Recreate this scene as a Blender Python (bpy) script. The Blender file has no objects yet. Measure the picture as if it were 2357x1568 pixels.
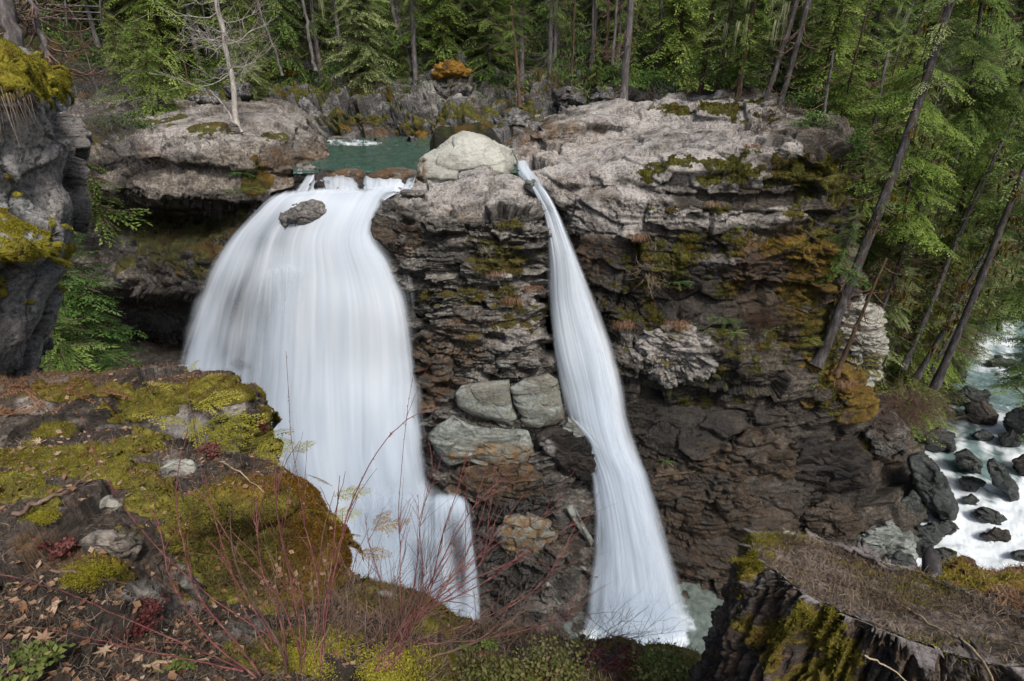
import bpy, math, random
import numpy as np
from mathutils import Vector, Matrix
R = math.radians
rng = np.random.default_rng(7)
random.seed(7)
S = bpy.context.scene
C = S.collection

# ------------------------------------------------------------------ camera
PITCH = R(26.0); FOC = 1309.0; CAMZ = 32.0          # working units: the 2357 x 1568 view of the place
cp, sp = math.cos(PITCH), math.sin(PITCH)
CAM = np.array([0.0, 0.0, CAMZ])
def ray(x, y):
    u = (x - 1178.5) / FOC; v = (y - 784.0) / FOC
    return np.array([u, cp - v * sp, -sp - v * cp])
def AY(x, y, Y):          # point seen at (x, y) standing Y metres out
    r = ray(x, y); return CAM + r * (Y / r[1])
def AD(x, y, d):          # same, by depth along the view axis
    return CAM + ray(x, y) * d
def AZ(x, y, z):          # same, on the level z
    r = ray(x, y); return CAM + r * ((z - CAMZ) / r[2])
def proj(P):
    Q = P - CAM
    dpt = Q[..., 1] * cp - Q[..., 2] * sp
    up = Q[..., 1] * sp + Q[..., 2] * cp
    dpt = np.where(np.abs(dpt) < 1e-3, 1e-3, dpt)
    return 1178.5 + FOC * Q[..., 0] / dpt, 784.0 - FOC * up / dpt, dpt
cam_d = bpy.data.cameras.new('camera'); cam = bpy.data.objects.new('camera', cam_d); C.objects.link(cam)
cam.location = CAM; cam.rotation_euler = (R(90) - PITCH, 0, 0)
cam_d.sensor_width = 36; cam_d.lens = 36 * FOC / 2357; cam_d.clip_start = 0.05; cam_d.clip_end = 2000
S.camera = cam

# ------------------------------------------------------------------ noise (numpy)
from concurrent.futures import ThreadPoolExecutor
_pool = ThreadPoolExecutor(4)
def par(fn):
    def g(P, *a, **k):
        sh = P.shape[:-1]; n = int(np.prod(sh))
        if n < 6000: return fn(P, *a, **k)
        Pf = np.ascontiguousarray(P.reshape(-1, 3)); m = max(4, n // 12000)
        rs = list(_pool.map(lambda c: fn(c, *a, **k), np.array_split(Pf, m)))
        if isinstance(rs[0], tuple): return tuple(np.concatenate([r[i] for r in rs]).reshape(sh + rs[0][i].shape[1:]) for i in range(len(rs[0])))
        return np.concatenate(rs).reshape(sh)
    return g
def _h(ix, iy, iz, seed):
    h = (ix.astype(np.int64) * 374761393 + iy.astype(np.int64) * 668265263 + iz.astype(np.int64) * 2147483647 + seed * 1274126177) & 0xFFFFFFFF
    h = ((h ^ (h >> 13)) * 1274126177) & 0xFFFFFFFF
    h = ((h ^ (h >> 16)) * 2246822519) & 0xFFFFFFFF
    return (h ^ (h >> 15)) & 0xFFFFFFFF
def _f(h): return h.astype(np.float64) / 4294967295.0
def _vn(P, seed=0):
    i = np.floor(P).astype(np.int64); f = P - i; f = f * f * f * (f * (f * 6 - 15) + 10)
    out = np.zeros(P.shape[:-1])
    for dx in (0, 1):
        wx = f[..., 0] if dx else 1 - f[..., 0]
        for dy in (0, 1):
            wy = f[..., 1] if dy else 1 - f[..., 1]
            for dz in (0, 1):
                wz = f[..., 2] if dz else 1 - f[..., 2]
                out += wx * wy * wz * _f(_h(i[..., 0] + dx, i[..., 1] + dy, i[..., 2] + dz, seed))
    return out * 2 - 1
vnoise = par(_vn)
@par
def fbm(P, octv=4, seed=0, gain=0.5):
    a = 1.0; o = 0; t = 0
    for k in range(octv):
        o = o + a * _vn(P * (2.03 ** k) + 13.7 * k, seed + k); t += a; a *= gain
    return o / t * 1.6
@par
def voro(P, seed=0):
    sh = P.shape[:-1]; P = P.reshape(-1, 3)
    i = np.floor(P).astype(np.int64)
    f1 = np.full(len(P), 9.0); f2 = np.full(len(P), 9.0); cid = np.zeros(len(P), np.int64); vec = np.zeros_like(P)
    for dx in (-1, 0, 1):
        for dy in (-1, 0, 1):
            for dz in (-1, 0, 1):
                c = i + np.array([dx, dy, dz]); h = _h(c[:, 0], c[:, 1], c[:, 2], seed)
                q = np.stack([(h & 1023) / 1023.0, ((h >> 10) & 1023) / 1023.0, ((h >> 20) & 1023) / 1023.0], -1)
                d = P - (c + 0.1 + 0.8 * q); ad = np.abs(d); dd = 0.55 * ad.max(-1) * 1.35 + 0.45 * np.sqrt((d * d).sum(-1))
                m = dd < f1
                f2 = np.where(m, f1, np.minimum(f2, dd)); f1 = np.where(m, dd, f1)
                cid = np.where(m, h, cid); vec[m] = d[m]
    return f1.reshape(sh), f2.reshape(sh), cid.reshape(sh), vec.reshape(sh + (3,))
def cellr(cid, k): return _f(_h(cid, cid >> 7, cid * 0 + k, 99))
def sstep(a, b, x):
    t = np.clip((x - a) / (b - a), 0, 1); return t * t * (3 - 2 * t)

# ------------------------------------------------------------------ object helpers
def tag(o, label=None, cat=None, group=None, kind=None):
    if label: o['label'] = label
    if cat: o['category'] = cat
    if group: o['group'] = group
    if kind: o['kind'] = kind
    return o
def thing(name, label, cat, loc=(0, 0, 0), group=None):
    o = bpy.data.objects.new(name, None); C.objects.link(o); o.location = tuple(float(c) for c in loc)
    o.empty_display_size = 0.2
    return tag(o, label, cat, group)
def mesh_obj(name, V, F, mat, parent=None, attrs=None, uv=None, smooth=True, origin=None):
    """V (n,3) array, F list of arrays (m,3)/(m,4)."""
    V = np.asarray(V, np.float32)
    if parent is not None: origin = np.array(parent_loc(parent))
    if origin is not None: V = V - np.asarray(origin, np.float32)
    if not isinstance(F, (list, tuple)): F = [F]
    F = [np.asarray(f, np.int32) for f in F if len(f)]
    me = bpy.data.meshes.new(name)
    me.vertices.add(len(V)); me.vertices.foreach_set('co', V.ravel())
    lv = np.concatenate([f.ravel() for f in F]); tot = np.concatenate([np.full(len(f), f.shape[1], np.int32) for f in F])
    st = np.concatenate([[0], np.cumsum(tot)[:-1]]).astype(np.int32)
    me.loops.add(len(lv)); me.loops.foreach_set('vertex_index', lv)
    me.polygons.add(len(tot)); me.polygons.foreach_set('loop_start', st); me.polygons.foreach_set('loop_total', tot)
    me.polygons.foreach_set('use_smooth', np.full(len(tot), bool(smooth)))
    if uv is not None:
        l = me.uv_layers.new(name='UVMap'); l.data.foreach_set('uv', np.asarray(uv, np.float32)[lv].ravel())
    for k, a in (attrs or {}).items():
        at = me.attributes.new(k, 'FLOAT', 'POINT'); at.data.foreach_set('value', np.asarray(a, np.float32).ravel())
    me.update(calc_edges=True); me.validate(verbose=False)
    me.materials.append(mat)
    o = bpy.data.objects.new(name, me); C.objects.link(o)
    if parent is not None: o.parent = parent
    elif origin is not None: o.location = tuple(float(c) for c in origin)
    return o
def parent_loc(p):
    l = np.array(p.location)
    while p.parent is not None: p = p.parent; l = l + np.array(p.location)
    return l

def cr(t, n):
    """catmull-rom weights for n control points at parameters t in [0, n-1]"""
    i = np.clip(np.floor(t).astype(int), 0, n - 2); f = t - i
    w = np.zeros((len(t), n)); r = np.arange(len(t))
    ws = [-0.5 * f + f * f - 0.5 * f ** 3, 1 - 2.5 * f * f + 1.5 * f ** 3, 0.5 * f + 2 * f * f - 1.5 * f ** 3, -0.5 * f * f + 0.5 * f ** 3]
    for k, wk in enumerate(ws):
        j = i + k - 1
        lo = j < 0; hi = j > n - 1
        jc = np.clip(j, 0, n - 1); np.add.at(w, (r, jc), wk)
        # linear extrapolation at the ends
        np.add.at(w, (r[lo], jc[lo]), wk[lo]); np.add.at(w, (r[lo], jc[lo] + 1), -wk[lo])
        np.add.at(w, (r[hi], jc[hi]), wk[hi]); np.add.at(w, (r[hi], jc[hi] - 1), -wk[hi])
    return w
def loft(rows, nv, nu, mode=AY, soft=None):
    K = np.array([[mode(*p) for p in row] for row in rows])      # (r, c, 3)
    r, c = K.shape[:2]
    wv = cr(np.linspace(0, r - 1, nv), r); wu = cr(np.linspace(0, c - 1, nu), c)
    return np.einsum('ir,jc,rck->ijk', wv, wu, K)
def loft_even(rows, nv, nu, mode=AY):
    """rows get samples in proportion to their spacing"""
    K = np.array([[mode(*p) for p in row] for row in rows]); r, c = K.shape[:2]
    dv = np.linalg.norm(np.diff(K, axis=0), axis=-1).mean(1) + 1e-6; du = np.linalg.norm(np.diff(K, axis=1), axis=-1).mean(0) + 1e-6
    tv = np.interp(np.linspace(0, dv.sum(), nv), np.concatenate([[0], np.cumsum(dv)]), np.arange(r))
    tu = np.interp(np.linspace(0, du.sum(), nu), np.concatenate([[0], np.cumsum(du)]), np.arange(c))
    return np.einsum('ir,jc,rck->ijk', cr(tv, r), cr(tu, c), K)
def gnormals(P):
    du = np.gradient(P, axis=1); dv = np.gradient(P, axis=0)
    n = np.cross(du, dv); n /= np.linalg.norm(n, axis=-1, keepdims=True) + 1e-9
    toc = CAM - P
    if (n * toc).sum(-1).mean() < 0: n = -n
    return n
def blur(A, k=6):
    for _ in range(k):
        A = A.copy(); A[1:-1] = (A[:-2] + A[1:-1] * 2 + A[2:]) / 4; A[:, 1:-1] = (A[:, :-2] + A[:, 1:-1] * 2 + A[:, 2:]) / 4
    return A
def gfaces(nv, nu, off=0):
    i = np.arange(nv * nu).reshape(nv, nu)
    return np.stack([i[:-1, :-1], i[1:, :-1], i[1:, 1:], i[:-1, 1:]], -1).reshape(-1, 4) + off
def basis(dip=0.0, az=0.0, roll=0.0):
    return np.array(Matrix.Rotation(az, 3, 'Z') @ Matrix.Rotation(dip, 3, 'Y') @ Matrix.Rotation(roll, 3, 'X'))

def rock_disp(P, N, levels, dip=0.0, az=0.0, roll=0.0, warp=0.35, fine=0.03, seed=0, strata=0.0, strata_f=2.0, smf=None):
    """chiselled, bedded rock: every voronoi block steps in or out and tilts a little. Returns P2, crack, cell"""
    B = basis(dip, az, roll); sh = P.shape
    Q = P.reshape(-1, 3) @ B
    w = np.stack([fbm(Q * 0.35, 3, seed + 11), fbm(Q * 0.35, 3, seed + 12), fbm(Q * 0.35, 3, seed + 13)], -1)
    w2 = np.stack([vnoise(Q * 2.1, seed + 14), vnoise(Q * 2.1, seed + 15), vnoise(Q * 2.1, seed + 16)], -1)
    Q = Q + w * warp + w2 * warp * 0.15
    d = np.zeros(len(Q)); crack = np.zeros(len(Q)); cell = np.zeros(len(Q)); cw = 0.0
    one = 1.0 if smf is None else smf.ravel()
    if strata:
        lr = 0.35 + 0.65 * sstep(-.5, .4, fbm(Q * np.array([.5, .5, .9]), 2, seed + 6))
        for so, (sa, sf) in enumerate(((strata, strata_f), (strata * .45, strata_f * 2.7))):
            s = Q[:, 2] * sf + 0.45 * fbm(Q * np.array([.25, .25, 1.0]), 2, seed + 5 + so)
            k = np.floor(s); f = s - k; kk = k.astype(np.int64)
            bx = np.floor(Q[:, 0] * (.35 + .4 * so) + 3.3 * _f(_h(kk, kk * 0, kk * 0, seed + 9))).astype(np.int64)
            r = _f(_h(kk, bx, kk * 0, seed + 3 + so)); r2 = _f(_h(kk + 1, bx, kk * 0, seed + 3 + so))
            amp = r + (r2 - r) * sstep(0.86, 1.0, f)
            d += sa * one * lr * ((amp - 0.5) * 2 + 0.9 * (np.minimum(f, .9) - .45))
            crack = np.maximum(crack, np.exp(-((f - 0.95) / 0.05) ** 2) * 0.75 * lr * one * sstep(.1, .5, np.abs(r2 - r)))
    sm = 0.22 + 0.78 * sstep(-.25, .35, fbm(Q * np.array([.28, .28, .6]), 3, seed + 88))
    for n, (sx, sy, sz, a) in enumerate(levels):
        am = (0.5 + 0.5 * one if n == 0 else sm * one) + 0 * sm
        sc = np.array([sx, sy, sz]); f1, f2, cid, vec = voro(Q / sc, seed + 31 * n)
        g = f2 - f1
        tilt = (np.stack([cellr(cid, 1), cellr(cid, 2), cellr(cid, 3)], -1) - 0.5) * 2.4
        d += am * (a * (cellr(cid, 4) * 2 - 1) + a * 1.5 * (vec * tilt).sum(-1) - a * (0.3 if n == 0 else .45) * np.exp(-(g / 0.05) ** 2))
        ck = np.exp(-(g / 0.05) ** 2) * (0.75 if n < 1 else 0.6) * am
        crack = np.maximum(crack, ck); cell += cellr(cid, 7) * (0.6 ** n); cw += 0.6 ** n
    if fine: d += fine * fbm(Q * 3.5, 4, seed + 70, 0.6)
    cell /= cw
    P2 = P + N * d.reshape(sh[:-1] + (1,))
    return P2, crack.reshape(sh[:-1]), cell.reshape(sh[:-1])

PATCH = {}
def ellmask(P, spots, seed=0):
    """soft world-anchored stains and painted shade: (x, y, rx, ry, value[, depth slack])"""
    x, y, _ = proj(P); n = fbm(P * 0.9, 3, seed) ; m = np.zeros(P.shape[:-1])
    for (cx, cy, rx, ry, v) in spots:
        e = np.sqrt(((x - cx) / rx) ** 2 + ((y - cy) / ry) ** 2) + n * 0.35
        m = np.maximum(m, v * (1 - sstep(0.55, 1.15, e))) if v > 0 else m + v * (1 - sstep(0.55, 1.15, e))
    return m
def rock_patch(name, rows, nv, nu, mat, levels, mode=AY, moss=0.0, moss_spots=(), wet=0.0, wet_shade_spots=(), pale_spots=(), tan_spots=(), pale=0.0, tan=0.0,
               label=None, cat=None, kind='structure', mossup=0.6, mossdisp=0.04, parent=None, even=True, smooth_spots=(), **kw):
    seed = kw.get('seed', 0)
    P = (loft_even if even else loft)(rows, nv, nu, mode)
    N = blur(gnormals(P), 10); N /= np.linalg.norm(N, axis=-1, keepdims=True)
    P2, crack, cell = rock_disp(P, N, levels, smf=(1 - .85 * ellmask(P, smooth_spots, seed + 4)) if len(smooth_spots) else None, **kw)
    N2 = gnormals(P2)
    up = np.clip(N2[..., 2], -1, 1)
    ms = moss + (ellmask(P, moss_spots, seed + 5) if len(moss_spots) else 0)
    nm = fbm(P * 0.8, 4, seed + 41) * 0.75 + fbm(P * 3.1, 3, seed + 42) * 0.5
    ms = np.clip(ms + mossup * (blur(up, 2) - 0.55) * np.clip(ms * 2, 0, 1) + nm * 0.55 * np.clip(ms * 3, 0, 1), 0, 1)
    ms = sstep(0.32, 0.62, ms)
    if mossdisp:
        lump = 0.5 + 0.5 * fbm(P2 * 2.5, 3, seed + 50)
        P2 = P2 + N2 * (ms * mossdisp * (0.6 + lump))[..., None]
    ms = ms + 0 * crack
    wt = 0 * crack + np.clip(wet + (ellmask(P, wet_shade_spots, seed + 6) if len(wet_shade_spots) else 0), 0, 1)
    pl = 0 * crack + np.clip(pale + (ellmask(P, pale_spots, seed + 7) if len(pale_spots) else 0), 0, 1)
    tn = 0 * crack + np.clip(tan + (ellmask(P, tan_spots, seed + 8) if len(tan_spots) else 0), 0, 1)
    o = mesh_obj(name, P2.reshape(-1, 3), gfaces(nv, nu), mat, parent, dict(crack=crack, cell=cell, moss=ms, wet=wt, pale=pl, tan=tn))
    if parent is None: tag(o, label, cat, None, kind)
    PATCH[name if name not in PATCH else name + str(len(PATCH))] = (P2, gnormals(P2), ms)
    return o

def blob(name, poly, d, thick, mat, mode=AY, nv=60, nu=120, pw=3.5, levels=((.6, .6, .3, .06), (.2, .2, .12, .025)), label=None, cat='boulder', moss=0.0, wet=0.0, pale=0.0, tan=0.0,
         group=None, parent=None, kind=None, tiltback=0.0, mossup=.8, dd=None, moss_spots=(), tan_spots=(), pale_spots=(), crk=1.0, **kw):
    """a solid rock whose outline seen from the viewpoint is the polygon; full body in depth"""
    seed = kw.get('seed', 0)
    poly = np.array(poly, float); cx, cy = poly.mean(0)
    pts = np.array([mode(x, y, d) for x, y in poly]); c0 = mode(cx, cy, d)
    if tiltback:   # upper points lie further back
        pts[:, 1] += (pts[:, 2] - c0[2]) * tiltback
    ax = pts - c0
    viewd = (c0 - CAM) / np.linalg.norm(c0 - CAM)
    hd = np.array([viewd[0], viewd[1], 0]); hd /= np.linalg.norm(hd)
    right = np.array([hd[1], -hd[0], 0]); upv = np.cross(right, viewd)
    a = ax @ right; b = ax @ upv; cc = ax @ viewd
    th = np.unwrap(np.arctan2(b, a))
    if th[-1] < th[0]: th, a, b, cc = th[::-1], a[::-1], b[::-1], cc[::-1]
    th = th - 0.0; o = np.argsort(np.mod(th, 2 * np.pi)); th = np.mod(th, 2 * np.pi)[o]
    rr = np.hypot(a, b)[o]; cc = cc[o]
    T = np.linspace(0, 2 * np.pi, nu, endpoint=False)
    thx = np.concatenate([th - 2 * np.pi, th, th + 2 * np.pi])
    # straight polygon edges in polar form
    px = np.concatenate([rr] * 3) * np.cos(thx); py = np.concatenate([rr] * 3) * np.sin(thx)
    idx = np.searchsorted(thx, T) - 1; idx = np.clip(idx, 0, len(thx) - 2)
    x1, y1, x2, y2 = px[idx], py[idx], px[idx + 1], py[idx + 1]
    cT, sT = np.cos(T), np.sin(T); den = cT * (y2 - y1) - sT * (x2 - x1)
    RT = (x1 * (y2 - y1) - y1 * (x2 - x1)) / np.where(np.abs(den) < 1e-6, 1e-6, den)
    RT = np.clip(RT, 0.3 * rr.min(), rr.max() * 1.05)
    CT = np.interp(T, thx, np.concatenate([cc] * 3))
    ph = np.linspace(-np.pi / 2, np.pi / 2, nv); e = 2.0 / pw
    cph = np.cos(ph) ** e; sph = np.sign(np.sin(ph)) * np.abs(np.sin(ph)) ** e
    rad = cph[:, None] * RT[None]; dep = (sph[:, None] + 1) * 0.5 * thick + 0 * rad      # front at 0
    P = c0 + rad[..., None] * (cT[None, :, None] * right + sT[None, :, None] * upv) + (dep + CT[None] * cph[:, None])[..., None] * viewd
    Pw = np.concatenate([P[:, -2:], P, P[:, :2]], 1)
    N = np.cross(np.gradient(Pw, axis=1), np.gradient(Pw, axis=0))[:, 2:-2]
    ln = np.linalg.norm(N, axis=-1, keepdims=True); ctr = P.reshape(-1, 3).mean(0)
    fall = (P - ctr) / np.linalg.norm(P - ctr, axis=-1, keepdims=True)
    N = np.where(ln > 1e-7, N / (ln + 1e-12), fall)
    if (N * fall).sum() < 0: N = -N
    N = 0.6 * N + 0.4 * fall
    N[0] = N[0].mean(0); N[-1] = N[-1].mean(0)
    P2, crack, cell = rock_disp(P, N, levels, **kw)
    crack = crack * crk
    P2[0] = P2[0].mean(0); P2[-1] = P2[-1].mean(0)
    Pw = np.concatenate([P2[:, -2:], P2, P2[:, :2]], 1)
    N2 = np.cross(np.gradient(Pw, axis=1), np.gradient(Pw, axis=0))[:, 2:-2]; N2 /= np.linalg.norm(N2, axis=-1, keepdims=True) + 1e-9
    if (N2 * N).sum() < 0: N2 = -N2
    ms = moss + (ellmask(P, moss_spots, seed + 5) if len(moss_spots) else 0) + 0 * crack
    ms = np.clip(ms + mossup * (N2[..., 2] - 0.5) * np.clip(ms * 2, 0, 1) + fbm(P * 1.6 / max(.3, min(1.5, rr.mean())), 3, seed + 43) * 0.35 * np.clip(ms * 3, 0, 1), 0, 1); ms = sstep(.32, .62, ms)
    i = np.arange(nv * nu).reshape(nv, nu); j = np.roll(i, -1, 1)
    F = np.stack([i[:-1], i[1:], j[1:], j[:-1]], -1).reshape(-1, 4)
    z = 0 * crack
    tn = tan + (ellmask(P, tan_spots, seed + 8) if len(tan_spots) else 0)
    pl = pale + (ellmask(P, pale_spots, seed + 7) if len(pale_spots) else 0)
    base = P2.reshape(-1, 3); org = base.mean(0); org[2] = base[:, 2].min()
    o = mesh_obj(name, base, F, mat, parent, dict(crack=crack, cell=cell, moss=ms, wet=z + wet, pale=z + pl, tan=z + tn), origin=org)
    if parent is None: tag(o, label, cat, group, kind)
    PATCH[name + '#%d' % len(PATCH)] = (P2, N2, ms)
    return o

def tube(pts, rad, sides=6):
    """tapered tube through points"""
    pts = np.asarray(pts, float); n = len(pts); rad = np.broadcast_to(np.asarray(rad, float), (n,))
    t = np.gradient(pts, axis=0); t /= np.linalg.norm(t, axis=1, keepdims=True) + 1e-9
    ref = np.array([0.3, 0.2, 1.0]) if abs(t[:, 2]).mean() < 0.8 else np.array([1.0, 0.2, 0.1])
    a = np.cross(t, ref); a /= np.linalg.norm(a, axis=1, keepdims=True) + 1e-9; b = np.cross(t, a)
    th = np.arange(sides) * 2 * np.pi / sides
    V = pts[:, None] + rad[:, None, None] * (np.cos(th)[None, :, None] * a[:, None] + np.sin(th)[None, :, None] * b[:, None])
    i = np.arange(n * sides).reshape(n, sides); j = np.roll(i, -1, 1)
    F = np.stack([i[:-1], j[:-1], j[1:], i[1:]], -1).reshape(-1, 4)
    return V.reshape(-1, 3), F
class MB:
    def __init__(s): s.V = []; s.F = {3: [], 4: []}; s.n = 0; s.A = []
    def add(s, V, F, a=0.5):
        V = np.asarray(V, float); F = np.asarray(F)
        s.V.append(V); s.F[F.shape[1]].append(F + s.n); s.n += len(V)
        s.A.append(np.broadcast_to(np.asarray(a, float), (len(V),)))
    def tube(s, p, r, sides=5, a=0.5): s.add(*tube(p, r, sides), a)
    def build(s, name, mat, parent=None, smooth=True, origin=None):
        F = [np.concatenate(f) for f in s.F.values() if f]
        return mesh_obj(name, np.concatenate(s.V), F, mat, parent, dict(shade=np.concatenate(s.A)), smooth=smooth, origin=origin)
def wob(p0, p1, n, amp, sd=None, sag=0.0):
    r = np.random.default_rng(sd if sd is not None else rng.integers(1 << 30))
    t = np.linspace(0, 1, n)[:, None]; p = np.asarray(p0) * (1 - t) + np.asarray(p1) * t
    o = r.normal(0, 1, (n, 3)).cumsum(0); o = o - o[0] - t * (o[-1] - o[0])
    return p + o * amp / math.sqrt(n) + np.array([0, 0, -1]) * sag * (4 * t * (1 - t))

# ------------------------------------------------------------------ materials
def new_mat(name):
    m = bpy.data.materials.new(name); m.use_nodes = True; nt = m.node_tree; nt.nodes.clear()
    return m, nt
class NT:
    def __init__(s, nt): s.nt = nt
    def n(s, t, **kw):
        nd = s.nt.nodes.new(t)
        for k, v in kw.items(): setattr(nd, k, v)
        return nd
    def l(s, a, b): s.nt.links.new(a, b)
    def attr(s, name): return s.n('ShaderNodeAttribute', attribute_name=name).outputs['Fac']
    def math(s, op, a, b=None, c=None, clamp=False):
        nd = s.n('ShaderNodeMath', operation=op, use_clamp=clamp)
        for i, v in enumerate((a, b, c)):
            if v is None: continue
            if isinstance(v, (int, float)): nd.inputs[i].default_value = v
            else: s.l(v, nd.inputs[i])
        return nd.outputs[0]
    def map(s, v, a, b, c=0.0, d=1.0, smooth=True):
        nd = s.n('ShaderNodeMapRange', interpolation_type='SMOOTHSTEP' if smooth else 'LINEAR')
        s.l(v, nd.inputs[0])
        for i, x in enumerate((a, b, c, d)): nd.inputs[i + 1].default_value = x
        return nd.outputs[0]
    def noise(s, vec, scale, detail=4, rough=0.55, dist=0.0, out='Fac'):
        nd = s.n('ShaderNodeTexNoise'); nd.inputs['Scale'].default_value = scale; nd.inputs['Detail'].default_value = detail
        nd.inputs['Roughness'].default_value = rough; nd.inputs['Distortion'].default_value = dist
        if vec is not None: s.l(vec, nd.inputs['Vector'])
        return nd.outputs[out]
    def mapping(s, vec, scale=(1, 1, 1), rot=(0, 0, 0), loc=(0, 0, 0)):
        nd = s.n('ShaderNodeMapping'); s.l(vec, nd.inputs[0]); nd.inputs['Scale'].default_value = scale; nd.inputs['Rotation'].default_value = rot; nd.inputs['Location'].default_value = loc
        return nd.outputs[0]
    def mix(s, f, a, b, mode='MIX'):
        nd = s.n('ShaderNodeMix', data_type='RGBA', blend_type=mode)
        for k, v in ((0, f), (6, a), (7, b)):
            if isinstance(v, (int, float)): nd.inputs[k].default_value = v
            elif isinstance(v, tuple): nd.inputs[k].default_value = v + (1,) if len(v) == 3 else v
            else: s.l(v, nd.inputs[k])
        return nd.outputs[2]
    def ramp(s, f, stops, interp='LINEAR'):
        nd = s.n('ShaderNodeValToRGB'); s.l(f, nd.inputs[0]); cr_ = nd.color_ramp; cr_.interpolation = interp
        while len(cr_.elements) < len(stops): cr_.elements.new(0.5)
        for e, (p, c) in zip(cr_.elements, stops): e.position = p; e.color = c + (1,)
        return nd.outputs[0]
    def bump(s, h, strength=0.5, dist=0.05, normal=None):
        nd = s.n('ShaderNodeBump'); nd.inputs['Strength'].default_value = strength; nd.inputs['Distance'].default_value = dist
        s.l(h, nd.inputs['Height'])
        if normal is not None: s.l(normal, nd.inputs['Normal'])
        return nd.outputs[0]

def rock_mat(name, cols, pale_c=(.56, .52, .48), tan_c=(.22, .12, .05), moss_c=((.014, .015, .005), (.060, .058, .012), (.16, .15, .022)), scale=1.0, lichen=0.35, mossbump=0.06, bstr=0.85, dks=0.75):
    m, nt = new_mat(name); s = NT(nt)
    co = s.n('ShaderNodeTexCoord').outputs['Object']
    cell, crack, moss, wet, pale, tan = [s.attr(k) for k in ('cell', 'crack', 'moss', 'wet', 'pale', 'tan')]
    n1 = s.noise(co, 0.9 * scale, 5, 0.6); n2 = s.noise(co, 5 * scale, 6, 0.65); n3 = s.noise(co, 22 * scale, 5, 0.7)
    strk = s.noise(s.mapping(co, (1.2, 1.2, 7.0)), 1.6 * scale, 4, 0.6)
    f = s.math('ADD', s.math('MULTIPLY', cell, 0.42), s.math('MULTIPLY', n1, 0.40)); f = s.math('ADD', f, s.math('MULTIPLY', s.math('SUBTRACT', n2, 0.5), 0.75))
    f = s.math('ADD', f, s.math('MULTIPLY', s.math('SUBTRACT', strk, 0.5), 0.5))
    col = s.ramp(f, [(0.18, cols[0]), (0.42, cols[1]), (0.62, cols[2]), (0.85, cols[3])])
    # tan / rust staining
    tf = s.math('MULTIPLY', tan, s.map(s.noise(co, 1.7 * scale, 4, 0.6), 0.35, 0.62)); col = s.mix(tf, col, s.mix(n2, tuple(c * .45 for c in tan_c), tan_c))
    # pale weathered faces
    pf = s.math('MULTIPLY', pale, s.map(s.math('ADD', n1, s.math('MULTIPLY', n2, 0.6)), 0.45, 0.95)); col = s.mix(pf, col, s.mix(n3, tuple(c * .62 for c in pale_c), pale_c))
    # lichen specks
    vor = s.noise(co, 9 * scale, 7, 0.75, 0.6)
    lf = s.math('MULTIPLY', s.map(vor, 0.56, 0.66), s.map(s.noise(co, 0.7 * scale, 3), 0.42, 0.62)); lf = s.math('MULTIPLY', lf, min(1.0, lichen * 1.7))
    col = s.mix(lf, col, (.55, .54, .50))
    # dark speck / cracks
    dk = s.map(s.noise(co, 7.3 * scale, 6, 0.75, 0.3), 0.52, 0.36, 0, dks); col = s.mix(dk, col, (.015, .013, .011))
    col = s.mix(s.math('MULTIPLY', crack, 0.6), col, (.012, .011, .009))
    # wet rock, and shade painted in through the same mask
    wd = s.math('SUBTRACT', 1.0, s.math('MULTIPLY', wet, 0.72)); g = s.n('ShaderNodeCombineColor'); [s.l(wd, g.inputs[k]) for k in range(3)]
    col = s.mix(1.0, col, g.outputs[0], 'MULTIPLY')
    # moss
    mn = s.noise(co, 1.8 * scale, 5, 0.65); mn2 = s.noise(co, 14 * scale, 4, 0.7)
    mcol = s.ramp(s.math('ADD', s.math('MULTIPLY', mn, 0.75), s.math('MULTIPLY', mn2, 0.35)), [(0.36, moss_c[0]), (0.54, moss_c[1]), (0.74, moss_c[2])])
    mcol = s.mix(s.map(s.noise(co, 0.8 * scale, 3, 0.6), 0.5, 0.68, 0, 0.75), mcol, s.ramp(mn2, [(0.3, (.035, .018, .006)), (0.7, (.17, .085, .015))]))
    mcol = s.mix(s.math('MULTIPLY', tan, .9), mcol, s.ramp(s.math('ADD', s.math('MULTIPLY', mn, .6), s.math('MULTIPLY', mn2, .5)), [(0.35, (.035, .018, .006)), (0.5, (.13, .065, .012)), (.72, (.30, .17, .025))]))
    wm = s.math('SUBTRACT', 1.0, s.math('MULTIPLY', wet, 0.5)); gm = s.n('ShaderNodeCombineColor'); [s.l(wm, gm.inputs[k]) for k in range(3)]; mcol = s.mix(1.0, mcol, gm.outputs[0], 'MULTIPLY')
    mm = s.map(s.math('ADD', moss, s.math('MULTIPLY', s.math('SUBTRACT', n2, 0.5), 0.9)), 0.40, 0.60)
    col = s.mix(mm, col, mcol)
    bs = s.n('ShaderNodeBsdfPrincipled'); s.l(col, bs.inputs['Base Color'])
    rg = s.math('SUBTRACT', 0.9, s.math('MULTIPLY', wet, 0.60)); rg = s.math('ADD', rg, s.math('MULTIPLY', mm, 0.3), clamp=True); s.l(rg, bs.inputs['Roughness'])
    bs.inputs['Specular IOR Level'].default_value = 0.35
    h = s.math('ADD', s.math('MULTIPLY', n2, 1.2), s.math('MULTIPLY', n3, 0.6)); h = s.math('ADD', h, s.math('MULTIPLY', strk, 0.8)); h = s.math('ADD', h, s.math('MULTIPLY', s.math('MULTIPLY', mn2, mm), 1.3))
    s.l(s.bump(h, bstr, 0.09 / scale), bs.inputs['Normal'])
    out = s.n('ShaderNodeOutputMaterial'); s.l(bs.outputs[0], out.inputs[0])
    return m
GREY = [(.030, .028, .024), (.11, .101, .088), (.26, .243, .217), (.50, .477, .44)]
DARK = [(.010, .008, .007), (.030, .023, .018), (.065, .05, .04), (.12, .095, .075)]
BROWN = [(.016, .013, .010), (.058, .048, .036), (.145, .122, .095), (.34, .31, .27)]
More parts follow.
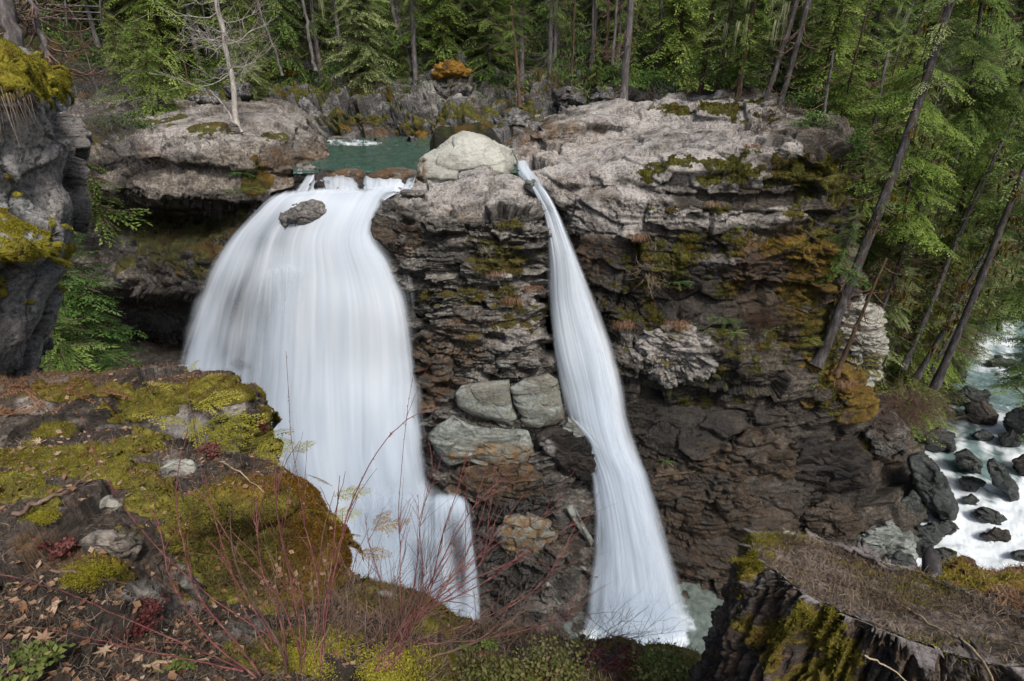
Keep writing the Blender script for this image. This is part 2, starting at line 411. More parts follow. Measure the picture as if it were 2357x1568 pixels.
TANC = [(.042, .036, .03), (.145, .123, .10), (.33, .288, .24), (.52, .475, .41)]
GREEN = [(.11, .11, .095), (.22, .24, .215), (.32, .355, .325), (.46, .48, .44)]
M_grey = rock_mat('rock_grey', GREY)
M_dark = rock_mat('rock_dark', DARK, lichen=0.12)
M_brown = rock_mat('rock_brown', BROWN, lichen=0.32)
M_tan = rock_mat('rock_tan', TANC)
M_pale = rock_mat('rock_pale', [(.20, .19, .165), (.33, .33, .285), (.42, .42, .365), (.52, .51, .455)], lichen=0.0, bstr=.4, dks=.15)
M_green = rock_mat('rock_green', GREEN, lichen=0.1, pale_c=(.36, .35, .30), tan_c=(.26, .15, .05), bstr=.5, dks=.3)
M_river = rock_mat('rock_river', [(.03, .034, .03), (.075, .085, .078), (.13, .15, .14), (.24, .26, .245)], lichen=0.15, dks=.4)
M_bank = rock_mat('rock_bank', [(.025, .023, .022), (.10, .097, .095), (.23, .232, .235), (.45, .455, .46)], lichen=0.55)
FM = ((.040, .034, .008), (.14, .12, .018), (.34, .30, .05))
M_fore = rock_mat('rock_foreground', [(.03, .023, .017), (.08, .064, .05), (.20, .17, .14), (.42, .38, .33)], scale=2.2, moss_c=FM, lichen=.2, mossbump=.03)
M_soil = rock_mat('forest_soil', [(.020, .015, .012), (.052, .039, .03), (.11, .085, .067), (.25, .20, .16)], scale=3.5, moss_c=FM, lichen=.05)

def water_mat(name, deep, foam_c=(.85, .9, .93), foam_scale=1.0, rough=0.12, base_foam=0.0, stretch=(1, 1), obj=None):
    m, nt = new_mat(name); s = NT(nt); uv = s.n('ShaderNodeTexCoord').outputs['UV']; co = s.n('ShaderNodeTexCoord').outputs['Object']
    foam = s.attr('foam')
    if obj: uv = s.mapping(co, (1, 1, 1), (0, 0, obj))
    st = s.noise(s.mapping(uv, (stretch[0], stretch[1], 1)), 1.0, 5, 0.55, 0.8); st2 = s.noise(s.mapping(uv, (stretch[0] * 4, stretch[1] * 3, 1)), 1.0, 4, 0.6, 0.5)
    f = s.math('ADD', s.math('MULTIPLY', s.math('SUBTRACT', st, 0.5), 1.8), s.math('MULTIPLY', s.math('SUBTRACT', st2, 0.5), 0.8))
    f = s.math('MULTIPLY', s.math('ADD', s.math('MULTIPLY', foam, 1.35), f), s.map(foam, 0.02, 0.25)); f = s.map(f, 0.22, 1.15)
    dcol = s.mix(s.map(st2, .3, .7), deep, tuple(c * 1.7 + .01 for c in deep))
    col = s.mix(f, dcol, foam_c)
    bs = s.n('ShaderNodeBsdfPrincipled'); s.l(col, bs.inputs['Base Color']); bs.inputs['IOR'].default_value = 1.33
    s.l(s.map(f, 0, 1, rough, 0.7), bs.inputs['Roughness'])
    h = s.math('ADD', s.noise(co, 1.6, 3, 0.5, 0.5), s.math('MULTIPLY', f, 0.6)); s.l(s.bump(h, 0.35, 0.12), bs.inputs['Normal'])
    out = s.n('ShaderNodeOutputMaterial'); s.l(bs.outputs[0], out.inputs[0]); return m
M_pool = water_mat('water_pool', (.026, .058, .045), stretch=(26, 5), rough=.15)
M_plunge = water_mat('water_plunge', (.075, .092, .082), foam_c=(.56, .61, .64), stretch=(.8, .8), rough=.3, obj=.4)
M_rapid = water_mat('water_rapids', (.085, .125, .125), foam_c=(.60, .65, .68), stretch=(.75, .2), rough=.3, obj=-.68)

def veil_mat(name, su=26, sv=1.0, contrast=1.1, col=(.80, .84, .88), soft=0.10, transl=0.35):
    """silky long-exposure water: streaks run down the fall, thin water lets the rock through"""
    m, nt = new_mat(name); s = NT(nt); uv = s.n('ShaderNodeTexCoord').outputs['UV']
    dens = s.attr('dens'); seed = s.attr('layer')
    mp = s.n('ShaderNodeMapping'); s.l(uv, mp.inputs[0]); mp.inputs['Scale'].default_value = (su, sv, 1)
    cmb = s.n('ShaderNodeCombineXYZ'); s.l(s.math('MULTIPLY', seed, 7.3), cmb.inputs[2]); ad = s.n('ShaderNodeVectorMath', operation='ADD'); s.l(mp.outputs[0], ad.inputs[0]); s.l(cmb.outputs[0], ad.inputs[1]); v = ad.outputs[0]
    a = s.noise(v, 1.0, 3, 0.5, 0.1); b = s.noise(s.mapping(v, (3.0, 1.2, 1)), 1.0, 3, 0.55, 0.1); c = s.noise(s.mapping(v, (0.3, .8, 1)), 1.0, 3, 0.5)
    d = s.noise(s.mapping(v, (9, 1.5, 1)), 1.0, 2, 0.6)
    t = s.math('ADD', s.math('MULTIPLY', s.math('SUBTRACT', a, .5), 1.3), s.math('MULTIPLY', s.math('SUBTRACT', b, .5), .45)); t = s.math('ADD', t, s.math('MULTIPLY', s.math('SUBTRACT', c, .5), 1.7))
    t = s.math('ADD', t, s.math('MULTIPLY', s.math('SUBTRACT', d, .5), 0.14))
    thin = s.map(dens, 1.15, .35, 1, 1.9, False)
    al = s.math('ADD', dens, s.math('MULTIPLY', s.math('MULTIPLY', t, contrast * 0.42), thin)); al = s.map(al, 0.14, 1.22)
    al = s.math('MULTIPLY', al, s.map(dens, 0.0, soft * 4))
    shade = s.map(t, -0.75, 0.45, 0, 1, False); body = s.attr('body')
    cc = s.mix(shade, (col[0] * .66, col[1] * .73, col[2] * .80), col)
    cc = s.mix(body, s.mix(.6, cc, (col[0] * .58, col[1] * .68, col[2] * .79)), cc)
    df = s.n('ShaderNodeBsdfDiffuse'); s.l(cc, df.inputs[0]); tr = s.n('ShaderNodeBsdfTranslucent'); s.l(cc, tr.inputs[0])
    mx = s.n('ShaderNodeMixShader'); mx.inputs[0].default_value = transl; s.l(df.outputs[0], mx.inputs[1]); s.l(tr.outputs[0], mx.inputs[2])
    tp = s.n('ShaderNodeBsdfTransparent'); m2 = s.n('ShaderNodeMixShader'); s.l(al, m2.inputs[0]); s.l(tp.outputs[0], m2.inputs[1]); s.l(mx.outputs[0], m2.inputs[2])
    out = s.n('ShaderNodeOutputMaterial'); s.l(m2.outputs[0], out.inputs[0]); return m
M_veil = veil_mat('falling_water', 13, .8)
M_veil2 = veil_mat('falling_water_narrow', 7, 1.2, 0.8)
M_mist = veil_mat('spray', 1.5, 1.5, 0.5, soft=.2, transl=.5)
# ================================================================== THE FAR SIDE OF THE FALLS
Q = 1.0
def rn(n): return int(n * Q)
BLK = ((2.6, 2.6, .9, .28), (.9, .9, .32, .13), (.33, .33, .14, .05))      # bedded blocks
FACE = ((3.0, 3.0, 1.4, .40), (1.1, 1.1, .5, .19), (.4, .4, .2, .07))

rows_plateau = [
 [(1120,318,52),(1290,256,51),(1400,236,50.5),(1520,228,50),(1640,212,49),(1730,205,47),(1820,235,45),(1905,270,42),(1960,300,41)],
 [(1120,336,50),(1287,266,49),(1400,243,49),(1520,238,48),(1640,226,46),(1728,225,44),(1820,268,41),(1890,300,39),(1945,330,40)],
 [(1125,344,47),(1288,290,45.6),(1400,274,45.8),(1510,264,45.8),(1635,252,43.6),(1732,250,42.6),(1820,296,39),(1888,318,37.5),(1942,348,39.5)],
 [(1128,350,46),(1288,326,45.2),(1400,312,45.0),(1510,294,44.6),(1632,286,42.8),(1734,290,41),(1820,310,38),(1886,330,36.6),(1940,358,39)],
 [(1130,356,45),(1287,336,44),(1400,326,42.6),(1500,318,41),(1630,304,40),(1735,306,38.5),(1820,318,36.8),(1885,340,35.6),(1940,372,38.8)],
 [(1150,378,41),(1245,368,40),(1370,350,39.5),(1480,343,37),(1600,343,35),(1720,332,34),(1830,338,33.5),(1895,362,33.8),(1950,400,38)],
 [(1200,398,38),(1250,405,36.6),(1330,398,35.6),(1440,362,34.8),(1560,362,33.4),(1680,360,33),(1790,360,32.8),(1905,392,33.6),(1960,420,38)],
 [(1232,418,36.6),(1262,430,35.4),(1320,440,34.7),(1430,405,34),(1530,430,33),(1650,442,32.7),(1780,442,32.5),(1908,432,33.4),(1965,450,38)],
 [(1250,438,36),(1280,455,34.8),(1330,455,34.3),(1430,430,33.9),(1535,448,33.3),(1650,456,33),(1780,456,33),(1912,448,33.8),(1965,465,38)],
 [(1262,460,35.4),(1292,472,34.2),(1350,468,33.4),(1440,452,32.6),(1540,466,31.8),(1650,474,31.6),(1780,478,31.8),(1918,475,33),(1968,490,38)],
 [(1275,500,35),(1308,520,33.6),(1370,540,32.4),(1450,530,31.8),(1540,530,31.5),(1650,545,31.5),(1780,560,31.7),(1922,560,33),(1970,570,38)],
 [(1290,600,34.6),(1330,600,33.2),(1400,610,32.2),(1480,610,31.8),(1560,610,31.8),(1660,620,31.6),(1780,640,31.8),(1928,650,33.2),(1980,660,38)],
 [(1300,690,33.6),(1350,690,32.5),(1410,700,31.7),(1485,700,31.4),(1560,700,31.4),(1660,700,31.4),(1780,710,31.6),(1920,730,33),(1990,740,38)],
 [(1305,750,33),(1360,750,32),(1420,755,31.2),(1490,755,30.6),(1560,755,30.4),(1660,770,30.7),(1780,780,31.3),(1915,800,32.6),(2000,820,38)],
 [(1320,840,32),(1390,850,31),(1440,850,30.2),(1500,852,29.8),(1580,855,29.6),(1670,860,30.2),(1790,880,30.8),(1925,890,32),(2040,900,37)],
 [(1330,905,32),(1400,905,31.5),(1450,905,31.4),(1510,908,31.3),(1590,912,31.3),(1690,920,31.3),(1800,935,31.2),(1950,950,32),(2080,960,37.5)],
 [(1340,1080,30.6),(1420,1080,30),(1480,1080,29.6),(1560,1065,29.2),(1660,1050,29.4),(1790,1030,30.2),(1930,1010,32.5),(2110,1010,38)],
 ]
rows_plateau[-1].insert(0, (1300,1080,31.5))
rows_plateau += [
 [(1320,1230,29.5),(1380,1230,28.6),(1440,1230,28.6),(1520,1225,28.3),(1600,1215,28),(1700,1205,28),(1830,1180,29),(1960,1150,31),(2135,1130,34)],
 [(1330,1290,28.2),(1400,1290,28.2),(1480,1292,28),(1570,1315,27.5),(1660,1335,26.9),(1750,1320,26.7),(1850,1290,27.4),(1970,1240,29),(2130,1215,31.2)],
 [(1340,1325,27.9),(1400,1325,27.9),(1480,1328,27.8),(1570,1352,27.1),(1660,1385,26.3),(1750,1385,26),(1850,1370,26.5),(1980,1325,28),(2125,1290,29.6)],
 [(1340,1400,27),(1400,1400,27),(1480,1400,27),(1570,1420,26.4),(1660,1450,25.4),(1750,1480,25),(1850,1460,25.6),(1980,1400,27),(2130,1360,28.6)],
]
rock_patch('cliff', rows_plateau, rn(680), rn(520), M_brown, FACE, moss=0.05, mossup=.5,
   moss_spots=[(1600,395,130,42,.62),(1780,395,150,50,.8),(1900,420,80,60,.8),(1480,610,110,60,.75),(1460,720,80,60,.6),(1700,560,200,40,.55),(1860,600,90,150,.9),(1640,650,120,50,.5),(1600,480,120,22,.5),(1620,900,120,40,.5),(1700,830,80,90,.55),(1960,880,120,90,.8),(1500,790,120,40,.4),(1720,262,70,30,.55),(1950,1040,90,60,.45),(1880,760,150,90,.7),(1600,255,160,12,.5)],
   smooth_spots=[(1370,400,170,70,1),(1560,980,230,90,.8),(1450,300,360,70,.9),(1600,400,300,50,.6),(1750,280,180,70,.7),(1740,800,70,90,.8),(1380,560,60,90,.8)],
   wet_shade_spots=[(1500,1150,260,220,.8),(1700,1150,350,220,.6),(1560,960,220,100,1.0),(1900,1100,250,160,.45),(1650,670,330,90,.7),(1620,870,200,50,.8),(1600,1330,300,90,.75),(1360,760,60,300,.9),(1780,700,130,90,.6),(2000,1250,160,90,.4)],
   pale_spots=[(1400,380,280,95,.95),(1430,500,160,50,.8),(1600,500,200,30,.7),(1550,270,300,60,.9),(1650,350,200,30,.9),(1550,800,120,55,.75),(1720,320,60,60,.8),(1745,400,26,40,.9),(1690,410,16,40,.8),(1835,400,26,32,.8),(1560,400,30,30,.5),(1480,430,200,24,.7),(1800,490,60,24,.7),(1640,600,60,20,.4)],
   tan_spots=[(1270,330,170,60,.9),(1330,400,90,70,.5),(1500,1250,380,190,.5),(1800,640,150,120,.7),(1800,1060,260,50,.6),(1370,590,50,100,.6)],
   dip=.10, az=.2, seed=3, strata=.17, strata_f=1.1, fine=.05, warp=.24,
   label='tall mossy cliff right of the narrow waterfall, pale rock on top and wet brown rock below')

rows_but = [
 [(905,440,37),(945,424,37),(1020,412,36.6),(1100,402,36),(1180,404,36),(1225,430,36)],
 [(900,446,35.6),(940,432,35.2),(1010,420,35),(1100,410,34.8),(1185,414,34.8),(1232,440,34.8)],
 [(880,462,34.4),(925,452,33.8),(1005,446,33.6),(1095,440,33.4),(1195,450,33.4),(1248,468,34)],
 [(862,480,34),(898,474,32.6),(990,480,32),(1080,482,31.8),(1200,482,32),(1262,498,33.4)],
 [(850,530,33.6),(882,528,31.9),(980,530,31.3),(1080,530,31.1),(1200,532,31.3),(1276,546,33)],
 [(860,592,33.4),(905,592,31.8),(990,600,30.9),(1080,600,30.7),(1190,600,30.9),(1266,600,32.8)],
 [(915,670,33),(950,670,31.4),(1010,670,30.5),(1100,670,30.3),(1190,670,30.5),(1264,670,32.4)],
 [(930,750,32.4),(962,750,30.8),(1030,750,30),(1100,750,29.8),(1190,750,30),(1268,750,31.8)],
 [(950,860,31.6),(978,860,29.9),(1040,860,29.4),(1110,860,29.2),(1200,852,29.2),(1285,855,30.8)],
 [(972,960,30.6),(1000,960,29.2),(1060,960,28.6),(1130,960,28.4),(1220,960,28.4),(1310,955,29.6)],
 [(975,1060,29.8),(1010,1060,28.4),(1080,1060,27.7),(1150,1060,27.5),(1260,1060,27.5),(1365,1060,28.8)],
 [(1000,1150,28.8),(1050,1150,27.4),(1120,1150,26.8),(1200,1150,26.5),(1290,1150,26.5),(1372,1135,27.6)],
 [(1060,1250,27.6),(1100,1250,26.5),(1170,1250,25.8),(1230,1250,25.5),(1300,1250,25.5),(1368,1250,26.6)],
 [(1080,1380,26.4),(1118,1380,25.3),(1180,1380,24.6),(1240,1380,24.4),(1300,1380,24.5),(1352,1380,25.4)],
 [(1080,1500,25.4),(1118,1500,24.2),(1180,1500,23.5),(1240,1500,23.3),(1300,1500,23.4),(1345,1500,24.3)],
]
rock_patch('rock_buttress', rows_but, rn(640), rn(300), M_grey, ((1.8, 1.8, .6, .42), (.7, .7, .24, .20), (.3, .3, .1, .06)), moss=0.0, mossup=.5,
   moss_spots=[(1150,590,110,50,.7),(1080,680,130,40,.6),(1200,730,90,40,.5),(1190,520,60,20,.4),(1120,750,90,40,.4)],
   wet_shade_spots=[(900,560,60,60,.6),(1200,1250,170,220,.95),(1150,1090,130,60,.7),(990,860,70,120,.6),(1100,1400,200,120,1.0),(980,700,40,80,.5)],
   pale_spots=[(1080,430,200,60,.8),(1190,770,60,50,.6),(1200,680,50,40,.4)],
   tan_spots=[(1000,850,70,90,1),(920,560,60,50,.6),(1060,790,90,60,.5),(1120,1110,120,50,.9),(1250,1240,100,60,.6),(1050,470,60,40,.6)],
   dip=.03, seed=21, strata=.26, strata_f=1.9, fine=.05, warp=.25, smooth_spots=[(1080,430,190,50,1)],
   label='layered rock buttress standing between the two waterfalls')

rows_left = [
 [(0,228,51.0),(150,228,52),(260,222,52),(380,226,51),(480,236,50),(560,230,50),(630,232,50),(700,262,50),(755,318,50)],
 [(40,262,44.0),(190,262,45),(280,258,44.5),(380,256,43.5),(470,262,43),(560,258,43),(640,266,43),(705,295,44),(752,342,45)],
 [(55,300,39.5),(205,300,40.5),(280,293,39.4),(370,296,38.4),(460,298,37.6),(550,305,37.4),(620,318,38.4),(690,346,39.8),(754,362,42)],
 [(65,330,38.2),(215,330,39.2),(285,325,38),(370,322,37.4),(460,330,36.6),(550,335,36.6),(620,345,37.4),(668,368,38.6),(735,374,41)],
 [(75,375,37.8),(225,375,38.8),(290,362,37.6),(370,366,37),(460,374,36.4),(550,385,36.3),(612,380,36.9),(655,395,38),(700,392,40)],
 [(78,385,38.2),(228,385,39.2),(295,374,38.2),(375,380,37.6),(462,388,37),(550,398,36.9),(608,395,37.2),(652,405,38),(690,402,39.6)],
 [(85,430,37.8),(235,430,38.8),(305,432,37.4),(380,446,36.5),(462,452,36),(540,458,36),(605,450,36.5),(655,435,37.2),(688,425,38.4)],
 [(90,452,39.5),(240,452,40.5),(310,458,39.6),(385,466,38.8),(462,470,38),(540,472,37.4),(600,464,37.2),(650,450,37.6),(682,440,38.6)],
 [(80,475,42.0),(230,475,46),(315,478,46),(390,488,45),(462,490,44),(520,486,41),(575,478,37.6),(625,470,37.5),(672,462,38)],
 [(65,545,41.6),(215,545,42.6),(310,540,41),(385,550,39.6),(440,560,38.6),(495,560,37.4),(545,556,36.8),(595,550,36.6),(645,545,37)],
 [(50,640,41.0),(200,640,42),(300,640,40),(375,645,38.6),(430,650,37.6),(480,652,36.8),(525,650,36.4),(575,650,36.4),(640,650,36.6)],
 [(45,668,41.4),(195,668,42.4),(295,676,41),(370,682,39.8),(425,686,38.6),(475,685,37.4),(520,685,36.8),(575,690,36.4),(640,700,36.4)],
 [(30,700,43.5),(180,700,49),(290,704,50),(368,708,49),(425,712,47),(470,712,42),(515,715,38),(565,720,36.8),(640,740,36.2)],
 [(20,770,43.0),(170,770,49),(285,775,49),(365,780,48),(425,785,46),(465,790,39.4),(505,795,38),(555,800,36.8),(640,800,36)],
 [(10,815,40.0),(160,815,41),(280,820,40),(365,825,39),(420,830,38),(460,835,37.2),(500,838,36.4),(550,842,36),(640,850,35.4)],
 [(0,870,35.4),(150,870,36.4),(280,872,36),(365,880,35.4),(420,885,35),(460,890,34.8),(500,895,34.6),(550,900,34.2),(640,910,34)],
 [(-10,980,30.0),(140,980,31),(280,985,31),(365,990,31),(420,1000,31),(460,1000,31),(500,1010,31),(550,1020,31),(640,1030,31)],
]
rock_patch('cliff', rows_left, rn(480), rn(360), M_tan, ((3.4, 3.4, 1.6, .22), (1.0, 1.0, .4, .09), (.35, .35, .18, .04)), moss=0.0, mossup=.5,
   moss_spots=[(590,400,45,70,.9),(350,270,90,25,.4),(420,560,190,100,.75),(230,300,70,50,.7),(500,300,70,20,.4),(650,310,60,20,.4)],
   wet=.0, wet_shade_spots=[(330,770,360,160,1.3),(430,560,230,120,.8),(600,700,160,260,.9),(450,480,200,30,.6),(470,420,230,40,.15)],  # largest spot paints the cave's darkness into the rock colour
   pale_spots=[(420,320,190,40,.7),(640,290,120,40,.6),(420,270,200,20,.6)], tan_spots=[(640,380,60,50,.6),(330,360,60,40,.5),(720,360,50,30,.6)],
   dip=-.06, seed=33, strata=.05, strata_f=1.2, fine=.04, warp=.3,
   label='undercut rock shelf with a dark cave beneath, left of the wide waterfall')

rows_bank = [
 [(440,150,68),(560,150,67),(660,150,66),(760,155,65),(860,160,64),(960,150,64),(1050,150,64),(1150,160,64),(1250,165,63),(1350,180,62)],
 [(440,185,63),(560,185,62),(660,183,61.5),(760,188,61),(860,192,60),(960,178,60),(1050,172,60),(1150,190,60),(1250,196,60),(1350,205,60)],
 [(440,215,60),(560,215,59),(660,210,59),(760,215,58.6),(860,218,58),(960,206,58),(1050,200,58),(1150,218,58),(1250,222,58),(1350,232,57)],
 [(440,245,57),(560,245,56.6),(660,240,56.6),(760,245,56.4),(860,248,56),(960,240,56),(1050,236,56),(1150,248,56),(1250,250,56),(1350,256,55)],
 [(440,272,55.4),(560,272,55.2),(660,270,55.2),(760,275,55),(860,278,54.6),(960,274,54.6),(1050,270,54),(1150,278,53.6),(1250,276,53.4),(1350,280,53)],
 [(440,312,54),(560,312,53.8),(660,312,53.6),(760,312,53.6),(860,314,53.4),(960,316,53),(1050,318,51),(1150,318,50),(1250,310,50),(1350,305,50)],
 [(440,335,52),(560,335,51.8),(660,335,51.6),(760,335,51.6),(860,335,51.4),(960,338,50),(1050,350,47),(1150,350,46),(1250,345,46),(1350,340,46)],
]
rock_patch('river_bank', rows_bank, rn(190), rn(560), M_bank, ((2.2, 2.2, 1.5, .75), (.9, .9, .7, .34), (.35, .35, .3, .10)), moss=.05, mossup=.7,
   moss_spots=[(900,285,230,30,.75),(700,225,300,30,.6),(1180,270,120,40,.55),(1300,200,120,30,.6),(1000,190,60,20,.3),(620,215,90,30,.6)],
   wet_shade_spots=[(850,298,260,14,.5)], tan_spots=[(930,312,330,12,1.0)], pale_spots=[(1030,215,70,40,.35)], pale=.12, seed=44, fine=.08, warp=.5, mossdisp=.08,
   label='broken grey rock bank along the far side of the upper pool')

# the white boulder and other single rocks
blob('boulder', [(950,380),(960,366),(1000,338),(1040,312),(1062,305),(1110,313),(1150,332),(1178,345),(1192,365),(1190,390),(1180,402),(1120,420),(1040,430),(990,425),(958,408)], 36.0, 4.6, M_pale,
     nv=110, nu=240, pw=2.6, crk=.35, levels=((2.6, 2.6, 2.0, .16), (1.1, 1.1, .8, .03)), label='big pale boulder on the brink between the two waterfalls', tan_spots=[(965,400,28,40,.9)], fine=.03, seed=5, warp=.3, tiltback=.7)
blob('boulder', [(1203,425),(1212,414),(1232,415),(1246,430),(1250,446),(1232,450),(1212,440)], 33.9, 1.0, M_green, nv=50, nu=90, pw=2.5, levels=((.5, .5, .4, .05),), wet=.45, moss=.3, seed=6,
     label='small green boulder at the top of the narrow waterfall')
blob('boulder', [(636,504),(650,484),(690,464),(722,458),(750,466),(767,488),(750,514),(700,526),(650,524)], 32.15, 3.2, M_grey, nv=60, nu=120, pw=2.4, levels=((.9, .9, .5, .08), (.3, .3, .2, .02)), wet=.35, pale=.5, seed=7,
     label='grey boulder rising out of the top of the wide waterfall')
blob('boulder', [(676,398),(684,382),(712,380),(728,384),(724,396),(706,412),(690,420),(678,416)], 37.0, 1.4, M_grey, nv=40, nu=80, pw=3, levels=((.6, .6, .4, .08),), wet=.3, pale=.6, seed=8,
     label='small square grey rock at the left edge of the falls, below the pool')
for poly, Y, lab in [([(742,402),(765,392),(800,388),(835,392),(852,404),(840,424),(800,430),(760,424)], 35.5, 'smooth brown lip of rock under the middle of the sill'), ([(838,404),(870,390),(920,386),(958,392),(962,410),(940,424),(890,426),(850,420)], 35.3, 'orange brown lip of rock under the sill, next to the pale boulder')]:
    blob('boulder', poly, Y, 2.2, M_tan, nv=40, nu=100, pw=2.6, crk=.2, levels=((1.5, 1.5, .8, .05),), fine=.02, seed=88, wet=.35, tan=1.0, label=lab)
# buttress blocks
blob('rock_slab', [(1048,905),(1062,888),(1120,880),(1172,874),(1176,900),(1182,935),(1190,962),(1178,980),(1140,968),(1085,955),(1052,935)], 27.7, 2.4, M_green, nv=90, nu=180, pw=5, crk=.5, levels=((2.2, 2.2, .8, .05), (.9, .9, .3, .015)), fine=.02, seed=9, warp=.15,
     tan=.25, wet=.12, label='pale green rock slab left of the crack, on the front of the buttress')
blob('rock_slab', [(1172,892),(1210,872),(1262,860),(1284,876),(1294,915),(1298,965),(1280,980),(1240,985),(1208,975),(1192,950),(1178,920)], 27.6, 2.4, M_green, nv=90, nu=180, pw=5, crk=.5, levels=((2.2, 2.2, .8, .06), (.9, .9, .3, .015)), fine=.02, seed=10, warp=.15,
     tan=.25, wet=.12, label='pale green rock slab right of the crack, beside the narrow waterfall')
blob('rock_slab', [(984,1000),(1005,975),(1045,958),(1080,975),(1140,985),(1215,992),(1226,1015),(1235,1040),(1215,1070),(1150,1085),(1080,1060),(1030,1075),(995,1030)], 27.1, 2.6, M_green, nv=100, nu=220, pw=4, crk=.6, levels=((1.8, 1.8, .6, .08), (.7, .7, .25, .02)), fine=.03, seed=11, tan_spots=[(1130,1050,110,40,.9)], warp=.2,
     label='long tan and green rock slab below the two cracked slabs')
blob('rock_block', [(1232,1000),(1262,985),(1312,980),(1345,1000),(1378,1050),(1380,1095),(1350,1105),(1310,1102),(1285,1080),(1255,1045)], 26.9, 2.2, M_dark, nv=80, nu=160, pw=4.5, levels=((1.3, 1.3, .8, .12), (.4, .4, .3, .03)), fine=.03, seed=12, wet=.5, pale_spots=[(1255,1035,22,28,.9)],
     label='dark square block jutting beside the narrow waterfall')
blob('rock_block', [(1290,990),(1306,962),(1330,975),(1350,1003),(1335,1012),(1305,1008)], 27.0, 1.2, M_green, nv=40, nu=80, pw=4, levels=((.8, .8, .5, .06),), seed=13,
     label='small green wedge where the narrow waterfall hits the ledge')
blob('rock_block', [(1060,1080),(1110,1068),(1190,1065),(1235,1075),(1280,1120),(1300,1140),(1270,1150),(1180,1150),(1100,1150),(1070,1120)], 26.6, 2.4, M_brown, nv=80, nu=170, pw=4, levels=((1.4, 1.4, .8, .14), (.5, .5, .3, .04)), fine=.03, seed=14, wet=.35, tan=.9,
     label='rusty brown overhanging block in the middle of the buttress')
blob('rock_block', [(1138,1215),(1160,1190),(1215,1182),(1262,1196),(1285,1225),(1268,1265),(1225,1300),(1180,1290),(1150,1255)], 25.2, 1.6, M_green, nv=80, nu=160, pw=3, levels=((1.2, 1.2, .8, .12), (.4, .4, .3, .03)), fine=.03, seed=15, tan=.9, wet=.25,
     label='golden brown rounded block low on the buttress')
blob('rock_block', [(1302,1165),(1318,1160),(1345,1210),(1368,1245),(1362,1258),(1335,1225),(1310,1185)], 25.6, 1.2, M_green, nv=50, nu=90, pw=4, levels=((.7, .7, .5, .04),), seed=16, pale=.5, wet=.2,
     label='narrow pale green sliver of rock leaning on the right edge of the buttress')
blob('rock_block', [(1252,1340),(1262,1338),(1300,1390),(1330,1432),(1326,1444),(1296,1410),(1265,1365)], 24.4, 1.0, M_green, nv=50, nu=90, pw=4, levels=((.7, .7, .5, .03),), seed=17, wet=.2,
     label='thin pale leaning slab near the foot of the buttress')
blob('rock_block', [(855,505),(880,490),(940,498),(985,520),(980,555),(960,590),(905,592),(866,575),(850,545)], 31.4, 2.6, M_brown, nv=80, nu=150, pw=4.5, levels=((1.6, 1.6, .7, .14), (.5, .5, .3, .04)), fine=.03, seed=18, wet=.45, tan=.35,
     label='dark reddish block overhanging the wide waterfall')
rb = np.random.default_rng(5)
for k, (x, y, w, h, Y, lab, mt) in enumerate([
  (1190,780,62,44,29.0,'speckled white block below the grassy ledges of the buttress','g'),(1215,835,60,26,28.9,'flat topped grey block on the buttress above the green slabs','g'),
  (1130,850,34,24,28.9,'small grey block left of the flat topped one','g'),(1160,838,30,20,28.8,'small cracked block just above the green slabs','gr'),(1098,790,52,34,29.3,'purple grey angular block mid buttress','b'),
  (1020,840,60,56,29.5,'rusty wet block beside the wide waterfall','t'),(1060,880,44,18,28.9,'thin brown ledge block left above the green slabs','t'),(950,445,60,14,33.4,'low grey slab on top of the buttress, left end','g'),
  (1165,466,70,16,32.2,'low grey slab on top of the buttress, right end','g'),(1060,560,70,22,30.9,'flat grey block in the upper face of the buttress','g'),(1150,640,70,18,30.3,'flat grey block under the moss cushion of the buttress','g'),(1080,712,80,20,29.9,'flat dark block in the middle beds of the buttress','b')]):
    n = 9; a = np.linspace(0, 2 * np.pi, n, endpoint=False) + rb.uniform(-.2, .2, n)
    e = 0.55; poly = [(x + w * .5 * np.sign(math.cos(t)) * abs(math.cos(t)) ** e * rb.uniform(.85, 1.05), y + h * .5 * np.sign(math.sin(t)) * abs(math.sin(t)) ** e * rb.uniform(.85, 1.05)) for t in a]
    blob('rock_block', poly, Y, 1.4, {'g': M_grey, 'gr': M_green, 'b': M_brown, 't': M_brown}[mt], nv=44, nu=90, pw=5, levels=((.9, .9, .4, .07), (.3, .3, .15, .025)), seed=100 + k, label=lab,
         tan=.9 if mt == 't' else 0.1, pale=.6 if k in (0,) else .2, wet=.4 if mt == 't' else 0, cat='rock')

# outcrop with the leaning trees
blob('rock_outcrop', [(1905,760),(1935,705),(1985,680),(2030,720),(2038,790),(2028,850),(2005,890),(1960,900),(1915,860)], 33.0, 4.0, M_pale, nv=120, nu=220, pw=3, levels=((1.6, 1.6, .5, .22), (.6, .6, .16, .12), (.25, .25, .1, .04)), fine=.03, seed=19, tan=.1, warp=.2, dip=.15, strata=.12, strata_f=3,
     label='white layered rock outcrop behind the foot of the leaning trees', cat='outcrop', moss=.1, moss_spots=[(1990,840,60,30,.5)])
blob('rock_outcrop', [(1800,860),(1850,812),(1905,830),(1960,845),(2005,880),(2020,925),(1985,960),(1920,975),(1855,960),(1820,915)], 31.2, 3.4, M_brown, nv=100, nu=200, pw=3, levels=((1.4, 1.4, .8, .25), (.5, .5, .3, .08)), fine=.06, seed=20, moss=.75, tan=.6, mossup=.3,
     label='mossy brown outcrop carrying the leaning trees', cat='outcrop')
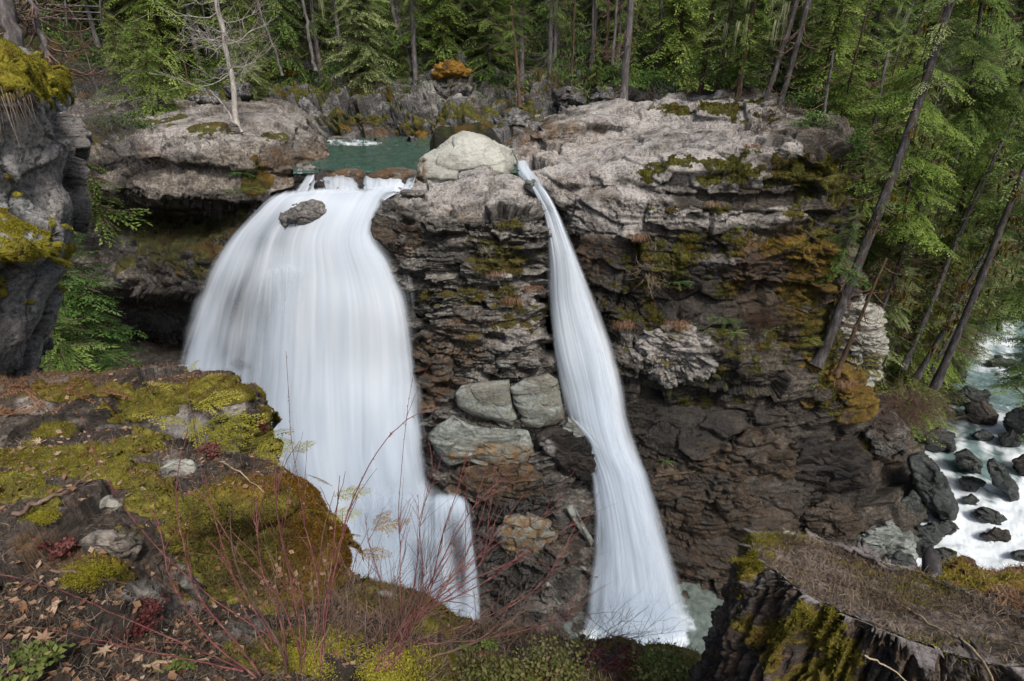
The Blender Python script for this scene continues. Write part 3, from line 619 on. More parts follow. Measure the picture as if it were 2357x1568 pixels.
blob('rock_outcrop', [(1480,760),(1560,752),(1610,760),(1650,790),(1655,840),(1620,880),(1545,880),(1480,860),(1440,820)], 29.9, 2.0, M_grey, nv=100, nu=200, pw=3.5, levels=((1.5, 1.5, .5, .2), (.5, .5, .2, .10), (.2, .2, .1, .04)), fine=.04, seed=22, pale=.55, dip=.5, moss=.25, warp=.2,
     label='pale tilted plates of rock halfway down the right cliff', cat='outcrop')
for k, (poly, Y, lab, m_) in enumerate([
  ([(1690,1010),(1740,985),(1800,1000),(1830,1040),(1790,1085),(1720,1090),(1680,1050)],28.9,'broken angular block at the top of the talus',M_brown),
  ([(1780,1040),(1860,1010),(1960,1020),(2010,1060),(2000,1120),(1900,1130),(1800,1110)],30.0,'large flat faced dark block on the talus above the rapids',M_dark),
  ([(1480,1090),(1530,1070),(1570,1090),(1560,1140),(1500,1145)],28.2,'wet brown rock beside the foot of the narrow waterfall',M_brown),
  ([(1640,1140),(1700,1120),(1750,1150),(1740,1200),(1670,1210)],28.0,'brown angular rock in the middle of the wet slope',M_brown),
  ([(1840,1170),(1910,1150),(1985,1180),(2000,1230),(1930,1250),(1850,1230)],28.6,'rounded brown rock low on the wet slope',M_brown),
  ([(1960,1230),(2050,1200),(2110,1240),(2110,1290),(2030,1310),(1970,1280)],28.6,'flat greenish rock at the edge of the rapids',M_green),
  ([(1990,960),(2050,950),(2090,990),(2085,1040),(2020,1050),(1985,1010)],33.5,'grey boulder beside the brown brush above the rapids',M_grey)]):
    blob('boulder', poly, Y, 2.2, m_, nv=70, nu=130, pw=3.2, levels=((1.1, 1.1, .6, .2), (.4, .4, .22, .06)), fine=.04, seed=130 + k, label=lab, wet=.55 if m_ in (M_brown, M_dark) else .25, tan=.4 if m_ is M_brown else 0, moss=.1)

# ------------------------------------------------------------------ the land beyond
def Hfun(X, Y):
    P = np.stack([X, Y, 0 * X], -1)
    n = (X - 33) * -.774 + (Y - 29) * .633
    plat = 28.0 + 1.6 * sstep(53, 60, Y) + np.maximum(0, Y - 60) * 0.42 + fbm(P * .08, 3, 5) * 1.2
    und = sstep(-2, 1, X) * (1 - sstep(21, 24, X)) * (1 - sstep(46, 50, Y))
    plat = plat - 3.2 * und
    ull = sstep(-34, -30, X) * (1 - sstep(-16, -13, X)) * (1 - sstep(44, 48, Y)); plat = plat - 3.0 * ull
    ubk = sstep(-33, -29, X) * (1 - sstep(6, 10, X)) * (1 - sstep(57, 60, Y)) * sstep(50, 53, Y); plat = plat - 2.5 * ubk
    # river channel
    ch = sstep(44.5, 46, Y) * (1 - sstep(52.5, 54.5, Y)) * (1 - sstep(-8, -4, X))
    ch = np.maximum(ch, sstep(-19, -17.5, X) * (1 - sstep(-7.5, -5, X)) * (1 - sstep(53, 55, Y)))
    plat = plat * (1 - ch) + 23.5 * ch
    # left valley side
    plat = plat + sstep(34, 70, -X + (Y - 45) * .25) * (16 + 0.15 * Y)
    # gorge on the right
    g = -1.0 + np.maximum(0, n - 4.5) * 1.7 + fbm(P * .12, 3, 9) * 1.5 * sstep(6, 10, n)
    far = np.maximum(0, Y - 64) * 1.2 + np.maximum(0, -n - 14) * .9
    g = g + far * sstep(20, 44, X) + fbm(P * .1, 3, 19) * 1.5 * sstep(66, 70, Y)
    z = np.minimum(plat, g) if True else plat
    hi = plat + np.maximum(0, X - 38) * .9
    z = np.minimum(hi, g)
    yd = 40 + 11 * (1 - sstep(-7.5, -5.5, X)); fr = 1 - sstep(yd - .5, yd + 1.5, Y); inner = (1 - sstep(30, 33, X))
    z = z * (1 - fr * inner) + (-3.0) * fr * inner
    return z
def Hp(x, y): return float(Hfun(np.array([x], float), np.array([y], float))[0])
gx = np.concatenate([np.linspace(-400, -62, 30), np.linspace(-60, 85, 330), np.linspace(88, 500, 36)]); gy = np.concatenate([np.linspace(24, 110, 240), np.linspace(114, 600, 50)])
XX, YY = np.meshgrid(gx, gy); ZZ = Hfun(XX, YY)
PP = np.stack([XX, YY, ZZ], -1); PP[..., 2] += fbm(PP * .5, 4, 61) * .45
NN = gnormals(PP); ms = sstep(.35, .6, .45 + fbm(PP * .3, 4, 62) * .5)
M_floor = rock_mat('forest_floor', [(.006, .007, .004), (.012, .013, .008), (.022, .022, .012), (.05, .045, .03)], moss_c=((.006, .010, .004), (.014, .022, .007), (.03, .042, .012)), lichen=.05)
o = mesh_obj('forest_floor', PP.reshape(-1, 3), gfaces(len(gy), len(gx)), M_floor, None, dict(crack=0 * ms, cell=ms * .3 + .3, moss=ms, wet=0 * ms, pale=0 * ms, tan=.05 + 0 * ms))
tag(o, 'dark mossy forest floor rising behind the river', None, None, 'structure')

# ------------------------------------------------------------------ water
def water_sheet(name, rows, nv, nu, mat, label, foamf=None, mode=AY, amp=.04, even=True, seed=0, wl=1.2):
    P = (loft_even if even else loft)(rows, nv, nu, mode)
    P[..., 2] += amp * fbm(P * np.array([1, 1, 0]) * wl, 4, seed + 3)
    U, V = np.meshgrid(np.linspace(0, 1, nu), np.linspace(0, 1, nv))
    x, y, _ = proj(P); foam = np.clip(foamf(x, y, U, V, P), 0, 1.3) if foamf else 0 * U
    o = mesh_obj(name, P.reshape(-1, 3), gfaces(nv, nu), mat, None, dict(foam=foam), uv=np.stack([U, V], -1).reshape(-1, 2))
    return tag(o, label, None, None, 'structure')
def zr(y, xs, z): return [(x, y, z) for x in xs]
def g2(x, y, cx, cy, rx, ry): return np.exp(-(((x - cx) / rx) ** 2 + ((y - cy) / ry) ** 2))
xs = (380, 640, 740, 820, 900, 980, 1060, 1180)
def f_pool(x, y, U, V, P):
    n = fbm(np.stack([x / 70, y / 9, 0 * x], -1), 3, 8)
    f = (.34 + .5 * n) * (g2(x, y, 800, 332, 150, 10) + g2(x, y, 900, 342, 90, 8) * .9 + g2(x, y, 720, 325, 80, 6)) + .5 * sstep(392, 402, y) * sstep(0, .3, n + .1) * (x < 960)
    return f * .8
water_sheet('river', [zr(296, xs, 26.1), zr(322, xs, 26.08), [(x, y, 26.05) for x, y in ((420,338),(640,340),(740,345),(820,345),(900,345),(980,345),(1060,345),(1180,345))], [(x, 366, 26.0) for x in (660,690,740,800,860,930,1060,1190)], [(x, 386, 25.95) for x in (672,700,745,800,860,930,1040,1195)], [(x, 397, 25.85) for x in (676,705,750,800,860,930,1020,1195)], [(x, 408, 25.45) for x in (676,705,750,800,860,925,1000,1185)], [(x, 430, 24.7) for x in (690,712,750,800,860,915,985,1150)]], 120, 300, M_pool, 'green upper river gliding to the brink of the falls', f_pool, mode=AZ, amp=.05)
xs = (1240, 1400, 1540, 1660, 1780, 1950)
def f_pl(x, y, U, V, P):
    n = fbm(P * np.array([.9, .9, 0]) , 4, 8); d = np.hypot((x - 1470) / 1.15, (y - 1475) * 1.25)
    return 1.1 * (1 - sstep(50, 150, d + 55 * n)) + .02 + .06 * n
water_sheet('plunge_pool', [zr(1330, xs, .25), zr(1400, xs, .22), zr(1470, xs, .2), zr(1540, xs, .2), zr(1640, xs, .2), zr(1800, xs, .2)], 150, 200, M_plunge, 'grey green plunge pool at the foot of the narrow waterfall', f_pl, mode=AZ, amp=.10)
rw = [
 [(2120,700,2.8),(2220,700,3.2),(2330,700,3.4),(2480,690,3.4),(2640,680,3.4)],
 [(2100,780,2.4),(2220,780,2.7),(2330,780,2.8),(2480,770,2.8),(2640,770,2.8)],
 [(2070,870,2.0),(2200,870,2.1),(2320,870,2.3),(2450,865,2.3),(2600,860,2.3)],
 [(2060,950,1.7),(2180,945,1.8),(2290,945,1.9),(2420,940,2.0),(2580,930,2.0)],
 [(2060,1030,1.3),(2160,1030,1.4),(2280,1030,1.6),(2420,1030,1.7),(2580,1030,1.7)],
 [(2060,1110,1.0),(2170,1110,1.1),(2290,1110,1.2),(2430,1110,1.3),(2580,1110,1.4)],
 [(2040,1190,.55),(2160,1190,.7),(2290,1190,.8),(2440,1190,1.0),(2580,1190,1.0)],
 [(2030,1270,.3),(2160,1270,.35),(2290,1270,.4),(2440,1270,.5),(2580,1270,.5)],
 [(2020,1360,.15),(2160,1360,.15),(2290,1360,.15),(2440,1360,.15),(2580,1360,.15)],
 [(2020,1560,.1),(2160,1560,.1),(2290,1560,.1),(2440,1560,.1),(2580,1560,.1)]]
RR = [
  ([(2088,1052),(2110,1040),(2135,1045),(2180,1110),(2206,1170),(2200,1200),(2165,1198),(2130,1165),(2100,1110)],0,1.6,'long dark green wedge of rock at the left edge of the rapids',M_river),
  ([(2268,1060),(2285,1052),(2320,1085),(2345,1125),(2350,1155),(2325,1150),(2290,1115)],0,1.6,'pointed grey slab standing in the rapids near the right edge',M_river),
  ([(2195,1040),(2225,1035),(2260,1070),(2262,1095),(2235,1090),(2205,1065)],0,1.7,'small flat rock upstream of the two wedges in the rapids',M_river),
  ([(2215,1105),(2240,1098),(2262,1112),(2258,1130),(2230,1135),(2214,1122)],0,1.3,'small round rock between the wedge and the slab in the rapids',M_river),
  ([(2235,1180),(2265,1168),(2300,1178),(2318,1196),(2300,1208),(2258,1204)],0,.9,'low flat rock splitting the white water',M_river),
  ([(2262,1232),(2290,1216),(2320,1222),(2326,1242),(2300,1252),(2270,1250)],0,.8,'half drowned brown rock in the white water',M_brown),
  ([(2305,960),(2330,940),(2380,930),(2420,960),(2410,1000),(2360,1010),(2320,990)],0,2.2,'big grey boulder cut by the right edge of the picture',M_river),
  ([(2190,905),(2235,890),(2280,905),(2270,935),(2220,940),(2185,925)],0,2.0,'grey boulder awash below the leaning trees',M_river),
  ([(2215,930),(2265,925),(2300,955),(2290,985),(2240,975)],0,1.9,'tilted tan slab beside the awash boulder',M_tan),
  ([(2330,1060),(2375,1040),(2400,1075),(2385,1100),(2345,1095)],0,1.7,'dark rock at the far right rim of the rapids',M_dark),
  ([(2148,1268),(2170,1262),(2200,1272),(2202,1290),(2180,1300),(2152,1292)],0,.7,'mossy green stone behind the broken post',M_river),
  ([(2040,1300),(2070,1270),(2100,1280),(2120,1320),(2100,1345),(2050,1340)],0,.8,'grey green shore stone behind the stump',M_river),
  ([(2110,1215),(2150,1205),(2185,1225),(2150,1250),(2105,1255)],0,.7,'smooth pale green ledge rock meeting the white water',M_river),
  ([(2130,1000),(2160,985),(2195,1000),(2200,1035),(2160,1045),(2130,1030)],0,1.7,'wet dark boulder against the brown brush above the rapids',M_river),
  ([(2070,1150),(2100,1130),(2130,1160),(2135,1200),(2100,1215),(2070,1190)],0,1.0,'dark wet shore rock under the long wedge',M_river),
  ([(2155,1205),(2180,1195),(2205,1215),(2195,1235),(2165,1235)],0,.8,'small dark rock at the foot of the long wedge',M_river),
  ([(2300,1000),(2330,990),(2352,1015),(2335,1035),(2305,1030)],0,1.9,'dark rock in the fast water below the big right edge boulder',M_river),
  ([(2240,1000),(2262,990),(2285,1005),(2278,1022),(2248,1022)],0,1.8,'small dark stone upstream of the pointed slab',M_river),
  ([(2160,860),(2190,845),(2225,855),(2220,880),(2180,888)],0,2.1,'grey rock in the calm green water behind the leaning trunks',M_river),
  ([(2270,830),(2300,820),(2335,832),(2325,852),(2285,855)],0,2.3,'flat grey rock in the upper reach of the rapids',M_river),
  ([(2190,1290),(2215,1282),(2240,1292),(2235,1306),(2200,1308)],0,.5,'low dark stone in the white water near the moss bank',M_river),
  ([(2330,1275),(2355,1262),(2385,1275),(2380,1295),(2340,1298)],0,.5,'dark stone cut by the right edge in the white water',M_river),
  ([(2215,1150),(2235,1140),(2255,1152),(2248,1168),(2222,1168)],0,1.0,'little dark stone just above the low flat rock',M_river),
  ([(2095,1240),(2125,1232),(2150,1250),(2140,1275),(2105,1278)],0,.6,'grey green rock half under the foam at the shore',M_river)]
RRC = []
for poly, _a, z, _b, _c in RR:
    c = np.mean(poly, 0); q = AZ(c[0], max(p[1] for p in poly) - 6, z); RRC.append((q[0], q[1] + 1))
def f_rap(x, y, U, V, P):
    c, s_ = math.cos(.685), math.sin(.685); u = P[..., 0] * c - P[..., 1] * s_; v = P[..., 0] * s_ + P[..., 1] * c
    n = fbm(np.stack([u * .42, v * .16, 0 * u], -1), 4, 12)
    wk = 0 * n
    for (rx_, ry_) in RRC:
        du = (P[..., 0] - rx_) * c - (P[..., 1] - ry_) * s_; dv = (P[..., 0] - rx_) * s_ + (P[..., 1] - ry_) * c
        wk = np.maximum(wk, np.exp(-(np.abs(du) / (.9 - .12 * np.clip(dv, -6, 0)) - .8) ** 2 * 2.0) * np.exp(-((dv + 2.0) / 2.6) ** 2))
    return .08 + .62 * n + .75 * wk + .65 * g2(x, y, 2280, 1280, 170, 45) + .5 * g2(x, y, 2180, 1150, 50, 70) + .3 * g2(x, y, 2270, 970, 100, 40) - .6 * g2(x, y, 2300, 880, 160, 50) + .3 * g2(x, y, 2220, 790, 100, 25) + .35 * g2(x, y, 2330, 1180, 70, 60)
water_sheet('rapids', rw, 360, 260, M_rapid, 'blue white rapids rushing between boulders far below on the right', f_rap, mode=AZ, amp=.22, wl=.8)

body_f = None
def veil(name, rows, nv, nu, mat, label=None, dens=None, layers=2, off=.35, mode=AY, edge=(.06, .06), top=.02, bot=0.0, parent=None, seed=0, rip=.12):
    P0 = loft_even(rows, nv, nu, mode); N = blur(gnormals(P0), 8); N /= np.linalg.norm(N, axis=-1, keepdims=True)
    Vs, Fs, D, L, UVs, BD = [], [], [], [], [], []
    U, V = np.meshgrid(np.linspace(0, 1, nu), np.linspace(0, 1, nv)); x, y, _ = proj(P0)
    seg = np.linalg.norm(np.diff(P0, axis=0), axis=-1).mean(1); arc = np.concatenate([[0], np.cumsum(seg)]) / 10.0
    for k in range(layers):
        col = fbm(np.stack([U * 9 + 3 * k, V * .8, 0 * U + k + seed], -1), 4, 77 + k) * 1.6 + .5 * fbm(np.stack([U * 34, V * .9, 0 * U + k], -1), 3, 79 + k)
        P = P0 + N * (off * (k - (layers - 1) / 2) + rip * col * sstep(0, .25, V))[..., None]
        en = .02 * fbm(np.stack([V * 14, U * 0, 0 * U + k], -1), 3, 5)
        e = sstep(0, edge[0] * (1 + .8 * k), U + en) * sstep(0, edge[1] * (1 + .8 * k), 1 - U + en) * sstep(0, top + 1e-6, V + .001)
        if bot: e = e * sstep(0, bot, 1 - V)
        d = (dens(x, y, U, V, k) if dens else .8) * e
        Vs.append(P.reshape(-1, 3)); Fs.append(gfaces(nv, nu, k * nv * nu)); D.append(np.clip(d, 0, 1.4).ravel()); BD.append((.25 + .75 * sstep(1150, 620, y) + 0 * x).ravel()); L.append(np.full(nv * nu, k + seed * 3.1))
        UVs.append(np.stack([U, 0 * U + arc[:, None]], -1).reshape(-1, 2))
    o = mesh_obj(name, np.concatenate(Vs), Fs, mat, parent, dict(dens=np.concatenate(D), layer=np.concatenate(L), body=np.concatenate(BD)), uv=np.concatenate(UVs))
    if parent is None: tag(o, label, None, None, 'structure')
    return o
# bedrock that shows through the thin parts of the wide fall
rows_bed = [
 [(640,426,38),(700,416,37),(760,412,36.4),(820,412,36.2),(880,412,36.2),(960,412,35.9)],
 [(590,492,36),(660,486,34.6),(730,488,34.2),(790,493,33.8),(850,498,33.6),(900,490,34.4)],
 [(548,560,35.8),(615,560,34.8),(690,560,33.8),(760,560,33.2),(830,560,33.2),(890,560,34)],
 [(512,650,35.6),(585,650,34.4),(680,650,33),(770,650,32.4),(850,650,32.4),(930,640,33)],
 [(486,730,35.6),(565,730,34.2),(670,730,32.6),(780,730,31.8),(880,730,31.8),(960,730,32)],
 [(450,850,35.4),(570,850,33.2),(680,850,31.8),(790,850,31.2),(890,850,31.2),(980,850,31.2)],
 [(440,960,34),(560,960,32),(680,960,30.8),(800,960,30.2),(900,960,30.2),(1010,960,30)],
 [(500,1100,31),(600,1100,29.6),(720,1100,29),(830,1100,28.6),(930,1100,28.4),(1050,1100,28)],
 [(620,1250,28.4),(720,1250,27.6),(820,1250,27),(900,1250,26.6),(1000,1250,26.2),(1120,1250,26)],
 [(700,1450,25.6),(800,1450,25.4),(880,1450,25),(960,1450,24.6),(1040,1450,24.2),(1130,1450,24.6)]]
rock_patch('cliff', rows_bed, rn(320), rn(220), M_dark, FACE, wet=.9, seed=51, warp=.3, strata=.15, moss=0, pale=.25, label='dark wet rock face behind the wide waterfall')
def d_left(x, y, U, V, k):
    d = 1.15 + 0 * x
    d -= .22 * g2(x, y, 620, 560, 60, 40) + .28 * g2(x, y, 690, 520, 80, 30)
    d -= .50 * g2(x, y, 550, 700, 45, 75) + .40 * g2(x, y, 545, 820, 60, 80) + .45 * g2(x, y, 610, 700, 24, 90)
    d -= .12 * (1 - sstep(470, 680, x)) * sstep(540, 700, y) + .18 * g2(x, y, 650, 560, 80, 26)
    d -= .22 * g2(x, y, 1000, 1000, 40, 120) + .25 * g2(x, y, 590, 900, 50, 80) + .12 * g2(x, y, 680, 900, 40, 150) + .12 * g2(x, y, 850, 950, 30, 130)
    d += .4 * g2(x, y, 780, 600, 90, 160) - .18 * sstep(900, 1250, y)
    nU = fbm(np.stack([U * 8 + .6 * V, V * 1.1, 0 * U + 3.3], -1), 3, 91)
    d -= .55 * sstep(.02, .5, nU) * (1 - sstep(640, 860, x)) * sstep(540, 660, y) + .20 * sstep(.1, .6, nU) * sstep(860, 1000, y)
    return d - .06 * k
rows_fl = [
 [(640,446,35.4),(690,440,35.0),(750,436,34.8),(810,440,34.7),(865,432,34.7),(905,424,34.8),(944,420,35.0)],
 [(618,460,34.9),(688,454,34.3),(750,450,34.1),(810,454,33.9),(865,446,33.9),(905,438,34.1),(938,436,34.6)],
 [(588,486,34.7),(660,474,33.6),(730,476,33.1),(790,482,32.7),(840,482,32.6),(872,470,32.9),(900,460,33.6)],
 [(518,552,34.8),(610,545,33.5),(690,550,32.4),(760,550,31.8),(815,550,31.5),(850,540,31.7),(866,535,32.3)],
 [(468,632,34.8),(580,640,33.2),(680,640,31.7),(770,640,30.9),(840,640,30.5),(885,615,30.7),(912,605,31.4)],
 [(430,724,34.9),(560,720,33),(670,720,31.2),(775,720,30.1),(855,720,29.7),(915,718,29.8),(960,710,30.6)],
 [(385,842,34.9),(545,850,32.2),(665,850,30.2),(775,850,29.3),(860,850,29),(930,850,29),(985,850,29.8)],
 [(390,960,33),(540,960,31),(660,960,29.2),(780,960,28.2),(860,960,27.9),(935,960,27.9),(1000,960,28.6)],
 [(470,1100,30),(590,1100,28.6),(690,1100,27.6),(790,1100,26.9),(870,1100,26.6),(950,1100,26.6),(1028,1090,27.4)],
 [(600,1250,27.4),(690,1250,26.6),(770,1250,26),(850,1250,25.6),(920,1250,25.4),(990,1250,25.3),(1070,1240,26)],
 [(720,1400,25),(780,1400,24.8),(840,1400,24.5),(900,1400,24.2),(960,1400,24),(1020,1400,23.9),(1100,1390,24.6)],
 [(780,1540,23.5),(830,1540,23.4),(880,1540,23.2),(930,1540,23),(980,1540,22.9),(1040,1540,22.9),(1110,1530,23.4)]]
veil('waterfall', rows_fl, 360, 260, M_veil, 'wide white waterfall spreading like a fan on the left', d_left, 2, off=.45, edge=(.07, .10), top=.03, seed=1, rip=.05)
# small cascade over the sill
rows_c = [[(716,412,36.4),(735,405,36.2),(770,402,36.1),(805,404,36.1),(826,410,36.2)],
          [(712,430,35.6),(733,416,35.4),(770,412,35.3),(808,414,35.3),(832,430,35.5)],
          [(700,455,34.9),(730,448,34.7),(770,446,34.6),(812,448,34.6),(838,456,34.8)]]
veil('waterfall', rows_c, 50, 90, M_veil2, 'small cascade curling over the sill between pool and wide fall', lambda x, y, U, V, k: .25 + .75 * V + 0 * x, 2, off=.12, edge=(.1, .1), top=.25, seed=2, rip=.05)
rows_c2 = [[(828,402,36.2),(860,404,36.1),(900,406,36),(945,404,35.9),(960,402,35.8)],
          [(830,424,35.4),(862,418,35.2),(900,420,35),(938,424,35),(955,420,35)],
          [(835,452,34.5),(862,450,34.3),(895,446,34.2),(925,440,34.2),(948,430,34.4)]]
veil('waterfall', rows_c2, 50, 90, M_veil2, 'white cascade over the sill beside the pale boulder', lambda x, y, U, V, k: .55 + .5 * V, 2, off=.12, edge=(.08, .08), top=.05, seed=3, rip=.05)
rows_c3 = [[(712,398,37),(724,394,37),(738,396,37)], [(690,425,36.4),(706,425,36.2),(722,428,36)], [(668,450,35.6),(690,455,35.2),(716,456,35)]]
veil('waterfall', rows_c3, 50, 60, M_veil2, 'thin slide of water past the small square rock', lambda x, y, U, V, k: .7 + 0 * x, 2, off=.1, edge=(.15, .15), top=.05, seed=4, rip=.03)
# water breaking again over hidden ledges inside the wide fall
rows_b1 = [[(770,1150,25.9),(830,1098,25.2),(890,1066,24.9),(945,1072,24.9),(995,1120,25.6)], [(752,1200,25.4),(820,1150,24.6),(890,1125,24.2),(955,1130,24.3),(1012,1175,25.2)],
 [(740,1290,24.8),(812,1265,23.8),(890,1250,23.4),(965,1255,23.5),(1022,1270,24.5)], [(735,1400,24.0),(810,1400,23.0),(890,1400,22.6),(970,1400,22.7),(1030,1400,23.6)], [(735,1540,22.8),(812,1540,21.9),(890,1540,21.5),(975,1540,21.6),(1040,1540,22.4)]]
veil('waterfall', rows_b1, 150, 140, M_veil2, 'billow of white water bursting over a ledge low in the wide fall', lambda x, y, U, V, k: .62 - .25 * V + .35 * g2(x, y, 900, 1120, 90, 50), 2, off=.3, edge=(.35, .3), top=.22, seed=14, rip=.12)
rows_b2 = [[(575,660,33.4),(605,612,32.7),(650,590,31.9),(700,592,31.4),(742,612,31.1)], [(558,700,33.2),(600,660,32.2),(650,640,31.4),(705,640,30.9),(752,655,30.7)],
 [(535,790,32.8),(590,775,31.5),(650,760,30.6),(710,760,30.1),(765,765,29.9)], [(510,900,32),(580,900,30.4),(650,900,29.4),(715,900,28.9),(778,900,28.7)]]
veil('waterfall', rows_b2, 130, 120, M_veil2, 'shoulder of water spilling over a ledge in the left part of the wide fall', lambda x, y, U, V, k: .55 - .42 * V + .25 * g2(x, y, 665, 615, 80, 24), 2, off=.15, edge=(.35, .35), top=.18, bot=.5, seed=15, rip=.08)
rows_b3 = [[(470,860,34.4),(505,815,33.8),(540,800,33.2),(580,815,32.8)], [(440,900,33.8),(485,870,33.2),(540,855,32.5),(600,865,32.1)], [(420,990,33),(480,980,32),(540,970,31.2),(610,975,30.8)]]
veil('waterfall', rows_b3, 80, 90, M_veil2, 'low fan of water sliding over the rounded rock at the left foot of the wide fall', lambda x, y, U, V, k: .6 - .2 * V, 2, off=.12, edge=(.35, .35), top=.2, bot=.2, seed=16, rip=.06)
# foot lobe
rows_lb = [[(960,1135,26.6),(1000,1128,26),(1030,1126,25.7),(1055,1132,25.7),(1072,1142,26.2)],
 [(945,1175,26.2),(995,1165,25.2),(1040,1162,24.9),(1072,1168,25),(1092,1185,25.8)],
 [(940,1260,25.3),(995,1255,24.2),(1045,1250,23.8),(1082,1250,24),(1106,1260,25)],
 [(940,1360,24.2),(1000,1360,23.3),(1050,1360,22.9),(1090,1360,23.1),(1116,1360,24.1)],
 [(930,1500,22.8),(1000,1500,22),(1055,1500,21.6),(1095,1500,21.8),(1125,1500,22.8)]]
veil('waterfall', rows_lb, 160, 120, M_veil2, 'rounded lobe of water at the foot of the wide fall, beside the buttress', lambda x, y, U, V, k: .85 - .5 * g2(x, y, 1050, 1290, 38, 110) + .3 * g2(x, y, 1040, 1150, 50, 30), 2, off=.25, edge=(.35, .2), top=.10, seed=5, rip=.08)
rows_sm = [[(908,612,31.4),(925,612,31.2),(945,622,31.1),(966,640,31.2)], [(920,680,31),(940,680,30.7),(956,680,30.5),(968,690,30.6)], [(930,790,30.4),(948,790,30),(962,790,29.8),(975,790,29.9)]]
veil('waterfall', rows_sm, 90, 60, M_veil2, 'thin trickles beside the wide fall under the reddish block', lambda x, y, U, V, k: .16 + .16 * (1 - V), 1, off=.1, edge=(.4, .4), top=.15, seed=6, rip=.05)
# narrow fall
rows_fr = [
 [(1186,380,38.6),(1198,380,38.4),(1210,380,38.3),(1222,384,38.3)],
 [(1188,402,36.2),(1202,400,36),(1216,400,35.9),(1230,404,35.8)],
 [(1206,420,35),(1220,418,34.8),(1232,418,34.6),(1246,424,34.5)],
 [(1236,450,34),(1246,450,33.7),(1256,448,33.5),(1268,450,33.5)],
 [(1256,500,33.2),(1268,498,32.8),(1280,496,32.6),(1294,498,32.6)],
 [(1258,600,32.2),(1285,598,31.5),(1312,594,31.3),(1338,592,31.6)],
 [(1256,700,31.4),(1290,698,30.7),(1330,694,30.4),(1388,690,30.8)],
 [(1262,800,30.5),(1305,800,29.8),(1358,798,29.5),(1426,795,30)],
 [(1280,900,29.6),(1330,900,28.9),(1382,900,28.6),(1450,895,29)],
 [(1298,965,29),(1345,968,28.2),(1395,968,27.9),(1466,965,28.3)],
 [(1330,1040,28.1),(1372,1040,27.4),(1415,1040,27.1),(1488,1040,27.4)],
 [(1352,1100,27.3),(1392,1100,26.7),(1440,1100,26.4),(1512,1100,26.7)],
 [(1352,1200,26.2),(1410,1200,25.6),(1462,1200,25.4),(1545,1200,25.7)],
 [(1345,1300,25.2),(1415,1300,24.7),(1485,1300,24.5),(1572,1300,24.8)],
 [(1330,1400,24.3),(1415,1400,23.9),(1498,1400,23.8),(1602,1400,24.1)],
 [(1318,1480,23.6),(1425,1480,23.3),(1512,1480,23.2),(1635,1475,23.6)]]
def d_right(x, y, U, V, k):
    d = 1.2 + 0 * x - .25 * g2(x, y, 1300, 620, 22, 90) - .12 * g2(x, y, 1350, 850, 25, 120) - .15 * g2(x, y, 1440, 1000, 30, 120) - .2 * g2(x, y, 1380, 1300, 26, 140) - .22 * sstep(800, 1300, y)
    return d - .10 * k
veil('waterfall', rows_fr, 420, 130, M_veil2, 'tall narrow waterfall dropping into the plunge pool on the right', d_right, 3, off=.32, edge=(.15, .24), top=.01, seed=7, rip=.04)
rows_le = [[(1296,948,28),(1304,950,27.6),(1314,958,27.4),(1326,964,27.6)], [(1318,968,27.3),(1330,978,26.9),(1345,982,26.8),(1362,980,27)], [(1345,1010,27),(1362,1018,26.6),(1382,1022,26.4),(1404,1024,26.6)], [(1372,1060,26.6),(1392,1064,26.2),(1412,1068,26),(1436,1070,26.2)], [(1384,1110,26.2),(1406,1112,25.8),(1430,1114,25.6),(1456,1116,25.8)]]
veil('waterfall', rows_le, 90, 60, M_veil2, 'bright splash where the narrow fall strikes the green wedge', lambda x, y, U, V, k: .62 - .3 * V, 2, off=.06, edge=(.3, .5), top=.12, bot=.4, seed=8, rip=.04)
rows_s2 = [[(1338,1102,27),(1356,1100,26.7),(1376,1098,26.5)], [(1356,1125,26.6),(1368,1125,26.3),(1384,1125,26.1)], [(1362,1200,26),(1376,1200,25.7),(1392,1200,25.5)], [(1352,1300,25.3),(1368,1300,24.9),(1385,1300,24.8)]]
veil('waterfall', rows_s2, 90, 40, M_veil2, 'thin side stream sliding under the dark square block', lambda x, y, U, V, k: .36 - .1 * V, 2, off=.06, edge=(.4, .45), top=.15, bot=.3, seed=9, rip=.04)
# spray over the plunge
rows_m = [[(1310,1290,24.6),(1390,1270,23.9),(1480,1265,23.6),(1570,1280,23.9),(1650,1300,24.6)], [(1300,1370,24),(1385,1360,23.2),(1480,1360,22.9),(1580,1365,23.3),(1670,1380,24)], [(1310,1440,23.4),(1390,1440,22.6),(1480,1440,22.3),(1580,1440,22.7),(1660,1440,23.4)], [(1330,1500,23),(1400,1510,22.2),(1480,1515,21.9),(1570,1505,22.4),(1640,1490,23)]]
veil('spray', rows_m, 80, 90, M_mist, 'soft spray drifting over the foot of the narrow waterfall', lambda x, y, U, V, k: .85 * np.sqrt(V), 3, off=.7, edge=(.4, .4), top=.6, bot=.25, seed=10, rip=.1)
rows_m2 = [[(800,1240,24.6),(880,1225,23.8),(960,1225,23.6),(1040,1235,24)], [(800,1330,24),(880,1320,23.2),(960,1320,23),(1050,1330,23.4)], [(800,1440,23.2),(880,1440,22.6),(960,1440,22.4),(1060,1440,22.8)], [(820,1540,22.6),(890,1540,22),(960,1540,21.8),(1050,1540,22.2)]]
veil('spray', rows_m2, 80, 90, M_mist, 'soft spray in front of the foot of the wide waterfall', lambda x, y, U, V, k: .72 * np.sqrt(V), 3, off=.7, edge=(.4, .4), top=.6, bot=.1, seed=11, rip=.1)
rows_m3 = [[(340,838,36.3),(380,836,36),(430,836,35.6),(480,830,35)], [(350,852,35.6),(390,850,35.3),(440,850,34.8),(490,850,34.4)], [(360,875,34.8),(400,875,34.5),(450,875,34),(500,880,33.6)]]
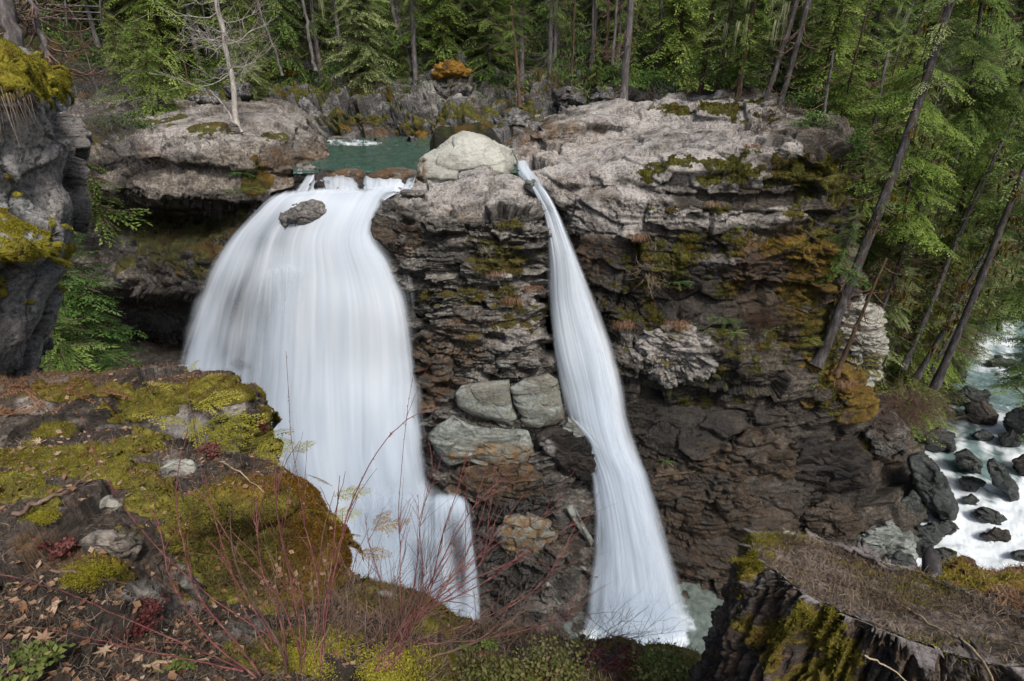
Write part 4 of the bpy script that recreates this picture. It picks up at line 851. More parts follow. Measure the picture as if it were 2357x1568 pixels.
veil('waterfall', rows_m3, 30, 50, M_mist, 'white foam spilling from the mouth of the cave', lambda x, y, U, V, k: .9 + 0 * x, 2, off=.1, edge=(.4, .1), top=.3, seed=12, rip=.05)

# rocks in the rapids
for k, (poly, Y, z, lab, m_) in enumerate(RR):
    c = np.mean(poly, 0); Pz = AZ(c[0], max(q[1] for q in poly) - 6, z); 
    blob('boulder', poly, Pz[1], 2.6, m_, nv=56, nu=110, pw=3.2, levels=((1.0, 1.0, .6, .14), (.35, .35, .22, .04)), fine=.03, seed=160 + k, label=lab, wet=.6, moss=.0 if k != 10 else .3, cat='boulder', dip=.4)
# far bank boulders
for k, (poly, Y, lab) in enumerate([
  ([(985,200),(1000,180),(1040,172),(1075,178),(1085,205),(1060,232),(1020,235),(990,222)],57.4,'grey boulder under the orange moss cushion on the far bank'),
  ([(1145,268),(1175,255),(1215,262),(1260,275),(1258,310),(1200,318),(1150,312),(1125,300)],49.5,'mossy dark boulder at the water edge behind the pale boulder'),
  ([(1350,228),(1375,205),(1405,205),(1425,225),(1400,245),(1365,245)],53,'rounded grey boulder above the tan shelf on the far bank'),
  ([(1280,215),(1310,200),(1340,212),(1345,240),(1310,252),(1285,240)],54,'grey lichen boulder left of the straight grey trunk'),
  ([(880,225),(905,212),(940,218),(945,240),(915,250),(885,245)],57,'small bluish boulder in the middle of the far bank'),
  ([(520,200),(545,190),(575,196),(580,222),(550,232),(522,222)],52,'grey boulder behind the pale bare tree'),
  ([(430,222),(460,208),(500,214),(510,238),(470,246),(435,240)],49,'bluish grey boulder left of the pale bare tree'),
  ([(1040,255),(1075,242),(1110,252),(1120,280),(1085,292),(1045,285)],54,'round boulder at the far end of the pool')]):
    blob('boulder', poly, Y, 3.2, M_bank, nv=56, nu=110, pw=2.8, levels=((1.5, 1.5, 1.0, .2), (.5, .5, .4, .08)), fine=.05, seed=190 + k, label=lab, moss=.35, pale=.3 if k == 0 else .1)
o = blob('moss_cushion', [(988,176),(1000,150),(1030,138),(1060,145),(1085,165),(1082,180),(1040,176),(1010,184)], 57.0, 3.0, None or rock_mat('orange_moss', [(.1, .05, .01)] * 4, moss_c=((.10, .045, .006), (.22, .11, .012), (.34, .20, .03)), lichen=0), nv=50, nu=90, pw=2.3, levels=((.5, .5, .5, .12),), fine=.12, moss=.6, mossup=0.0, seed=77, label='orange moss cushion on top of a grey boulder across the pool', cat='moss')
# ================================================================== VEGETATION
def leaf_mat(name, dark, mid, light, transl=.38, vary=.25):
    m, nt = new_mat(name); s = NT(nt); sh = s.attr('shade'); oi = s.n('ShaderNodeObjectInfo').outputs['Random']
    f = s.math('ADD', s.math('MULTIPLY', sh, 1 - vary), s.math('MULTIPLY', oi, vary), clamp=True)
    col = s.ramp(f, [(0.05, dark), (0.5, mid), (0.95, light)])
    df = s.n('ShaderNodeBsdfDiffuse'); s.l(col, df.inputs[0]); tr = s.n('ShaderNodeBsdfTranslucent'); s.l(col, tr.inputs[0])
    mx = s.n('ShaderNodeMixShader'); mx.inputs[0].default_value = transl; s.l(df.outputs[0], mx.inputs[1]); s.l(tr.outputs[0], mx.inputs[2])
    out = s.n('ShaderNodeOutputMaterial'); s.l(mx.outputs[0], out.inputs[0]); return m
def bark_mat(name, a, b, c, scale=6.0, moss=0.0):
    m, nt = new_mat(name); s = NT(nt); co = s.n('ShaderNodeTexCoord').outputs['Object']
    n1 = s.noise(s.mapping(co, (1, 1, .22)), scale, 5, .65); n2 = s.noise(co, scale * 3, 5, .7)
    col = s.ramp(s.math('ADD', s.math('MULTIPLY', n1, .7), s.math('MULTIPLY', n2, .35)), [(.36, a), (.52, b), (.70, c)])
    if moss: col = s.mix(s.math('MULTIPLY', s.map(s.noise(co, 1.3, 4, .6), .45, .6), moss), col, (.10, .07, .012))
    bs = s.n('ShaderNodeBsdfPrincipled'); s.l(col, bs.inputs['Base Color']); bs.inputs['Roughness'].default_value = .9; bs.inputs['Specular IOR Level'].default_value = .2
    s.l(s.bump(n1, .7, .04), bs.inputs['Normal']); out = s.n('ShaderNodeOutputMaterial'); s.l(bs.outputs[0], out.inputs[0]); return m
L_cedar = leaf_mat('leaf_cedar', (.040, .075, .018), (.19, .27, .06), (.42, .48, .15))
L_hem = leaf_mat('leaf_hemlock', (.028, .058, .018), (.14, .21, .055), (.33, .42, .125))
L_grey = leaf_mat('leaf_greygreen', (.04, .065, .028), (.18, .23, .09), (.38, .43, .19))
L_bright = leaf_mat('leaf_bright', (.03, .07, .02), (.11, .20, .05), (.24, .37, .11))
L_yellow = leaf_mat('leaf_yellow', (.09, .09, .012), (.26, .25, .04), (.46, .40, .09), .35)
L_broad = leaf_mat('leaf_broad', (.016, .036, .010), (.07, .13, .035), (.20, .29, .09), .15)
L_red = leaf_mat('leaf_red', (.035, .012, .012), (.11, .035, .035), (.27, .14, .11), .25)
L_dry = leaf_mat('leaf_dry', (.10, .05, .03), (.26, .15, .09), (.48, .36, .26), .2)
L_lichen = leaf_mat('lichen_hanging', (.20, .22, .10), (.38, .40, .22), (.55, .56, .36), .3)
L_mosst = leaf_mat('moss_tuft', (.07, .06, .006), (.20, .18, .02), (.42, .38, .07), .3)
L_mossd = leaf_mat('moss_dangling', (.04, .028, .004), (.12, .085, .010), (.22, .16, .02), .2)
L_orange = leaf_mat('moss_orange', (.09, .04, .006), (.24, .12, .014), (.40, .24, .04), .2)
B_grey = bark_mat('bark_grey', (.035, .031, .03), (.10, .09, .088), (.24, .22, .215))
B_dark = bark_mat('bark_dark', (.014, .012, .012), (.045, .041, .042), (.14, .13, .132), 5, .15)
B_pale = bark_mat('bark_pale', (.14, .12, .10), (.34, .31, .28), (.55, .52, .47), 4)
B_red = bark_mat('bark_reddish', (.022, .013, .010), (.065, .04, .03), (.14, .10, .078), 5, .3)
B_twig = bark_mat('twig_brown', (.045, .025, .018), (.12, .075, .055), (.25, .18, .14), 5)
B_stem = bark_mat('stem_red', (.05, .018, .020), (.13, .045, .045), (.25, .13, .10), 9)
B_straw = bark_mat('straw', (.16, .11, .06), (.32, .24, .15), (.50, .42, .30), 8)

def frond(L, rs, nodes=12, droop=.28, side=.42, leaf=.15, lw=.045, hang=.35, step=.11):
    """one flat drooping conifer spray, +x outwards. returns quads (n,4,3), shade (n,)"""
    Qs, Sh = [], []
    base = rs.uniform(-.16, .16)
    for i in range(1, nodes + 1):
        t = i / nodes; c = np.array([L * t, 0, -droop * L * t * t]); 
        for sgn in (-1, 1):
            l = side * L * (1 - t * .85) * min(1, t * 3.5) * rs.uniform(.65, 1.15)
            ang = R(rs.uniform(42, 68)) * sgn; dr = np.array([math.cos(ang), math.sin(ang), -hang * rs.uniform(.3, 1)])
            m = max(2, int(l / step))
            k = (np.arange(m) + rs.uniform(0, .6, m)) / m
            p = c + dr * (l * k)[:, None] + np.array([0, 0, -.25 * l]) * (k ** 2)[:, None]
            a2 = ang + np.where(np.arange(m) % 2, 1, -1) * R(38) * rs.uniform(.4, 1.2, m)
            lf = leaf * rs.uniform(.7, 1.3, m)
            d = np.stack([np.cos(a2), np.sin(a2), -.40 + rs.normal(0, .16, m)], -1); d /= np.linalg.norm(d, axis=1, keepdims=True)
            w = np.cross(d, [0, 0, 1.0]); w /= np.linalg.norm(w, axis=1, keepdims=True) + 1e-6
            w = w + rs.normal(0, .15, (m, 3))
            e = p + d * lf[:, None]; mid = p + d * (lf * .45)[:, None]
            Qs.append(np.stack([p, mid + w * lw * lf[:, None] / leaf, e, mid - w * lw * lf[:, None] / leaf], 1))
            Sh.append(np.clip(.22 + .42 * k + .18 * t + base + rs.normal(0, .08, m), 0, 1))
        # tip leaflet on the axis
    return np.concatenate(Qs), np.concatenate(Sh)
_rs = np.random.default_rng(11)
FR = {}
def fr_set(key, n, **kw):
    FR[key] = [frond(1.0, _rs, **kw) for _ in range(n)]
fr_set('cedar', 5, nodes=15, droop=.38, side=.36, leaf=.100, lw=.019, hang=.75, step=.040)
fr_set('hem', 5, nodes=17, droop=.26, side=.40, leaf=.085, lw=.015, hang=.32, step=.036)
fr_set('near', 4, nodes=22, droop=.20, side=.42, leaf=.055, lw=.011, hang=.25, step=.024)
fr_set('fern', 3, nodes=16, droop=.45, side=.16, leaf=.10, lw=.016, hang=.1, step=.06)
fr_set('sparse', 4, nodes=9, droop=.35, side=.40, leaf=.12, lw=.028, hang=.7, step=.10)
def place_fronds(items, rs):
    """items: (pos, azimuth, pitch, roll, length, key, shade shift)"""
    V, Sh = [], []
    for pos, az, pit, rol, L, key, ds in items:
        q, s = FR[key][rs.integers(len(FR[key]))]
        M = basis(-pit, az, rol)
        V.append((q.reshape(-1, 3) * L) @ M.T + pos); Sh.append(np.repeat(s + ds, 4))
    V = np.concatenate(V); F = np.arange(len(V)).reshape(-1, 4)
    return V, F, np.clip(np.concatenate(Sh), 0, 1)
def rs_(n): return np.random.default_rng(n)

def make_conifer(name, seed, h, r, z0, n, key, lm, bm, trad, lean=(0, 0), dead=0, droop=0.0, top=None, label=None, cat='tree', lowfill=1.0, lichens=0):
    """trunk, crown and bare dead branches around the tree's own base"""
    rs = rs_(seed); t = thing(name, label, cat)
    base = np.zeros(3); tip = np.array([lean[0] * h, lean[1] * h, h])
    ax = wob(base - np.array([0, 0, .6]), tip, 14, .12, seed)
    mb = MB(); mb.tube(ax, np.linspace(trad * 1.15, trad * .18, 14) * np.r_[1.35, np.ones(13)], 9)
    mb.build('trunk', bm, t)
    def at(z): k = np.clip(z / h, 0, 1); i = k * 13; j = int(min(12, i)); return ax[j] * (1 - (i - j)) + ax[j + 1] * (i - j)
    items = []; mbk = MB(); zt = top or h
    for i in range(n):
        f = (i + rs.uniform(0, 1)) / n; z = z0 + (zt - z0) * f ** .95
        L = r * (1 - .75 * (z / h) ** 1.1) * rs.uniform(.55, 1.12); az = i * 2.39996 + rs.normal(0, .4)
        p = at(z); pit = R(rs.uniform(-22, 14)) - droop
        items.append((p, az, pit, rs.normal(0, .25), L, key, rs.normal(0, .13)))
        e = p + L * .85 * np.array([math.cos(az) * math.cos(pit), math.sin(az) * math.cos(pit), math.sin(pit) - .16])
        mbk.tube(wob(p, e, 4, .03, int(rs.integers(1 << 30)), -.03 * L), np.linspace(.012 + .010 * L, .004, 4), 4)
    V, F, sh = place_fronds(items, rs)
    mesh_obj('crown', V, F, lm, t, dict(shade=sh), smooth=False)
    for i in range(dead):
        z = rs.uniform(.12, .75) * max(z0, h * .5); az = rs.uniform(0, 6.28); L = rs.uniform(.8, 2.4)
        p = at(z); e = p + np.array([math.cos(az) * L, math.sin(az) * L, -L * rs.uniform(.05, .5)])
        bp = wob(p, e, 6, .08, int(rs.integers(1 << 30)), .18 * L); mbk.tube(bp, np.linspace(.024, .006, 6), 4)
        for j in range(3):
            q = bp[2 + j]; e2 = q + (e - p) * .25 + rs.normal(0, .22, 3); mbk.tube(wob(q, e2, 3, .03, int(rs.integers(1 << 30))), [.009, .006, .004], 3)
    mbk.build('dead_branches' if dead > n else 'branches', bm if bm is not B_dark else B_twig, t)
    if lichens:
        Lm = MB()
        for i in range(lichens):
            p = at(rs.uniform(.3, .8) * h) + np.array([rs.uniform(-r, r) * .7, -rs.uniform(.2, .8) * r, 0]); n_ = 10
            for k in range(n_):
                q = p + rs.normal(0, .09, 3) * np.array([1, 1, .4]); l = rs.uniform(.6, 2.0); x = np.linspace(0, 1, 4)[:, None]
                Lm.tube(q + x * np.array([rs.normal(0, .04), 0, -l]) + rs.normal(0, .02, (4, 3)), np.array([.02, .03, .02, .004]), 3, rs.uniform(.3, .9))
        Lm.build('hanging_lichen', L_lichen, t)['kind'] = 'stuff'
    return t
def copy_tree(o, parent=None):
    c = o.copy(); C.objects.link(c)
    if parent is not None: c.parent = parent
    for ch in list(o.children): copy_tree(ch, c)
    return c

# kinds of forest tree
PROT = [
 make_conifer('cedar_tree', 1, 20, 4.2, .8, 140, 'cedar', L_cedar, B_red, .22, top=15),
 make_conifer('cedar_tree', 2, 18, 3.6, .6, 140, 'cedar', L_hem, B_grey, .18, top=13, droop=.1),
 make_conifer('hemlock_tree', 3, 20, 3.8, 1.2, 150, 'hem', L_hem, B_dark, .22, top=15),
 make_conifer('hemlock_tree', 4, 17, 4.4, .5, 170, 'hem', L_grey, B_dark, .16, top=12),
 make_conifer('tall_conifer', 5, 24, 2.8, 4.6, 90, 'cedar', L_cedar, B_grey, .24, dead=34, top=18),
 make_conifer('tall_conifer', 6, 24, 2.6, 5.5, 70, 'hem', L_hem, B_grey, .20, dead=44, top=18, lichens=5),
 make_conifer('young_conifer', 7, 5.0, 1.6, .15, 70, 'cedar', L_cedar, B_red, .06),
 make_conifer('young_conifer', 8, 4.0, 1.5, .1, 60, 'hem', L_bright, B_red, .05),
]
LABELS = ['yellow green cedar in the forest wall across the river', 'dark cedar with drooping sprays in the forest across the river', 'dark hemlock in the forest across the river', 'greyish green hemlock in the forest across the river',
          'tall conifer with dead lower branches across the river', 'thin conifer with hanging lichen across the river', 'young cedar at the forest edge across the river', 'small bright green hemlock at the forest edge across the river']
GR = ['yellow green cedars across the river', 'dark cedars across the river', 'dark hemlocks across the river', 'grey green hemlocks across the river', 'tall conifers with bare lower trunks', 'lichen hung conifers across the river', 'young cedars at the forest edge', 'small hemlocks at the forest edge']
used = [False] * 8
def put(k, x, y, z=None, s=1.0, rz=None, label=None, group=None, lean=(0, 0)):
    o = PROT[k] if not used[k] else copy_tree(PROT[k]); used[k] = True
    o.location = (x, y, Hp(x, y) - .15 if z is None else z); o.rotation_euler = (lean[0], lean[1], rng.uniform(0, 6.28) if rz is None else rz)
    o.scale = (s, s, s * rng.uniform(.92, 1.1))
    o['label'] = label or LABELS[k]; g = GR[k] if group is None and label is None else group
    if g: o['group'] = g
    elif 'group' in o: del o['group']
    return o
fr = rs_(42)
# forest wall behind the river
placed = []
def ok(x, y, d):
    for a, b in placed:
        if (a - x) ** 2 + (b - y) ** 2 < d * d: return False
    placed.append((x, y)); return True
for row, (Y0, Y1, n, dm) in enumerate([(59.5, 62, 30, 2.6), (63, 69, 36, 3.0), (70, 80, 34, 3.4), (82, 98, 26, 4.5)]):
    for i in range(n):
        for tr in range(8):
            x = fr.uniform(-58 - row * 6, 30 + row * 3); y = fr.uniform(Y0, Y1)
            # leave dark gaps between the sprays
            if row == 0 and (5 < x < 19) and fr.uniform() < .75: continue
            if ok(x, y, dm): break
        else: continue
        w = [.30, .22, .14, .10, .12, .12, 0, 0] if x < 2 else [.14, .14, .18, .14, .22, .18, 0, 0]
        put(int(fr.choice(8, p=w)), x, y, s=fr.uniform(.75, 1.15))
for i in range(26):
    x = fr.uniform(-40, 26); y = fr.uniform(57.5, 60.5); put(int(fr.choice([6, 7, 6])), x, y, s=fr.uniform(.5, 1.0), z=Hp(x, y) + .6)
# left side: trees standing behind the rock shelf
RIGHTL = ['grey green hemlock on the steep slope above the rapids', 'dark hemlock on the steep slope above the rapids', 'yellow green cedar on the steep slope above the rapids']
for i, (px, py, Y, k, s_) in enumerate([(120,170,33,3,.5),(200,150,40,0,.55),(60,120,36,2,.5),(300,140,50,1,.7),(420,120,52,0,.8),(180,60,52,1,.8),(560,150,55,3,.7),(360,60,60,0,.9)]):
    p = AY(px, py, Y); put(k, p[0], p[1], z=Hp(p[0], p[1]) - .2, s=s_, label=None)
# slope above the rapids (right)
n_r = 0
for i in range(3000):
    if n_r >= 120: break
    X = fr.uniform(21, 92); Y = fr.uniform(38, 96)
    n = (X - 33) * -.774 + (Y - 29) * .633
    if n < 5.5 and Y < 66: continue
    if Y < 44 and X < 26: continue
    if i < 1200 and Y > 70: continue
    if not ok(X, Y, 2.3 + (Y - 40) * .03): continue
    k = int(fr.choice([0, 1, 2, 3, 5], p=[.28, .10, .20, .36, .06])); n_r += 1
    o = put(k, X, Y, s=fr.uniform(.7, 1.05), lean=(fr.normal(0, .04), .10 + fr.normal(0, .05)), rz=0 if False else None)
    j = {0: 2, 1: 1, 2: 1, 3: 0, 5: 0}[k]; o['label'] = RIGHTL[j]; o['group'] = ['grey green trees above the rapids', 'dark trees above the rapids', 'yellow green cedars above the rapids'][j]

# ---- individual trunks one can pick out
def trunk_tree(name, label, pts, Ys, w0, w1, bm, dead=0, crown=None, dl=1.2, seed=0, sag=.2, cat='tree', moss=0, up=0.0, twig=3, extra=0, dstart=.1):
    """a trunk through picture points with depths, bare branches and optional sprays; w in metres"""
    rs = rs_(seed); K = np.array([AY(x, y, Y) for (x, y), Y in zip(pts, Ys)])
    ax = cr(np.linspace(0, len(K) - 1, 16), len(K)) @ K
    if extra: ax = np.concatenate([ax, ax[-1] + (ax[-1] - ax[-2]) * np.arange(1, extra + 1)[:, None]])
    n = len(ax); t = thing(name, label, cat, ax[0]); rad = np.linspace(w0, w1, n) * .5; rad[0] *= 1.5; rad[1] *= 1.12
    ax = ax + np.r_[0, rs.normal(0, .03, n - 1)][:, None] * np.array([1, 1, 0])
    mb = MB(); mb.tube(ax, rad, 12); mb.build('trunk', bm, t)
    for i in range(dead):
        bb = MB(); mm = MB()
        f = rs.uniform(dstart, .98) * (n - 1); j = int(f); p = ax[j] + (ax[min(j + 1, n - 1)] - ax[j]) * (f - j); az = rs.uniform(0, 6.28); L = dl * rs.uniform(.4, 1.2)
        e = p + np.array([math.cos(az) * L, math.sin(az) * L, L * (up + rs.uniform(-.35, .15))]); bp = wob(p, e, 7, .10 * dl, int(rs.integers(1 << 30)), sag * L)
        r0 = min(rad[j] * .4, .035); bb.tube(bp, np.linspace(r0, r0 * .25, 7), 4)
        for q in range(twig):
            a = bp[rs.integers(2, 6)]; e2 = a + (e - p) * rs.uniform(.15, .4) + rs.normal(0, .16 * dl, 3); tp = wob(a, e2, 4, .04, int(rs.integers(1 << 30)), .05)
            bb.tube(tp, np.linspace(r0 * .45, r0 * .15, 4), 3)
            for q2 in range(2 if twig > 3 else 0):
                b = tp[rs.integers(1, 4)]; bb.tube(wob(b, b + (e2 - a) * .4 + rs.normal(0, .10 * dl, 3), 3, .02, int(rs.integers(1 << 30))), [r0 * .25, r0 * .2, r0 * .12], 3)
        if moss and rs.uniform() < moss:
            for q in range(14):
                a = bp[rs.integers(0, 6)] + rs.normal(0, .04, 3); l = rs.uniform(.15, .55); mm.tube(a + np.array([[0, 0, .03], [0, 0, -l * .5], [0, 0, -l]]) + rs.normal(0, .02, (3, 3)), [.05, .045, .008], 4, rs.uniform(.1, .9))
        bo = bb.build('branch', B_twig if bm is not B_pale else B_pale, t)
        if mm.V: tag(mm.build('moss', L_mossd, bo), kind='stuff')
    if crown:
        nf, Lf, key, lm, f0, f1 = crown; it = []
        for i in range(nf):
            f = rs.uniform(f0, f1) * (n - 1); j = min(int(f), n - 2); p = ax[j] + (ax[j + 1] - ax[j]) * (f - j)
            it.append((p, rs.uniform(0, 6.28), R(rs.uniform(-30, 5)), rs.normal(0, .3), Lf * rs.uniform(.5, 1.2), key, rs.normal(0, .1)))
        V, F, sh = place_fronds(it, rs); mesh_obj('crown', V, F, lm, t, dict(shade=sh), smooth=False)
    return t
trunk_tree('bare_tree', 'straight grey trunk with drooping dead branches at the back of the tan shelf', [(1433,242),(1442,130),(1450,40),(1456,-40)], [49, 49, 49, 49], .62, .42, B_grey, 26, None, 2.2, 1, .35, extra=6)
trunk_tree('bare_tree', 'thin mossy brown trunk leaning out of the far bank boulders', [(1196,250),(1192,180),(1186,110),(1180,50)], [53.5, 54.5, 55.5, 56.5], .34, .2, B_red, 30, (26, 1.6, 'hem', L_hem, .45, 1.0), 2.6, 2, .1, extra=3)
trunk_tree('bare_tree', 'slim grey trunk above the far left end of the pool', [(726,165),(716,110),(706,50),(697,0)], [58, 58.4, 58.8, 59], .32, .25, B_grey, 8, None, 1.4, 3, extra=5)
trunk_tree('bare_tree', 'grey trunk half hidden by cedar sprays left of the orange moss cushion', [(948,160),(928,100),(908,40),(897,-10)], [60.5, 60.8, 61, 61.3], .38, .3, B_grey, 6, None, 1.2, 4, extra=5)
trunk_tree('pale_tree', 'pale bare tree growing from the edge of the left rock shelf', [(545,292),(538,210),(522,120),(506,40),(493,-40)], [37.6, 38.2, 38.8, 39.2, 39.6], .34, .22, B_pale, 40, None, 3.3, 5, .12, up=.35, twig=6, extra=6, dstart=.25)
trunk_tree('pale_tree', 'thin pale dead stem beside the bare tree on the left shelf', [(558,305),(528,265),(504,230),(484,208)], [37.2, 37.4, 37.6, 37.8], .14, .05, B_pale, 7, None, .8, 6, .05, twig=2)
trunk_tree('bare_tree', 'reddish trunk left of a paired grey one in the dark gap of the forest', [(1396,140),(1398,80),(1400,10)], [58.5, 58.7, 58.9], .30, .26, B_red, 8, None, 1.6, 7, extra=6)
trunk_tree('bare_tree', 'light grey trunk paired with the reddish one in the dark gap', [(1410,150),(1414,90),(1420,-10)], [57.5, 57.6, 57.7], .26, .22, B_grey, 12, None, 1.8, 8, .3, extra=6)
trunk_tree('bare_tree', 'orange brown trunk in the forest left of the straight grey one', [(1316,170),(1320,90),(1322,0)], [57.5, 57.7, 57.9], .22, .18, B_red, 14, (8, 1.2, 'sparse', L_cedar, .4, 1), 1.6, 9, .3, extra=6)
trunk_tree('bare_tree', 'mossy pole trunk between the orange brown and the reddish one', [(1358,160),(1363,90),(1366,0)], [59, 59.2, 59.4], .22, .2, B_dark, 8, None, 1.4, 10, extra=6)
trunk_tree('bare_tree', 'thin dark trunk behind the straight grey one, to its right', [(1512,160),(1518,90),(1522,0)], [60, 60, 60], .36, .3, B_dark, 10, None, 1.6, 11, extra=6)
trunk_tree('leaning_tree', 'left of the two dark trunks leaning right above the cliff', [(1752,262),(1785,160),(1812,80),(1838,-10)], [42, 42.6, 43, 43.4], .36, .30, B_dark, 16, None, 1.6, 12, .25, extra=6)
trunk_tree('leaning_tree', 'right of the two dark trunks leaning right above the cliff', [(1786,272),(1810,190),(1838,90),(1864,-10)], [41.4, 42, 42.4, 43], .38, .30, B_dark, 20, (10, 1.5, 'cedar', L_grey, .5, 1), 1.8, 13, .3, extra=6)
trunk_tree('bare_tree', 'short lichen spotted snag just right of the cliff top trees', [(1975 - 90,335),(1895,270),(1905,200),(1915,140)], [40, 40.4, 40.8, 41], .22, .14, B_grey, 22, None, 1.3, 14, .2, extra=2)
trunk_tree('bare_tree', 'thin grey snag right of the lichen spotted one', [(2010,300),(2022,240),(2030,190),(2040,140)], [44, 44.3, 44.6, 45], .26, .18, B_grey, 22, None, 1.6, 15, .2, extra=2)
for i, (x, y, lab) in enumerate([(1612,225,'cedar clump standing at the left on top of the right cliff'), (1650,215,'lichen hung cedar on top of the right cliff, between two others'), (1700,212,'cedar draped with pale lichen left of the two leaning trunks')]):
    p = AY(x, y, 49 - i * 1.6)
    t = make_conifer('cedar_tree', 60 + i, 15, 2.7, 2.2, 80, 'cedar', (L_cedar, L_grey, L_cedar)[i], B_red, .2, dead=22, top=12, lichens=(0, 5, 14)[i], label=lab); t.location = (p[0], p[1], p[2] - .3)
# the big leaning trunks above the talus
t = trunk_tree('leaning_tree', 'big dark trunk leaning right across the green forest, from the mossy outcrop', [(1878,842),(1896,808),(1935,710),(2000,545),(2060,390),(2125,205),(2195,-20)], [31.2, 31.4, 31.8, 32.6, 33.4, 34.2, 35.4], .68, .32, B_dark, 46, (46, 2.2, 'hem', L_grey, .45, 1.0), 2.0, 20, .2, moss=.4, extra=4, dstart=.22)
trunk_tree('leaning_tree', 'thin dead trunk right beside the foot of the big leaning trunk', [(1925,862),(1945,815),(1985,720),(2040,595)], [30.6, 30.9, 31.3, 31.8], .34, .12, B_red, 26, None, 1.6, 21, .2, twig=4, dstart=.4)
trunk_tree('leaning_tree', 'slim grey trunk just behind the big leaning one', [(1868,800),(1905,690),(1945,590),(1962,540)], [33.5, 33.8, 34.1, 34.4], .26, .14, B_grey, 14, None, 1.1, 22)
for i, (a, b, Y0, w, lab, bm) in enumerate([
  ((2150,895),(2362,380),36,.50,'rightmost big trunk leaning over the rapids',B_dark), ((2108,872),(2235,640),38,.42,'dark trunk in the cluster left of the rightmost leaning one',B_dark),
  ((2078,850),(2200,560),39,.40,'grey barked trunk in the leaning cluster above the rapids',B_grey), ((2062,820),(2150,600),40,.34,'reddish trunk at the left of the leaning cluster above the rapids',B_red),
  ((2125,890),(2290,560),40,.36,'thin dark trunk crossing behind the rightmost leaning one',B_dark), ((2010,760),(2085,560),39,.28,'thin mossy trunk behind the white outcrop',B_dark)]):
    m_ = ((a[0] + b[0]) / 2 + 4, (a[1] + b[1]) / 2)
    trunk_tree('leaning_tree', lab, [a, m_, b, (b[0] * 2 - a[0] + (b[0] - m_[0]) * .2, b[1] * 2 - a[1])], [Y0, Y0 + 1, Y0 + 2, Y0 + 4], w, w * .55, bm, 34, (20, 2.0, 'sparse', L_grey, .35, 1.0), 2.6, 30 + i, .25, moss=.5, twig=4, dstart=.2)
for i, (pts, Y0, lab, lm_) in enumerate([([(2440,980),(2400,700),(2390,400)], 40, 'spreading hemlock at the right edge whose boughs hang over the rapids', L_hem), ([(2300,760),(2290,600),(2300,420)], 48, 'feathery grey green hemlock behind the leaning cluster, above the rapids', L_grey), ([(2190,700),(2200,560),(2230,380)], 45, 'feathery yellow green cedar between the leaning trunks', L_cedar), ([(2080,560),(2095,400),(2120,220)], 41, 'leafy cedar behind the middle of the big leaning trunk', L_cedar), ([(2330,420),(2345,250),(2370,60)], 46, 'leafy hemlock near the right edge, above the overhanging one', L_grey), ([(2230,300),(2240,160),(2260,0)], 44, 'green hemlock right of the top of the big leaning trunk', L_hem)]):
    trunk_tree('hemlock_tree', lab, pts, [Y0, Y0, Y0], .34, .2, B_dark, 12, (80, 3.8, 'near', lm_, .05, 1.0), 2.6, 70 + i, .25, moss=.4, twig=3, dstart=.1, extra=3)
# top left corner
trunk_tree('bare_tree', 'thick grey trunk cut by the top left corner of the picture', [(62,190),(30,80),(-2,-40)], [17, 17.2, 17.4], .42, .38, B_grey, 4, None, .8, 40, extra=5)
trunk_tree('snag', 'dead grey snag with a broken side hanging down near the top left corner', [(118,172),(104,110),(86,50),(70,-10)], [18, 18, 18.2, 18.5], .20, .14, B_grey, 34, None, 1.3, 41, .25, twig=4, cat='snag', extra=3)
trunk_tree('bare_tree', 'thin dead stem in the forest right of the pale bare tree', [(650,175),(628,100),(602,40),(590,-10)], [54, 54.4, 54.8, 55], .2, .14, B_grey, 22, None, 1.6, 42, .2, extra=4)

# ---- saplings and shrubs
def sapling(label, px, py, Y, h, r, n, key, lm, seed, mode=AY, lean=(0, 0), name='young_conifer', zoff=-.1, z0=.05):
    p = mode(px, py, Y); t = make_conifer(name, seed, h, r, z0, n, key, lm, B_twig, .02 + h * .008, lean=lean, label=label, cat='young tree'); t.location = (p[0], p[1], p[2] + zoff); return t
sapling('young hemlock with bright sprays leaning out beside the left mossy cliff', 190, 800, 18.0, 5.9, 2.6, 150, 'hem', L_bright, 201, lean=(.06, -.02))
sapling('lower bright hemlock sapling in front of the dark cave mouth', 130, 865, 15.5, 2.6, 2.2, 90, 'hem', L_hem, 202, lean=(.2, 0))
sapling('yellowish small cedar above the bright hemlock, under the dead twigs at the left', 225, 470, 21, 2.0, 1.6, 60, 'sparse', L_cedar, 208)
sapling('yellowish young cedar on the left rock shelf under the forest', 360, 238, 43, 5.5, 3.0, 80, 'cedar', L_cedar, 203)
sapling('second yellow green young cedar behind the left shelf, nearer the cliff', 290, 205, 46, 5.5, 2.6, 70, 'cedar', L_cedar, 204)
sapling('small bright green hemlock growing from the cliff beside the big leaning trunk', 1935, 600, 32.4, 3.4, 1.9, 60, 'hem', L_bright, 205, lean=(.0, -.05))
sapling('young hemlock above the right corner of the cliff', 1985, 480, 36, 4.2, 1.6, 60, 'hem', L_hem, 206)
sapling('yellow tipped young cedar leaning over the cliff corner', 1985, 400, 34.5, 3.0, 1.8, 40, 'sparse', L_cedar, 207)

